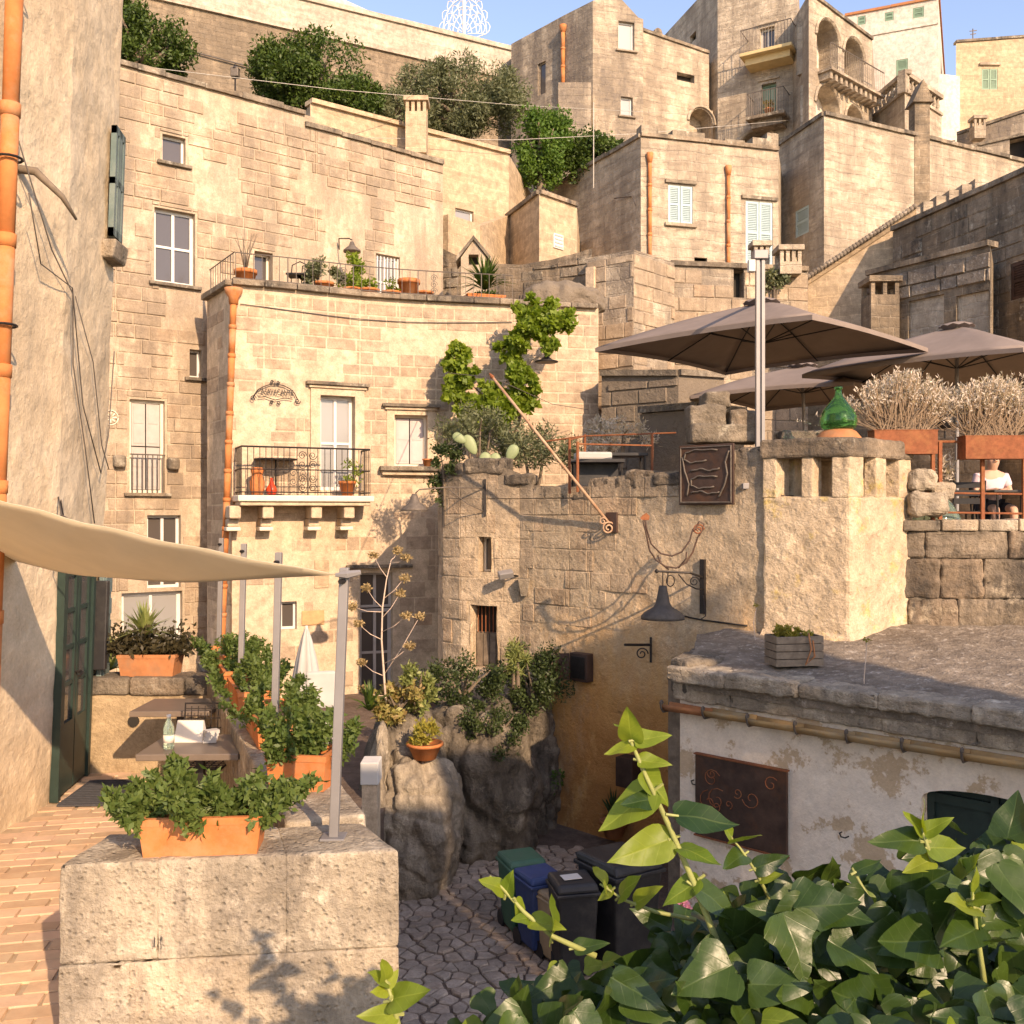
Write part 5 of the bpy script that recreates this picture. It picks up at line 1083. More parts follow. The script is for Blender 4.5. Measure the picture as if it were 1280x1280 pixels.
MB().tube([a, P(560, 609, (a.y+d2)/2), e, e+Vector((-.06, 0, -.06))], .012).build('arm', 'irongrey', al, True); MB().tube([P(606, 640, a.y), P(585, 630, a.y-.15), P(560, 611, (a.y+d2)/2)], .008).build('brace', 'irongrey', al, True); MB().box(onwall(607, 622, .02, cwp), (.04, .04, .6)).build('wall_bar', 'iron', al)
MB().lathe([(.04, .06), (.06, 0), (.09, -.08), (.20, -.17), (.215, -.21), (.20, -.21), (.001, -.1)], P(518, 622, d2), 20).build('lamp_shade', 'irongrey', al, True)
hb = thing('hanging_planter', 'dark square metal planter fixed to the stained wall above the aloe pot', 'planter', onwall(792, 985, 0, cwp)); a = onwall(794, 962, .14, cwp); bevel(MB().box(a, (.3, .26, .42), rzw).build('box', 'rustdark', hb), .008)
a = onwall(778, 1040, .2, cwp); t = roundpot('flower_pot', 'terracotta pot of aloe with a white ball on the stained alley wall', a+Vector((0, 0, -.02)), .2, .24, 'terra_old'); spikes(a+Vector((0, 0, .2)), 26, .5, .045, 'lf_dark', t, 'aloe_leaves', 3, .5, .2); MB().tube([a+Vector((0, 0, .02)), onwall(778, 1040, -.05, cwp)], .015).build('wall_arm', 'iron', t)
MB().lathe([(.001, -.07), (.05, -.05), (.07, 0), (.05, .05), (.001, .07)], a+Vector((.1, -.1, .26)), 12).build('white_ball', 'white_paint', t, True)
cable([onwall(846, 768, .02, cwp), onwall(880, 775, .02, cwp), onwall(935, 782, .02, cwp)], .012, 'iron', 'wall_cable', cw)

# ================================================================ RESTAURANT TERRACE
struct(MB().prism([(-1.2, 17.0), (-.4, 16.1), (.2, 15.9), (3.5, 12.7), (3.9, 13.2), (3.2, 16.0), (3.2, 22.5), (-1.2, 22.5)], -.4, .22).build('garden_terrace', 'soil'))
RT = -.45
struct(MB().prism([(3.2, 13.2), (8.6, 13.0), (12, 13), (12, 24), (3.21, 24)], -1.2, RT).build('restaurant_terrace_floor', 'twall'))
tw_ = thing('terrace_wall', 'dark weathered stone wall with pale coping under the restaurant terrace', 'wall', (6.3, 13, -1.6)); tp_ = Path([(4.55, 13.25), (5.5, 13.0), (9.0, 12.75)])
m = MB(); wall_mesh(m, tp_, -2.3, -.22); b = m.build('wall', 'lichen', tw_); rough(b, 6, .10, .2)
zz_ = -2.0; rw_ = random.Random(4)
while zz_ < -.3:
    hh_ = min(rw_.uniform(.38, .58), -.24-zz_); uu_ = .1
    while uu_ < 3.6:
        l_ = rw_.uniform(.5, 1.1); o_, t_2, n_2 = tp_.frame(uu_+l_/2); a_, b_2 = tp_.at(uu_+.004)[0], tp_.at(uu_+l_-.004)[0]; e_ = rw_.uniform(.02, .09)
        rblock(tw_, 'stone_block', 'crust', [tuple((a_+n_2*e_)[:2]), tuple((b_2+n_2*e_)[:2]), tuple((b_2-n_2*.2)[:2]), tuple((a_-n_2*.2)[:2])], zz_, zz_+hh_-.006, .04, 4, .07, .16); uu_ += l_
    zz_ += hh_
for (a, b_, z0, z1, mt) in ((5.15, 5.62, -.25, -.11, 'lichen'), (5.64, 6.1, -.25, -.1, 'parapet'), (6.12, 6.6, -.25, -.1, 'parapet'), (6.62, 7.4, -.25, -.09, 'cv_base'), (7.42, 8.4, -.25, -.09, 'cv_base')):
    yy = lambda x: 13.04-.072*(x-5.0)-.02; rblock(tw_, 'coping_stone', mt, [(a, yy(a)-.06), (b_, yy(b_)-.06), (b_, yy(b_)+.4), (a, yy(a)+.4)], z0, z1, .02, 3, .015, .2)
for (px, py, d, s, hh) in ((1150, 600, 13.1, .38, .3), (1158, 630, 13.0, .5, .32), (1175, 615, 13.2, .34, .25)): 
    c = P(px, py, d); rblock(tw_, 'loose_stone', 'parapet', [(c.x-s/2, c.y-.15), (c.x+s/2, c.y-.15), (c.x+s/2, c.y+.2), (c.x-s/2, c.y+.2)], c.z-hh/2, c.z+hh/2, .08, 4, .1, .2)
# rust-red railing of the right part
rl = thing('steel_railing', 'thin rust-red railing along the restaurant terrace carrying the two planters', 'railing', (6.2, 13.15, -.1)); ry = lambda px: 13.15
for px in (1166, 1175, 1228, 1280, 1322): MB().box((X(px, 13.15), 13.15, .42), (.045, .045, 1.06)).build('post', 'rust', rl)
for py in (620, 634, 600, 614): pass
for z in (.24, -.0+.42-.40+.0, .0): pass
for z in (.26, -.0): MB().tube([(X(1140, 13.15), 13.15, z+.0), (X(1330, 13.15), 13.15, z-.03)], .014).build('rail', 'rust', rl)
MB().tube([(X(1090, 13.15), 13.15, .95), (X(1330, 13.15), 13.15, .92)], .018).build('rail', 'rust', rl)
def lavender(q, h, seed, w, d, ht):
    g = np.random.default_rng(seed); V = []; Fc = []; T = []; k = 0; out = []; tips = []
    for i in range(420):
        bx, by = g.uniform(-w*.28, w*.28), g.uniform(-d*.3, d*.3); th = g.uniform(-1, 1); el = g.uniform(.0, 1.0)
        ex = bx*.5+g.normal(0, .5)*w*.62; ey = by+g.normal(0, .16); ez = h+ht*max(.25, (1-.55*(ex/(w*.75))**2))*g.uniform(.55, 1.02)
        p0, p1 = np.array(q(bx, by, h-.03)), np.array(q(ex, ey, ez)); pm = (p0+p1)/2+np.array([(ex-bx)*.18, 0, -.03]); s = np.array([.006, 0, 0]); k0 = len(V)
        V += [p0-s, p0+s, pm+s, pm-s, p1+s*.5, p1-s*.5]; Fc += [[k0, k0+1, k0+2, k0+3], [k0+3, k0+2, k0+4, k0+5]]; T += [g.random()]*2
        tt = 1-g.random(13)**1.5*.62; tips.append(pm+(p1-pm)*((tt[:, None]-.2)/.8)+g.normal(0, .008, (13, 3)))
    tp = np.concatenate(tips); return (np.array(V), np.array(Fc), np.array(T)), leaves(len(tp), lambda gg, n: tp, .055, (0, 0, 0), .28, 1.2, .2, seed)
def lav_planter(label, px, py0, py1, d, w, seed):
    c = P(px, py1, d); hh = Z(py0, d)-Z(py1, d); t = planter('corten_planter', label, c, (w, .28, hh), -.04, 'rust', lambda q, h: [lavender(q, h, seed, 1.16, .3, .78)[1]], 'lf_lav', 'corten planters on the terrace railing', 1.0, .006)
    cloud([lavender(lambda x, y, z: c+Vector((x, y, z)), hh, seed, 1.16, .3, .78)[0]], 'stems', 'lf_lavd', t)
lav_planter('rusty steel planter of silvery shrub on the railing next to the green demijohn', 1128, 538, 568, 13.1, .82, 71)
lav_planter('rusty steel planter of silvery shrub on the railing above the seated man', 1240, 545, 574, 13.1, .80, 72)
lav = thing('silver_shrub', 'small silvery shrub growing below the two rusty planters', 'shrub', P(1180, 600, 13.3)); cloud([leaves(260, ell(.15, .12, .2, .2), .09, P(1182, 585, 13.3), .22, 1.0, .2, 73)], 'foliage', 'lf_lav', lav); MB().tube([P(1180, 612, 13.3), P(1182, 585, 13.3)], .01).build('stem', 'bark', lav)
# umbrellas
def umbrella(label, c, half, zr, zap, rot, mast, mastside=False, vr=.30):
    t = thing('patio_umbrella', label, 'umbrella', (mast[0], mast[1], mast[2]), 'taupe umbrellas on the restaurant terrace'); m = MB(); N_ = 10
    cor = [Vector((c[0]+half*math.cos(rot+k*math.pi/2), c[1]+half*math.sin(rot+k*math.pi/2), zr)) for k in range(4)]; ap = Vector((c[0], c[1], zap))
    for k in range(4):
        a, b = cor[k], cor[(k+1) % 4]; rows = []
        for i in range(N_+1):
            f = .09+(1-.09)*i/N_; row = []
            for j in range(9):
                s = j/8; e = a.lerp(b, s); e.z += .10*4*s*(1-s)*.35; e = e+(ap-e)*.05*4*s*(1-s)*.5; e.z = e.z; p = ap.lerp(e, f); p.z += .10*math.sin(math.pi*f)*.6-.05*4*s*(1-s)*math.sin(math.pi*f); row.append(p)
            rows.append(row)
        for i in range(N_):
            for j in range(8): m._add([rows[i][j], rows[i+1][j], rows[i+1][j+1], rows[i][j+1]], [(0, 1, 2, 3)])
    cn = m.build('canopy', 'taupe', t, True); mo = cn.modifiers.new('w', 'WELD'); mo.merge_threshold = .002; so2 = cn.modifiers.new('t', 'SOLIDIFY'); so2.thickness = .006
    hv = MB()                                                             # hanging valance hem
    for k in range(4):
        a, b = cor[k], cor[(k+1) % 4]
        for j in range(8):
            s, s2 = j/8, (j+1)/8; g = lambda s_: (lambda e: e+(ap-e)*.05*4*s_*(1-s_)*.5+Vector((0, 0, .035*4*s_*(1-s_))))(a.lerp(b, s_)); hv.quad(g(s)+Vector((0, 0, -.07)), g(s2)+Vector((0, 0, -.07)), g(s2), g(s))
    hv.build('hem', 'taupe', t)
    ve = MB(); vn = 20                                                    # ruffled vent cap
    for ri, (rr, zz) in enumerate(((.01, .10), (vr*.55, .075), (vr, .0))):
        for k in range(vn): a = 6.283*k/vn; ve.v.append((c[0]+rr*math.cos(a), c[1]+rr*math.sin(a), zap-.02+zz+(.03*(k % 2) if ri == 2 else 0)))
    for i in range(2):
        for k in range(vn): ve.f.append((i*vn+k, i*vn+(k+1) % vn, (i+1)*vn+(k+1) % vn, (i+1)*vn+k))
    ve.a = [0.0]*len(ve.f); ve.build('vent_cap', 'taupe', t, True)
    hub = Vector((c[0], c[1], zr+.12))
    for k in range(8):
        e = cor[k//2] if k % 2 == 0 else (cor[k//2]+cor[(k//2+1) % 4])/2; top = ap.lerp(e, .97)+Vector((0, 0, -.03)); rb = MB().tube([ap+Vector((0, 0, -.06)), ap.lerp(e, .5)+Vector((0, 0, -.0)), top], .013, 5).build('rib', 'iron', t); MB().tube([hub+Vector((0, 0, -.05)), ap.lerp(e, .5)+Vector((0, 0, -.02))], .011, 5).build('strut', 'iron', rb)
    MB().tube([hub+Vector((0, 0, -.12)), ap], .03, 8).build('hub', 'steel', t)
    M_ = Vector(mast)
    if mastside:
        H = mastside; m1 = MB()
        for s in (-.05, .05): m1.box((M_.x+s*.72, M_.y, (M_.z+H)/2), (.042, .08, H-M_.z))
        m1.box((M_.x, M_.y+.01, (M_.z+H)/2), (.04, .04, H-M_.z-.02)); m1.build('mast', 'alu', t); bevel(MB().box((M_.x, M_.y, H+.03), (.19, .15, .12)).build('mast_head', 'alu', t), .01)
        MB().tube([Vector((M_.x, M_.y, H-.05)), ap+Vector((0, 0, .07))], .04, 8).build('arm', 'alu', t); bevel(MB().box((M_.x-.12, M_.y-.02, H-.12), (.09, .1, .16)).build('crank_box', 'white_paint', t), .01)
    else:
        MB().tube([M_, ap], .035, 10).build('mast', 'alu', t)
    bevel(MB().box((M_.x, M_.y, M_.z+.04), (.6, .6, .08)).build('base', 'steel', t), .01)
u1c = XY(952, 16.1)
umbrella('large taupe cantilever umbrella with tall aluminium mast standing on the wall corner', u1c, 2.72, 2.68, 3.42, math.pi/2, (X(950, 13.25), 13.25, .3), 3.42)
umbrella('taupe umbrella half hidden behind the cantilever umbrella', XY(1003, 20.2), 2.35, 2.36, 3.0, math.pi/2+.1, (X(1009, 20.2), 20.2, RT))
umbrella('taupe umbrella with ruffled cap above the silvery shrubs', XY(1196, 17.4), 2.68, 2.46, 3.28, math.pi/2-.08, (X(1196, 17.4), 17.4, RT))
# tables and chairs on the right part, big pale demijohn, lantern
def slat_chair(label, x, y, rz, z0):
    t = thing('bistro_chair', label, 'chair', (x, y, z0), 'black bistro chairs'); ca_, sa_ = math.cos(rz), math.sin(rz); q = lambda a, b, z: Vector((x+a*ca_-b*sa_, y+a*sa_+b*ca_, z0+z))
    for sx in (-.2, .2):
        for sy in (-.2, .2): MB().tube([q(sx, sy, 0), q(sx*.95, sy*.95, .45)], .012).build('leg', 'iron', t)
        MB().tube([q(sx, .2, .45), q(sx, .26, .88)], .012).build('back_post', 'iron', t)
    for k in range(5): b = -.18+.09*k; MB().box(q(0, b, .455), (.42, .07, .015), rz).build('seat_slat', 'black', t)
    for k in range(3): MB().box(q(0, .225+.015*k, .6+.11*k), (.42, .012, .08), rz).build('back_slat', 'black', t)
slat_chair('black slatted chair with its back to the railing behind the pale demijohn', X(1207, 13.75), 13.75, 2.9, RT); slat_chair('black slatted chair between the railing and the seated man', X(1212, 14.6), 14.6, -1.4, RT)
tb = thing('bistro_table', 'black square table in front of the seated man', 'table', (X(1262, 13.95), 13.95, RT)); c = tb.location; bevel(MB().box((c.x, c.y, RT+.74), (.75, .65, .03)).build('table_top', 'black', tb), .005)
for sx, sy in ((-.3, -.26), (.3, -.26), (-.3, .26), (.3, .26)): MB().tube([(c.x+sx, c.y+sy, RT), (c.x+sx, c.y+sy, RT+.73)], .015).build('leg', 'iron', tb)
pj, nt, b = _mat('pale_demijohn_glass'); b.inputs['Base Color'].default_value = (.45, .62, .5, 1); b.inputs['Transmission Weight'].default_value = .8; b.inputs['Roughness'].default_value = .05; b.inputs['IOR'].default_value = 1.3; M['pjglass'] = pj
c = P(1170, 640, 13.55); c.z = RT; t = thing('demijohn', 'big pale green glass demijohn behind the railing', 'bottle', c); MB().lathe([(.2, 0), (.29, .05), (.33, .2), (.31, .38), (.22, .55), (.1, .70), (.06, .78), (.055, .9)], c, 28).build('body', 'pjglass', t, True)
t = thing('lantern', 'black round lantern between the two rusty planters', 'lantern', P(1181, 545, 13.2)); MB().lathe([(.05, -.1), (.12, -.06), (.14, .02), (.11, .1), (.03, .14)], P(1181, 527, 13.2), 18).build('body', 'black', t, True); MB().tube([P(1181, 548, 13.2), P(1181, 527, 13.2)], .012).build('stand', 'iron', t)
# seated man
def skin_fig(name, parent, verts, edges, radii, mat, sub=2):
    me = bpy.data.meshes.new(name); me.from_pydata(verts, edges, []); o = link(name, me, parent); md = o.modifiers.new('skin', 'SKIN'); md.use_smooth_shade = True
    sk_ = me.skin_vertices[0].data
    for i, r in enumerate(radii): sk_[i].radius = (r, r); sk_[i].use_root = (i == 0)
    s2 = o.modifiers.new('s', 'SUBSURF'); s2.levels = sub; s2.render_levels = sub; me.materials.append(M[mat]); return o
hx, hy = X(1240, 14.35), 14.35; S0 = Vector((hx, hy, RT))
V_ = lambda x, y, z: tuple(S0+Vector((x, y, z)))
man = thing('person', 'man in a pale pink shirt and dark shorts sitting at the terrace table', 'person', S0)
vs = [V_(0, .05, .52), V_(0, .06, .75), V_(0, .02, .98), V_(0, 0, 1.06), V_(0, -.03, 1.14), V_(0, -.05, 1.25),
      V_(-.2, .03, .96), V_(-.25, -.03, .72), V_(-.1, -.22, .76), V_(-.04, -.3, .77), V_(.2, .03, .96), V_(.25, -.03, .72), V_(.1, -.22, .76), V_(.04, -.3, .77),
      V_(-.11, .02, .5), V_(-.13, -.38, .5), V_(-.13, -.36, .08), V_(-.13, -.48, .04), V_(.11, .02, .5), V_(.13, -.38, .5), V_(.13, -.36, .08), V_(.13, -.48, .04)]
es = [(0, 1), (1, 2), (2, 3), (3, 4), (4, 5), (2, 6), (6, 7), (7, 8), (8, 9), (2, 10), (10, 11), (11, 12), (12, 13), (0, 14), (14, 15), (15, 16), (16, 17), (0, 18), (18, 19), (19, 20), (20, 21)]
body = skin_fig('body', man, vs, es, [.14, .14, .13, .06, .085, .1, .06, .045, .032, .035, .06, .045, .032, .035, .085, .065, .042, .04, .085, .065, .042, .04], 'skin')
skin_fig('shirt', man, [V_(0, .05, .56), V_(0, .06, .76), V_(0, .02, .985), V_(-.19, .03, .965), V_(-.235, 0, .80), V_(.19, .03, .965), V_(.235, 0, .80)], [(0, 1), (1, 2), (2, 3), (3, 4), (2, 5), (5, 6)], [.165, .165, .145, .085, .075, .085, .075], 'shirt')
skin_fig('shorts', man, [V_(0, .05, .52), V_(-.11, .02, .5), V_(-.13, -.30, .5), V_(.11, .02, .5), V_(.13, -.30, .5)], [(0, 1), (1, 2), (0, 3), (3, 4)], [.15, .105, .088, .105, .088], 'shorts')
hc = Vector(V_(0, -.04, 1.235)); hm = MB(); hm.lathe([(.10, .0), (.108, .04), (.095, .085), (.05, .115), (.002, .12)], hc+Vector((0, .012, .0)), 16).build('hair', 'hair', man, True)
MB().tube([hc+Vector((0, -.095, .01)), hc+Vector((0, -.125, -.02)), hc+Vector((0, -.10, -.03))], [.01, .016, .012], 6).build('nose', 'skin', body, True)
for s in (-1, 1): MB().lathe([(.001, -.03), (.014, -.02), (.018, .01), (.001, .03)], hc+Vector((s*.098, 0, -.005)), 8).build('ear', 'skin', body, True); MB().lathe([(.001, -.009), (.009, 0), (.001, .009)], hc+Vector((s*.036, -.096, .01)), 8).build('eye', 'dark', body, True)
MB().tube([hc+Vector((-.025, -.096, -.052)), hc+Vector((0, -.103, -.054)), hc+Vector((.025, -.096, -.052))], .006, 5).build('mouth', 'terra_old', body, True)
for s in (-1, 1):
    for k in range(5): b0 = Vector(V_(s*.04, -.31, .775))+Vector((s*(.02-.014*k), -.01, 0)); MB().tube([b0, b0+Vector((-s*.01, -.035-.004*(k in (1, 2)), .0)), b0+Vector((-s*.016, -.06, -.012))], [.009, .0085, .006], 6).build('finger', 'skin', body, True)
slat_chair('black slatted chair the man sits on', hx, hy+.02, 0, RT)
# left part of the terrace: low red railing, dark tables with upturned gear, potted olive, cactus
rl = thing('steel_railing', 'rust-red railing frame around the dark tables above the alley wall', 'railing', P(770, 605, 15.3))
for a, b_ in (((712, 617, 15.0), (712, 548, 15.0)), ((722, 615, 14.8), (722, 552, 14.8)), ((731, 600, 16), (731, 543, 16)), ((815, 600, 15.5), (815, 541, 15.5))): MB().tube([P(*a), P(*b_)], .022, 6).build('post', 'rust', rl)
for a, b_ in (((712, 550, 15), (731, 545, 16)), ((731, 545, 16), (845, 541, 15.4)), ((722, 555, 14.8), (815, 557, 15.3)), ((680, 552, 16.2), (731, 545, 16))): MB().tube([P(*a), P(*b_)], .013, 6).build('rail', 'rust', rl)
for i, (px, py, d, w_) in enumerate(((745, 577, 15.6, .85), (783, 569, 15.9, .62))):
    c = P(px, py, d); t = thing('bistro_table', ['dark table with a pale cover folded on it inside the red railing', 'bare dark table inside the red railing'][i], 'table', (c.x, c.y, .22)); bevel(MB().box((c.x, c.y, c.z), (w_, .6, .05)).build('table_top', 'black', t), .006)
    for sx, sy in ((-1, -1), (1, -1), (-1, 1), (1, 1)): MB().tube([(c.x+sx*w_*.42, c.y+sy*.24, .2), (c.x+sx*w_*.42, c.y+sy*.24, c.z)], .02).build('leg', 'iron', t)
    if i == 0: bevel(MB().box((c.x-.05, c.y, c.z+.085), (.55, .4, .12), .1).build('folded_cover', 'white_cloth', t), .03); MB().box((c.x, c.y+.05, c.z-.2), (.7, .05, .35)).build('screen', 'black', t)
bush('olive_bush', 'grey green olive bush behind the prickly pear on the garden terrace', P(668, 558, 17.6), (.9, .8, .40), 4200, .10, 'lf_olive', 51, 30, .28, 'bush', base=.2, asp=.26)
bush('olive_bush', 'silvery olive bush spreading at the left end of the garden terrace', P(598, 540, 17.8), (.7, .6, .42), 3000, .09, 'lf_olive', 52, 22, .25, 'bush', base=.2, asp=.26)
bush('shrub', 'dark trailing shrub hanging over the end of the garden wall', P(558, 590, 16.6), (.32, .3, .5), 1800, .07, 'lf_dark', 53, 16, .16, base=-.2)
bush('shrub', 'pale dry shrub on the terrace behind the dark tables', P(770, 545, 17.8), (.7, .4, .3), 1800, .09, 'lf_lav', 54, 18, .2, base=.2, asp=.25)
pc = thing('prickly_pear', 'prickly pear cactus with flat pads on the end of the alley wall', 'cactus', P(606, 585, 16.35))
for i, (px, py, w_, h_, tl2) in enumerate(((606, 578, .26, .42, .1), (588, 556, .24, .44, -.5), (598, 596, .2, .3, -.3), (602, 602, .2, .26, .3), (618, 580, .26, .46, .15), (640, 566, .24, .36, .5), (574, 548, .2, .3, -1.0), (630, 590, .24, .3, .6))):
    w_, h_ = w_*.82, h_*.82; m = MB(); c = P(px, py, 16.3+.05*(i % 3)); R = Matrix.Rotation(tl2, 3, 'Y'); prof = []
    for a in range(12):
        th = math.pi*a/11
        for k in range(12): ph = 6.283*k/12; v = Vector((w_/2*math.sin(th)*math.cos(ph)*(1-.18*math.cos(th)*-1), .035*math.sin(th)*math.sin(ph), h_/2*math.cos(th))); m.v.append(tuple(c+R @ v))
    for a in range(11):
        for k in range(12): m.f.append((a*12+k, (a+1)*12+k, (a+1)*12+(k+1) % 12, a*12+(k+1) % 12))
    m.a = [0.0]*len(m.f); m.build('pad', 'lf_cactus', pc, True)
# ================================================================ HOUSE WITH THE IRON LETTERING (balcony, roof terrace)
CT = 4.46
cv = thing('balcony_house', 'warm stone house with iron lettering, balcony and potted roof terrace', 'house', (-3, 21, -3.8))
cvp = Path([(-6.42, 20.75), XY(290, 19.3), XY(330, 19.52), XY(370, 19.78), XY(410, 20.08), XY(450, 20.38), XY(500, 20.66), XY(545, 20.86), XY(640, 21.2), XY(748, 21.6)])
hd = cvp.hole(400, 495, 443, 613, .22); hw_ = cvp.hole(493, 519, 534, 583, .2); hs_ = cvp.hole(351, 752, 371, 787, .18); hg = cvp.hole(450, 716, 491, 872, .25)
H4 = [hd, hw_, hs_, hg]; m = MB(); wall_mesh(m, cvp, -4.2, CT, H4); wall_mesh(m, Path([XY(748, 21.6), (1.9, 25)]), -4.2, CT); wall_mesh(m, Path([(-5.2, 25), (-6.42, 20.75)]), -4.2, CT)
cvw = m.build('wall', 'cv_base', cv)
MB()._add([(p.x, p.y, CT-.12) for p in cvp.p]+[(1.9, 25.5, CT-.12), (-5.2, 25, CT-.12)], [tuple(range(len(cvp.p)+2))]).build('roof_terrace', 'twall', cv)
uA = cvp.c[1]
ashlar(cvw, cvp, -.35, CT-.1, .255, .52, 'cv_block', H4, .15, .006, .10, 300, .03, 21, lambda u, z: u > uA+.1 and (z > .1 or u > cvp.u_of(540)), worn=.24)
ashlar(cvw, cvp, -3.6, .0, .30, .6, 'cv_block', H4, .15, .005, .7, 60, .03, 22, lambda u, z: u > uA+.3)
ashlar(cvw, cvp, -3.6, CT-.1, .28, .6, 'cv_block', [], .1, .006, .45, 60, .03, 23, lambda u, z: u < uA-.1)
# cornice stones on the terrace edge
u = 0
while u < cvp.L-.05:
    l = random.uniform(.5, .95); uu = min(u+l, cvp.L)
    for c_ in cvp.c:
        if u+.1 < c_ < uu-.02: uu = c_; break
    o, t, n = cvp.frame((u+uu)/2); a, b = cvp.at(u+.004)[0], cvp.at(uu-.006)[0]
    m = MB(); m.tone = random.random(); m.prism([tuple((a+n*.13)[:2]), tuple((b+n*.13)[:2]), tuple((b-n*.25)[:2]), tuple((a-n*.25)[:2])], CT-.02, CT+.09+random.uniform(-.015, .015)); bevel(m.build('cornice_stone', 'lichen', cv), .015); u = uu
u0, u1 = cvp.u_of(300), cvp.u_of(640); cable([cvp.frame(u)[0]+cvp.frame(u)[2]*.03+Vector((0, 0, CT-.38-.10*math.sin((u-u0)/(u1-u0)*math.pi))) for u in np.linspace(u0, u1, 14)], .009, 'wire', 'wall_cable', cv)
def frm(path, u): o, t, n = path.frame(u); return (o-t*u, t, n)
def surround(h, wd, dp, lint):
    fr = frm(cvp, (h[0]+h[1])/2); s = MB(); s.fbox(fr, h[0]-wd, h[0]-.002, -.02, dp, h[2], h[3]+wd); s.fbox(fr, h[1]+.002, h[1]+wd, -.02, dp, h[2], h[3]+wd); s.fbox(fr, h[0], h[1], -.02, dp-.003, h[3]+.002, h[3]+wd); s.build('window_surround', 'cv_base', cv)
    bevel(MB().fbox(fr, h[0]-wd-.1, h[1]+wd+.1, -.02, .15, h[3]+wd, h[3]+wd+.07).build('lintel', 'lichen', cv), .012); bevel(MB().fbox(fr, h[0]-wd-.04, h[1]+wd+.04, -.02, .09, h[3]+wd-.06, h[3]+wd-.002).build('lintel', 'cv_base', cv), .012)
    return fr
surround(hd, .2, .05, 1); fr = surround(hw_, .16, .04, 1)
w = window(cv, cvp, hd, 'white_paint', 'glass_pale', 1, 1, .07, name='balcony_door'); w2 = window(cv, cvp, hw_, 'cream_paint', 'glass_pale', 1, 0, .05, shutter='mauve_wood')
bevel(MB().fbox(fr, hw_[0]-.32, hw_[1]+.3, -.02, .24, hw_[2]-.1, hw_[2]-.004).build('window_sill', 'lichen', cv), .015); bevel(MB().fbox(fr, hw_[0]-.27, hw_[1]+.25, -.02, .15, hw_[2]-.19, hw_[2]-.102).build('window_sill', 'cv_base', cv), .015)
window(cv, cvp, hs_, 'white_paint', 'glass', 0, 0, .05)
zm = Z(760, cvp.d_of(470)); window(cv, cvp, (hg[0], hg[1], zm, hg[3], .25), 'grey_wood', 'glass', 1, 0, .05, name='transom'); window(cv, cvp, (hg[0], hg[1], hg[2], zm-.03, .25), 'grey_wood', 'glass', 1, 1, .07, name='street_door')
frg = frm(cvp, (hg[0]+hg[1])/2); bevel(MB().fbox(frg, hg[0]-.3, hg[1]+.4, -.02, .12, hg[3]+.1, hg[3]+.17).build('lintel', 'lichen', cv), .01)
# little signs and the leather-coloured plaque, vent
for lab, x0, y0, x1, y1, mt, dep in (('orange plaque', 377, 763, 405, 781, 'woodlight', .03), ('vent', 393, 700, 411, 735, 'peach', .02)):
    h = cvp.hole(x0, y0, x1, y1); fr = frm(cvp, (h[0]+h[1])/2); bevel(MB().fbox(fr, h[0], h[1], -.005, dep, h[2], h[3]).build('wall_plaque' if dep > .02 else 'vent_cover', mt, cv), .01)
# balcony
u0, u1 = cvp.u_of(287), cvp.u_of(459); um = (u0+u1)/2; ub0, ub1 = uA-.0, cvp.u_of(452)
bz = Z(622, 20.0); A = cvp.at(uA+.05)[0]; B = cvp.at(ub1)[0]; tb_ = (B-A).normalized(); nb_ = Vector((tb_.y, -tb_.x, 0)); fb = (A, tb_, nb_); Lb = (B-A).length; BD = .72
bevel(MB().fbox(fb, -.05, Lb+.06, -.3, BD, bz-.09, bz+.03).build('balcony_slab', 'cream_paint', cv), .02); bevel(MB().fbox(fb, 0, Lb, -.3, BD-.06, bz-.17, bz-.092).build('balcony_moulding', 'cv_base', cv), .02)
for px in (299, 334, 387, 424):
    k = (X(px, 19.9)-A.x)/tb_.x; m = MB(); m.fbox(fb, k-.11, k+.11, -.3, BD-.14, bz-.42, bz-.172); m.fbox(fb, k-.11, k+.11, -.3, BD-.36, bz-.58, bz-.422); m.fbox(fb, k-.14, k+.14, -.3, BD-.10, bz-.5, bz-.424) if False else None
    c_ = m.build('corbel', 'cv_base', cv); bevel(c_, .03, 2); bevel(MB().fbox(fb, k-.135, k+.135, -.3, BD-.33, bz-.66, bz-.582).build('corbel_foot', 'cream_paint', cv), .02)
rail = MB(); RH = .93; BR = thing('balcony_railing', 'scrolled dark iron railing of the balcony under the iron lettering', 'railing', A+Vector((0, 0, bz)))
q = lambda u, d, z: A+tb_*u+nb_*d+Vector((0, 0, bz+.03+z))
for z in (.06, .5, RH): MB().tube([q(.02, -.0, z), q(.02, BD-.05, z), q(Lb-.02, BD-.05, z), q(Lb-.02, 0, z)], .012 if z != RH else .018, 5).build('rail', 'iron', BR)
nb = int(Lb/.115)
for i in range(nb+1):
    u = .02+(Lb-.04)*i/nb
    if .40 < u/Lb < .60: continue
    MB().tube([q(u, BD-.05, 0), q(u, BD-.05, RH)], .0085, 4).build('baluster', 'iron', BR)
for s in (.02, Lb-.02):
    for k in range(1, 6): MB().tube([q(s, (BD-.05)*k/6, 0), q(s, (BD-.05)*k/6, RH)], .0085, 4).build('baluster', 'iron', BR)
for u in (Lb*.42, Lb*.5, Lb*.58):
    MB().tube([q(u, BD-.05, 0), q(u, BD-.05, RH)], .01, 4).build('baluster', 'iron', BR)
for i, cu in enumerate((Lb*.46, Lb*.54)):
    for j, cz in enumerate((.15, .33, .6, .78)): MB().tube(spiral(q(cu, BD-.05, cz), tb_, Vz, .085, 1.6, dirn=1 if (i+j) % 2 else -1), .008, 4).build('scroll', 'iron', BR, True)
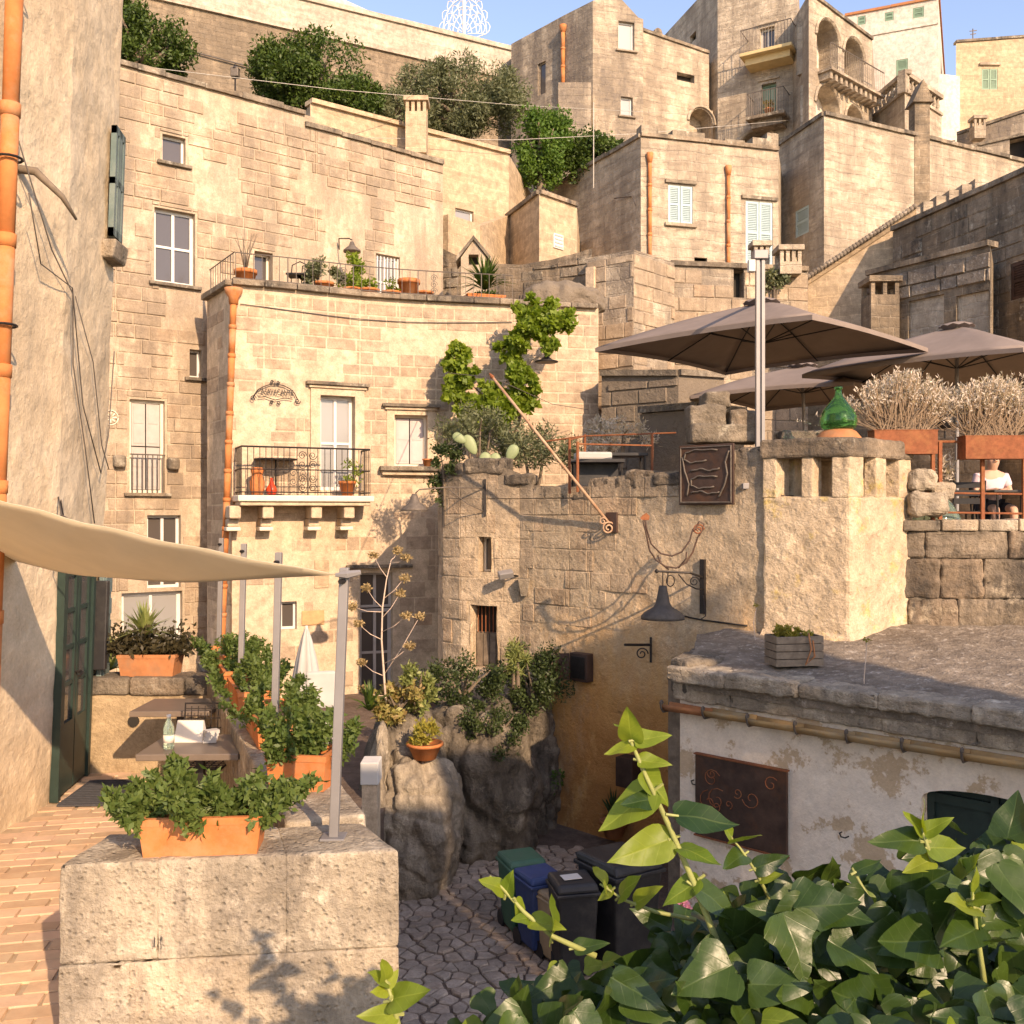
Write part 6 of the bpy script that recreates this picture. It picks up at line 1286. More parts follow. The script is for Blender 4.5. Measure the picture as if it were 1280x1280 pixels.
# things on the balcony
def pot_at(label, px, py, d, r, h, mat='terracotta', fol=None, fs=.06, fr_=(.2, .2, .2), n=350, group=None, seed=1):
    c = P(px, py, d); t = roundpot('flower_pot', label, c, r, h, mat, group, n=14)
    if fol: cloud([leaves(n, clumps(7, fr_, min(fr_)*.55, seed), fs, (c.x, c.y, c.z+h+fr_[2]*.8), .45, .4, .25, seed)], 'foliage', fol, t)
    return t
bzz = bz+.03
def on_b(k, d): v = A+tb_*k+nb_*d; return Vector((v.x, v.y, bzz))
c = on_b(.36, .42); j = thing('clay_jar', 'tall ochre clay jar standing on the balcony', 'jar', c); MB().lathe([(.1, 0), (.14, .12), (.15, .26), (.1, .38), (.11, .42), (.13, .5), (.1, .54)], c, 16).build('body', 'terracotta', j, True)
c = on_b(.62, .5); j = thing('red_vase', 'small bright red pear-shaped vase on the balcony floor', 'vase', c); M['red'] = plain('red_glaze', (.6, .06, .02), .3, 0, .1, 5, .02); MB().lathe([(.06, 0), (.11, .06), (.1, .14), (.05, .22), (.025, .3), (.03, .34)], c, 16).build('body', 'red', j, True)
c = on_b(.75, .25); j = thing('balcony_table', 'small oval dark table on the balcony', 'table', c); MB().lathe([(.001, .70), (.42, .70), (.42, .725), (.001, .725)], c, 22).build('table_top', 'iron', j); MB().tube([c, c+Vector((0, 0, .7))], .02).build('leg', 'iron', j); MB().lathe([(.16, 0), (.16, .02), (.02, .04)], c, 14).build('foot', 'iron', j)
c = on_b(Lb-.42, .42); t = roundpot('flower_pot', 'terracotta pot of leggy green plant at the right end of the balcony', c, .17, .3, 'terracotta', n=14); cloud([leaves(260, clumps(7, (.25, .2, .22), .12, 4), .08, (c.x+.1, c.y, c.z+.45), .4, .5, .2, 4)], 'foliage', 'lf_vine', t)
c = cvp.frame(hw_[1]-.02)[0]+cvp.frame(hw_[1])[2]*.12+Vector((0, 0, hw_[2]-.004)); t = roundpot('flower_pot', 'tiny terracotta pot on the sill of the mauve shuttered window', c, .1, .16, 'terracotta', n=12)
# iron lettering sign
sg = thing('iron_sign', 'wrought iron sign reading CASAVACANTE with scrolls on the stone facade', 'sign', P(343, 505, 19.5)); us = cvp.u_of(343); o, t, n = cvp.frame(us); o = o+n*.07; zc = Z(490, o.y); sc = o.y/F
sq = lambda px, py: o+t*((px-343)*sc/t.x*1.0)+Vector((0, 0, Z(py, o.y)))
arch_ = [(318, 498), (323, 489), (330, 484), (338, 480.5), (345, 480), (353, 481.5), (360, 485), (365, 490), (369, 499)]
MB().tube([sq(*p) for p in arch_], .010, 5).build('frame_arch', 'iron', sg, True); MB().tube([sq(*p) for p in [(324, 497.5), (332, 496.5), (343, 500), (354, 497), (363, 498)]], .009, 5).build('frame_base', 'iron', sg, True)
for cx_, cy_, r, dn in ((318.5, 499, .06, 1), (368.5, 500, .06, -1), (339.5, 477.5, .035, 1), (346.5, 477.5, .035, -1), (339, 503, .04, 1), (347, 503, .04, -1)): MB().tube(spiral(sq(cx_, cy_), t, Vz, r, 1.4, 16, dn), .009, 5).build('scroll', 'iron', sg, True)
MB().tube([sq(343, 481), sq(343, 474)], [.012, .003], 5).build('finial', 'iron', sg)
for s in ((323, 490), (363, 490)): MB().tube([sq(*s), sq(*s)-n*.09], .008, 4).build('wall_pin', 'iron', sg)
tc = bpy.data.curves.new('lettering', 'FONT'); tc.body = 'CASAVACANTE'; tc.size = .135; tc.align_x = 'CENTER'; tc.align_y = 'CENTER'; tc.extrude = .006; tc.space_character = 1.0
to = bpy.data.objects.new('lettering_tmp', tc); COL.objects.link(to); dg_ = bpy.context.evaluated_depsgraph_get(); me = bpy.data.meshes.new_from_object(to.evaluated_get(dg_)); bpy.data.objects.remove(to)
R = Matrix((t, Vector((0, 0, 1)), n)).transposed().to_4x4(); R.translation = sq(343.5, 490.5); wpx = max(v.co.x for v in me.vertices)-min(v.co.x for v in me.vertices); me.transform(R @ Matrix.Diagonal((.70/wpx, 1.25, 1, 1))); me.materials.append(M['iron']); link('lettering', me, sg)
# orange corner downpipe
dp = thing('downpipe', 'slim orange clay downpipe on the corner of the balcony house', 'downpipe', P(281, 690, 19.2)); cr = [(292, 372), (290.5, 410), (289, 450), (287.5, 490), (286, 530), (284.5, 570), (283.5, 610), (282, 650), (280.5, 690)]
cr = [P(292-(y-372)*.034, y, 19.22) for y in range(372, 1000, 36) if Z(y, 19.2) > -4]
for a, b in zip(cr, cr[1:]): MB().tube([a, b], [.068, .062], 10).tube([a+Vector((0, 0, .03)), a+Vector((0, 0, -.05))], .077, 10).build('pipe_section', 'pipe', dp, True)
MB().lathe([(.09, -.25), (.1, -.12), (.17, -.02), (.18, .06), (.12, .06)], cr[0]+Vector((0, 0, .12)), 12).build('rain_head', 'pipe', dp, True)
# roof terrace railing, pots and lamp
rr = thing('terrace_railing', 'pale iron railing along the roof terrace edge above the balcony house', 'railing', (-3, 20.2, CT+.08)); RH2 = .56; k = 0
us = np.arange(.1, cvp.u_of(643), .17)
def rp_(u, z): o, t, n = cvp.frame(u); return o-n*.05+Vector((0, 0, CT+.08+z))
for i, u in enumerate(us): MB().tube([rp_(u, -.01), rp_(u, RH2)], .008 if i % 8 else .013, 4).build('baluster', 'irongrey', rr)
for z in (.06, RH2): MB().tube([rp_(u, z) for u in sorted(set(list(us)+[c_ for c_ in cvp.c if c_ < us[-1]]))], .012, 5).build('rail', 'irongrey', rr)
for u in (cvp.u_of(543), cvp.u_of(430)):
    for z in (.14, .28, .42): MB().tube(spiral(rp_(u, z), cvp.at(u)[1], Vz, .08, 1.6), .007, 4).build('scroll', 'irongrey', rr, True)
G_ = 'terracotta pots on the roof terrace'
tz = CT-.0
def terr_pot(label, px, dd, r, h, fol=None, **kw):
    c = P(px, 0, cvp.d_of(px)+dd); return pot_at(label, px, 640-(tz)*F/c.y, c.y, r, h, 'terracotta', fol, group=G_, **kw)
t = terr_pot('terracotta pot with a bare spindly shrub at the corner of the roof terrace', 307, .5, .22, .42)
for k in range(9):
    a = k*.9; b0 = t.location+Vector((0, 0, .35)); MB().tube([b0, b0+Vector((.1*math.cos(a), .1*math.sin(a), .45)), b0+Vector((.25*math.cos(a+.4), .25*math.sin(a), .75+.06*(k % 3)))], [.014, .01, .004], 5).build('twig', 'bark', t, True)
terr_pot('pot of pale trailing leaves beside the terrace railing', 405, .4, .2, .3, 'lf_olive', fs=.11, fr_=(.5, .3, .3), n=900, seed=5)
terr_pot('pot of leggy vine plant under the terrace wall lamp', 440, .9, .2, .35, 'lf_vine', fs=.11, fr_=(.3, .3, .45), n=700, seed=6)
for i, (px, r, h) in enumerate(((462, .2, .24), (489, .2, .22), (511, .23, .5), (531, .19, .26))): terr_pot(['wide terracotta bowl with a few leaves on the roof terrace', 'wide terracotta bowl in front of the white barred door', 'tallest terracotta urn on the roof terrace', 'round terracotta pot right of the tall urn'][i], px, .35, r, h, 'lf_vine' if i < 2 else None, fs=.09, fr_=(.2, .2, .12), n=160, seed=8+i)
c = P(606, 0, cvp.d_of(606)+.7); c.z = tz; t = planter('box_planter', 'terracotta trough with a spreading cycad palm behind the terrace railing', c, (.85, .35, .32), .3, 'terracotta', lambda q, h: [leaves(300, ell(.3, .15, .08), .1, (c.x, c.y, c.z+h), .4, .5, .2, 9)], 'lf_pine', taper=.92); spikes(c+Vector((0, 0, .45)), 90, .85, .06, 'lf_pine', t, 'palm_fronds', 8, .15, .5)
for i, px in enumerate((372, 385)):
    c = P(px, 0, cvp.d_of(px)+.6); c.z = tz; t = thing('wire_chair', ['dark low wire chair on the roof terrace by the bare shrub pot', 'dark low wire chair on the roof terrace by the trailing plant'][i], 'chair', c)
    for sx, sy in ((-.17, -.17), (.17, -.17), (-.17, .17), (.17, .17)): MB().tube([c+Vector((sx, sy, 0)), c+Vector((sx, sy, .42))], .012).build('leg', 'iron', t)
    MB().box(c+Vector((0, 0, .43)), (.4, .4, .03)).build('seat', 'iron', t); MB().tube([c+Vector((-.18, .18, .42)), c+Vector((-.16, .22, .7)), c+Vector((0, .23, .78)), c+Vector((.16, .22, .7)), c+Vector((.18, .18, .42))], .013).build('backrest', 'iron', t)
# climbing vine and its support lamp on the right of the facade
vn = thing('grape_vine', 'bright green vine climbing the facade right of the shuttered window', 'vine', P(640, 560, 20.4))
vk = [(568, 448), (576, 470), (574, 492), (588, 508), (604, 520), (624, 512), (640, 500), (650, 482), (645, 462), (640, 444), (646, 424), (656, 408), (668, 396), (684, 400), (698, 396)]
vp = [(px+random.uniform(-5, 5), py+random.uniform(-5, 5), random.uniform(.17, .33)) for (px, py) in vk for _ in range(2)]+[(660, 388, .3), (676, 412, .3), (686, 430, .16), (612, 492, .25), (632, 520, .3), (600, 498, .28), (658, 505, .22)]
cloud([leaves(int(3600*r*r)+260, clumps(9, (r, .25, r), r*.34, 90+i), .115, P(px, py, 20.2-.1*(i % 3)), .8, -.1, .15, 90+i) for i, (px, py, r) in enumerate(vp)], 'foliage', 'lf_vine', vn)
MB().tube([P(650, 585, 20.5), P(645, 540, 20.6), P(655, 500, 20.6), P(640, 460, 20.7), P(650, 420, 20.8), P(672, 395, 20.8)], [.05, .045, .04, .03, .025, .015], 6).build('stem', 'bark', vn, True); MB().tube([P(650, 510, 20.6), P(610, 500, 20.5), P(578, 470, 20.4)], [.03, .022, .012], 6).build('stem', 'bark', vn, True); MB().tube([P(640, 470, 20.9), P(700, 425, 20.7), P(632, 478, 20.6)], .02, 5).build('stem', 'drystem', vn, True)
lm = thing('bell_lamp', 'dark bell lamp hanging under the climbing vine', 'street lamp', P(683, 455, 20.2)); c = P(683, 445, 20.2); MB().lathe([(.03, .02), (.06, -.02), (.12, -.07), (.24, -.11), (.24, -.13), (.001, -.1)], c, 18).build('lamp_shade', 'iron', lm, True); MB().tube([c, c+Vector((0, .1, .35)), P(668, 420, 20.95)], .012).build('arm', 'iron', lm, True)
# ================================================================ BIG OLD HOUSE BEHIND
lb_ = thing('old_stone_house', 'large old pale stone house with scattered windows behind the balcony house', 'house', (-6, 22, -4))
dx, dy = -4.57+8.16, 23.0-20.3; lbp = Path([(-9.6, 19.22), (-8.16, 20.3), (-4.60, 22.98), (-4.56, 23.01), (-1.76, 25.12)])
lt = [9.35, 9.24, 9.2, 8.95, 8.86]
LH = {'small': lbp.hole(203, 170, 232, 204, .2), 'big': lbp.hole(193, 263, 244, 355, .2), 'french': lbp.hole(162, 500, 206, 616, .16), 'slot': lbp.hole(237, 437, 252, 472, .2), 'low': lbp.hole(184, 644, 226, 735, .2), 'shop': lbp.hole(152, 740, 228, 862, .2), 'tdoor': lbp.hole(470, 319, 500, 385, .2), 'dark': lbp.hole(318, 315, 341, 352, .3)}
m = MB(); hl = list(LH.values()); wall_mesh(m, lbp, -4.2, lt, hl); wall_mesh(m, Path([(-1.76, 25.12), (-3.4, 28.5)]), -4.2, 8.86); wall_mesh(m, Path([(-3.4, 28.5), (-12.5, 24)]), -4.2, 9.2); wall_mesh(m, Path([(-12.5, 24), (-9.6, 19.22)]), -4.2, 9.3)
lw = m.build('wall', 'lb_base', lb_); MB()._add([(p.x, p.y, 8.8) for p in lbp.p]+[(-3.4, 28.5, 8.8), (-12.5, 24, 8.8)], [tuple(range(7))]).build('roof', 'far_dark', lb_)
cu = lbp.u_of(395)
ashlar(lw, lbp, -3.9, [t-.03 for t in lt], .27, .5, 'lb_block', hl, .05, .018, .10, 300, .022, 31, lambda u, z: u > lbp.u_of(125) and not (z < 4 and u > lbp.u_of(262)), worn=.16)
u = 0
while u < lbp.L-.1:
    l = random.uniform(.5, 1.0); uu = min(u+l, lbp.L); o, t, n = lbp.frame((u+uu)/2); a, b = lbp.at(u)[0], lbp.at(uu-.01)[0]; z0 = float(np.interp((u+uu)/2, lbp.c, lt)); m = MB(); m.tone = random.random()
    m.prism([tuple((a+n*.08)[:2]), tuple((b+n*.08)[:2]), tuple((b-n*.3)[:2]), tuple((a-n*.3)[:2])], z0-.02, z0+.09+random.uniform(-.02, .03)); m.build('coping_stone', 'lichen', lb_); u = uu
window(lb_, lbp, LH['small'], 'white_paint', 'glass', 0, 0, .05, sill='lichen'); window(lb_, lbp, LH['big'], 'white_paint', 'glass', 1, 1, .07, sill='lichen'); window(lb_, lbp, LH['french'], 'cream_paint', 'glass_pale', 1, 1, .06, shutter='grey_wood', sill='lichen')
window(lb_, lbp, LH['slot'], 'white_paint', 'glass', 0, 0, .05, sill='lichen'); window(lb_, lbp, LH['low'], 'white_paint', 'glass', 1, 1, .06); window(lb_, lbp, LH['shop'], 'white_paint', 'glass_pale', 1, 1, .08, name='glazed_door'); window(lb_, lbp, LH['tdoor'], 'white_paint', 'glass_pale', 1, 1, .08, name='terrace_door'); window(lb_, lbp, LH['dark'], 'cream_paint', 'glass', 0, 0, .05)
h = LH['tdoor']; fr = frm(lbp, (h[0]+h[1])/2)
for k in range(7): a = h[0]+(h[1]-h[0])*(k+.5)/7; MB().fbox(fr, a-.012, a+.012, -.04, -.02, h[2]+.05, h[3]-.05).build('grille_bar', 'white_paint', lb_)
h = LH['french']; fr = frm(lbp, (h[0]+h[1])/2); o, t, n = fr; zr = h[2]+.80
for k in range(7): a = h[0]+(h[1]-h[0])*(k+.5)/7; MB().tube([o+t*a+n*.03+Vector((0, 0, h[2])), o+t*a+n*.03+Vector((0, 0, zr))], .011, 5).build('rail_bar', 'irongrey', lb_)
MB().tube([o+t*h[0]+n*.03+Vector((0, 0, zr)), o+t*h[1]+n*.03+Vector((0, 0, zr))], .015, 5).build('rail_top', 'irongrey', lb_)
for px, py in ((148, 577), (215, 580)): c = onwall(px, py, .05, lbp); bevel(MB().box(c, (.24, .26, .25), .65).build('stone_boss', 'lichen', lb_), .05, 3)
c = onwall(138, 522, .02, lbp); o, t, n = lbp.frame(lbp.u_of(138)); m = MB()
for k in range(8): a = k*math.pi/4; m.tube([c+t*.03*math.cos(a)+Vz*.03*math.sin(a), c+t*.12*math.cos(a)+Vz*.12*math.sin(a)], [.008, .028], 5)
m.tube([c+(t*math.cos(a)+Vz*math.sin(a))*.15 for a in np.linspace(0, 6.283, 20)], .014, 5); m.build('rosette', 'cream_paint', lb_, True)
al2 = thing('arm_lamp', 'dark bell lamp on a bent arm above the roof terrace', 'street lamp', onwall(424, 318, 0, lbp)); a = onwall(424, 312, 0, lbp); e = P(440, 300, a.y-.7)
MB().tube([a, a+Vector((.02, -.15, .22)), e+Vector((-.08, .05, .05)), e], .014).build('arm', 'iron', al2, True); MB().lathe([(.04, .04), (.07, -.05), (.20, -.16), (.2, -.2), (.001, -.12)], e+Vector((0, 0, -.08)), 16).build('lamp_shade', 'irongrey', al2, True)
# ================================================================ MIDDLE AND UPPER TOWN
def ft(*pts): return [XY(px, d) for px, d in pts]
def arch_hole(root, path, h, wallmat, depth, back='far_pale', N_=10):
    """round arched opening: rectangular hole + spandrel stones + lit back wall"""
    u0, u1, z0, z1, dp = h; r = (u1-u0)/2; um = (u0+u1)/2; o, t, n = path.frame(um); o = o-t*um; zs = z1-r; m = MB(); q = lambda u, z, d: o+t*u+n*d+Vector((0, 0, z))
    for k in range(N_):
        a, b = math.pi*(1-k/N_), math.pi*(1-(k+1)/N_); pa = (um+r*math.cos(a), zs+r*math.sin(a)); pb = (um+r*math.cos(b), zs+r*math.sin(b))
        m.quad(q(pa[0], pa[1], .004), q(pb[0], pb[1], .004), q(pb[0], z1+.01, .004), q(pa[0], z1+.01, .004)); m.quad(q(pa[0], pa[1], .004), q(pa[0], pa[1], -dp), q(pb[0], pb[1], -dp), q(pb[0], pb[1], .004))
    m.build('arch', wallmat, root); MB().quad(q(u0-.02, z0, -dp+.005), q(u1+.02, z0, -dp+.005), q(u1+.02, z1, -dp+.005), q(u0-.02, z1, -dp+.005)).build('loggia_wall', back, root)
    ring = MB(); ring.tube([q(um+(r+.08)*math.cos(a), zs+(r+.08)*math.sin(a), .03) for a in np.linspace(math.pi, 0, 14)], .07, 4); ring.build('arch_moulding', wallmat, root)
    return o, t, n
def simple_house(name, label, foot, z0, tops, mat, holes_px=None, coping_edges=(), cat='house', cmat='lichen', ch=.12):
    r = thing(name, label, cat, (sum(p[0] for p in foot)/len(foot), sum(p[1] for p in foot)/len(foot), z0)); hp = {}
    n = len(foot); paths = [Path([foot[i], foot[(i+1) % n]]) for i in range(n)]
    for e, lst in (holes_px or {}).items(): hp[e] = [paths[e].hole(*x) for x in lst]
    house(r, foot, z0, tops, mat, hp, coping=(.08, ch, cmat, list(coping_edges)) if coping_edges else None); return r, paths, hp
def pipe_on(root, path, px, y0, y1, r=.062):
    o, t, n = path.frame(path.u_of(px)); o = o+n*(r+.02); zz = list(np.arange(Z(y0, o.y), Z(y1, o.y), -.75))+[Z(y1, o.y)]
    t_ = thing('downpipe', None, 'downpipe', (o.x, o.y, zz[-1]))
    for a, b in zip(zz, zz[1:]): MB().tube([(o.x, o.y, a), (o.x, o.y, b)], [r, r*.92], 9).tube([(o.x, o.y, a+.03), (o.x, o.y, a-.06)], r*1.15, 9).build('pipe_section', 'pipe', t_, True)
    MB().lathe([(r, -.2), (r*1.6, 0), (r*1.7, .12), (r, .12)], (o.x, o.y, zz[0]+.1), 10).build('rain_head', 'pipe', t_, True); return t_
def lab(o, s): o['label'] = s; return o
# wall behind the roof terrace with the little gabled niche
s1 = thing('garden_wall', 'dark weathered uneven wall behind the cycad on the roof terrace', 'wall', XY(650, 24.8)+(0,)); sp_ = Path(ft((550, 25.7), (575, 25.5), (610, 25.2), (650, 24.9), (690, 24.6), (740, 24.1))); st_ = [6.9, 6.6, 6.35, 6.25, 6.3, 6.45]
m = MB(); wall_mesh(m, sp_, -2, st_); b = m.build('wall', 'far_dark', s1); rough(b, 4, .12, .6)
ashlar(b, sp_, 3.6, [t-.1 for t in st_], .28, .5, 'lichen', (), 0, .04, .35, 90, .03, 41)
rock_ = rock('rock_outcrop', 'eroded tufa ledge at the top of the climbing vine', P(705, 380, 22.2), (.9, .6, .3), 5, 5, .2, 3); rock_.data.materials[0] = M['cw_base']
nc = thing('gabled_niche', 'little gabled stone niche like a dovecote on the roof terrace', 'niche', P(592, 350, 23.4)); c = P(592, 0, 23.4); zb_, zt_ = CT-.1, Z(322, 23.4); w_ = .30
m = MB(); np_ = Path([(c.x-w_, c.y), (c.x+w_, c.y)]); nh = (w_-.12, w_+.12, Z(331, 23.4), Z(318, 23.4), .3); tp = Z(300, 23.4)
wall_mesh(m, Path([(c.x-w_, c.y), (c.x, c.y), (c.x+w_, c.y)]), zb_, [zt_, tp, zt_], [(w_-.12, w_+.12, nh[2], nh[3], .3)]); wall_mesh(m, Path([(c.x+w_, c.y), (c.x+w_, c.y+.7)]), zb_, zt_); wall_mesh(m, Path([(c.x-w_, c.y+.7), (c.x-w_, c.y)]), zb_, zt_); m.build('body', 'lb_base', nc)
MB().quad((c.x-w_, c.y+.28, nh[2]), (c.x+w_, c.y+.28, nh[2]), (c.x+w_, c.y+.28, nh[3]), (c.x-w_, c.y+.28, nh[3])).build('backing', 'dark', nc)
for s in (-1, 1): m = MB(); m.hexa([Vector(v) for v in ((c.x, c.y-.06, tp), (c.x+s*(w_+.12), c.y-.06, zt_-.1), (c.x+s*(w_+.12), c.y+.75, zt_-.1), (c.x, c.y+.75, tp), (c.x, c.y-.06, tp+.1), (c.x+s*(w_+.12), c.y-.06, zt_), (c.x+s*(w_+.12), c.y+.75, zt_), (c.x, c.y+.75, tp+.1))]); m.build('roof_slab', 'lichen', nc)
# peach plastered house with chimney
pw_ = thing('peach_house', 'peach plastered house with slotted chimney below the trees', 'house', XY(520, 29)+(0,)); pp = Path(ft((388, 26.4), (510, 28.4), (636, 30.6))); ph = pp.hole(569, 262, 592, 278, .15); m = MB(); wall_mesh(m, pp, -3, [10.95, 11.05, 11.1], [ph]); wall_mesh(m, Path([XY(636, 30.6), (1.0, 36)]), -3, 11.1); wall_mesh(m, Path([(-8, 33), XY(388, 26.4)]), -3, 11.0); m.build('wall', 'peach', pw_)
MB()._add([(p.x, p.y, 10.9) for p in pp.p]+[(1.0, 36, 10.9), (-8, 33, 10.9)], [(0, 1, 2, 3, 4)]).build('roof', 'far_dark', pw_); window(pw_, pp, ph, 'white_paint', 'glass_pale', 0, 0, .05)
for i in range(2):
    o, t, n = pp.frame((pp.c[i]+pp.c[i+1])/2); a, b = pp.p[i], pp.p[i+1]; za, zb2 = [10.95, 11.05, 11.1][i:i+2]; MB().hexa([a+n*.1+Vz*za, b+n*.1+Vz*zb2, b-n*.3+Vz*zb2, a-n*.3+Vz*za, a+n*.1+Vz*(za+.12), b+n*.1+Vz*(zb2+.12), b-n*.3+Vz*(zb2+.12), a-n*.3+Vz*(za+.12)]).build('coping', 'peach', pw_)
def slot_chimney(root, px, py0, py1, d, w, mat='peach', slots=3):
    x, y = XY(px, d); zt, zb_ = Z(py0, d), Z(py1, d); c = MB().box((x, y, (zb_+zt-.5)/2), (w, w, zt-.5-zb_)).build('chimney', mat, root)
    for k in range(slots+1): MB().box((x-w/2+.05+(w-.1)*k/slots, y-w/2+.06, zt-.36), (.09, .1, .30)).build('chimney_pillar', mat, c); MB().box((x-w/2+.05+(w-.1)*k/slots, y+w/2-.06, zt-.36), (.09, .1, .30)).build('chimney_pillar', mat, c)
    bevel(MB().box((x, y, zt-.14), (w+.12, w+.12, .14)).build('chimney_cap', mat, c), .02); return c
slot_chimney(pw_, 521, 122, 195, 27.9, .58)
# low curved parapet and little tower
lp_ = thing('low_parapet', 'low plastered parapet joining the little tower below the trees', 'wall', XY(590, 28)+(0,)); p_ = Path(ft((550, 26.6), (590, 27.6), (626, 30.6))); m = MB(); wall_mesh(m, p_, 0, [7.98, 8.0, 9.2]); b = m.build('wall', 'peach', lp_); b.modifiers.new('t', 'SOLIDIFY').thickness = -.3
r, pa, hp = simple_house('little_tower', 'small square stone tower with a white vent on its lit side', ft((624, 31.2), (674, 28.2), (721, 29.4), (725, 33.5), (640, 35)), 0, 9.12, 'peach', None, (0, 1), 'tower')
h = pa[1].hole(691, 293, 703, 311); fr = frm(pa[1], (h[0]+h[1])/2); v_ = MB().fbox(fr, h[0], h[1], 0, .04, h[2], h[3]).build('vent', 'white_paint', r)
for k in range(4): z = h[2]+(h[3]-h[2])*(k+.5)/4; MB().fbox(fr, h[0]+.04, h[1]-.04, .04, .055, z-.02, z+.02).build('vent_slat', 'grey_wood', v_)
# stone mass right of the vine
r, pa, hp = simple_house('stone_bastion', 'blocky pale stone bastion beside the cantilever umbrella', ft((733, 23.5), (792, 22.7), (843, 23.9), (843, 29), (733, 29)), -1, 6.05, 'far', None, ())
for e in (0, 1): ashlar(r, pa[e], -.8, 5.95, .33, .62, 'lb_block', (), 0, .02, .2, 150, .02, 51+e)
for a, b, y0, y1 in ((745, 763, 0, 0),): MB().fbox(frm(pa[0], .5), pa[0].u_of(735), pa[0].u_of(745), 0, .1, -.5, 5.8).build('pilaster', 'cv_base', r)
r, pa, hp = simple_house('stone_house', 'plain stone house wall seen above the cantilever umbrella', ft((838, 25), (1010, 25.6), (1010, 31), (838, 30)), -1, 6.25, 'far', {0: [(917, 336, 930, 372, .3)]}, (0,)); h = hp[0][0]; MB().fbox(frm(pa[0], h[0]), h[0], h[1], -.32, -.3, h[2], h[3]).build('opening', 'dark', r)
ashlar(r, pa[0], 1.0, 6.2, .33, .62, 'lb_block', hp[0], .02, .02, .25, 150, .02, 54)
x, y = XY(985, 25.2); slot_chimney(r, 985, 306, 345, 25.4, .55, 'far_pale'); slot_chimney(r, 950, 300, 345, 25.9, .4, 'far_pale', 2)
r, pa, hp = simple_house('stone_step', 'eroded stone terrace block below the bastion', ft((752, 20.9), (848, 19.8), (905, 20.6), (905, 22.4), (752, 22.6)), -1, [2.9, 2.75, 2.8, 2.8, 2.9], 'cw_base', None, (0, 1), 'wall'); ashlar(r, pa[0], .2, 2.7, .34, .7, 'cw_block', (), 0, .03, .3, 60, .03, 55)
r, pa, hp = simple_house('stone_step', 'lower pale stone terrace block behind the dark tables', ft((800, 18.6), (872, 17.8), (930, 18.6), (930, 19.6), (800, 19.6)), -1, 1.85, 'cw_base', None, (0, 1), 'wall')
bush('shrub', 'small green tuft on the stone house roof beside the umbrella mast', P(968, 352, 25.3), (.3, .2, .35), 500, .12, 'lf_olive', 61, 8, .15, base=Z(372, 25.3))
# shaded house above the right umbrellas
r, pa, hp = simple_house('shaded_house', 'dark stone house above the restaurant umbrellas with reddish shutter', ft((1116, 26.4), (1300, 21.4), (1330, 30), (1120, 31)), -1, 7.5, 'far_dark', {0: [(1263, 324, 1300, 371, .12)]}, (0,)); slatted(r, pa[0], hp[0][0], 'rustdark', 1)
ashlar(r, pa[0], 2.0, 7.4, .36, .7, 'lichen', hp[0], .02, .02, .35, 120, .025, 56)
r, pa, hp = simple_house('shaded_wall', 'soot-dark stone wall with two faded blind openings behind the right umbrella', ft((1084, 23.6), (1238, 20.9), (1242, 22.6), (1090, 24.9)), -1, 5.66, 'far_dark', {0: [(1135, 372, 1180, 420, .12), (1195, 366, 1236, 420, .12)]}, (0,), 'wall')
for h in hp[0]: MB().fbox(frm(pa[0], (h[0]+h[1])/2), h[0], h[1], -.11, -.08, h[2], h[3]).build('blind_opening', 'far_pale', r)
ashlar(r, pa[0], 4.9, 5.6, .33, .7, 'roofslab', (), 0, .05, .02, 60, .02, 57); slot_chimney(r, 1100, 345, 470, 22.9, .65, 'far_dark', 2)
r, pa, hp = simple_house('tiled_shed', 'small house with sloping clay tile edge beside the shaded house', ft((1005, 27.6), (1145, 26.6), (1150, 31), (1010, 31)), 0, [6.4, 8.15, 8.15, 6.4], 'peach')
o, t, n = pa[0].frame(0); L = pa[0].L
for k in range(34):
    u = L*(k+.5)/34; z = 6.4+1.75*u/L+.06; c = o+t*u+n*.12+Vz*z; tile = MB(); sl_ = math.atan2(1.75, L); e = (t*math.cos(sl_)+Vz*math.sin(sl_)); up = e.cross(n)*-1
    tile.tube([c+n*.12-e*.0, c-n*.5+Vz*.1], [.072, .06], 8); tile.build('roof_tile', 'roofslab', r, True)
MB().hexa([o+n*.06+Vz*6.28, o+n*.06+t*L+Vz*8.03, o-n*.3+t*L+Vz*8.03, o-n*.3+Vz*6.28, o+n*.14+Vz*6.4, o+n*.14+t*L+Vz*8.15, o-n*.3+t*L+Vz*8.15, o-n*.3+Vz*6.4]).build('eave', 'peach', r)
for k in range(5): c = P(1060+18*k, 262+(-6)*k+10, 28.5); 
stp = thing('stepped_parapet', 'small stepped parapet wall climbing behind the tiled shed', 'wall', P(1180, 270, 29))
for k in range(6): px = 1143+16*k; d = 28.6-.1*k; zt = Z(262-7*k, d); x, y = XY(px, d); MB().box((x, y, zt/2+1), (.42, .5, zt-2)).build('step', 'far_pale', stp)
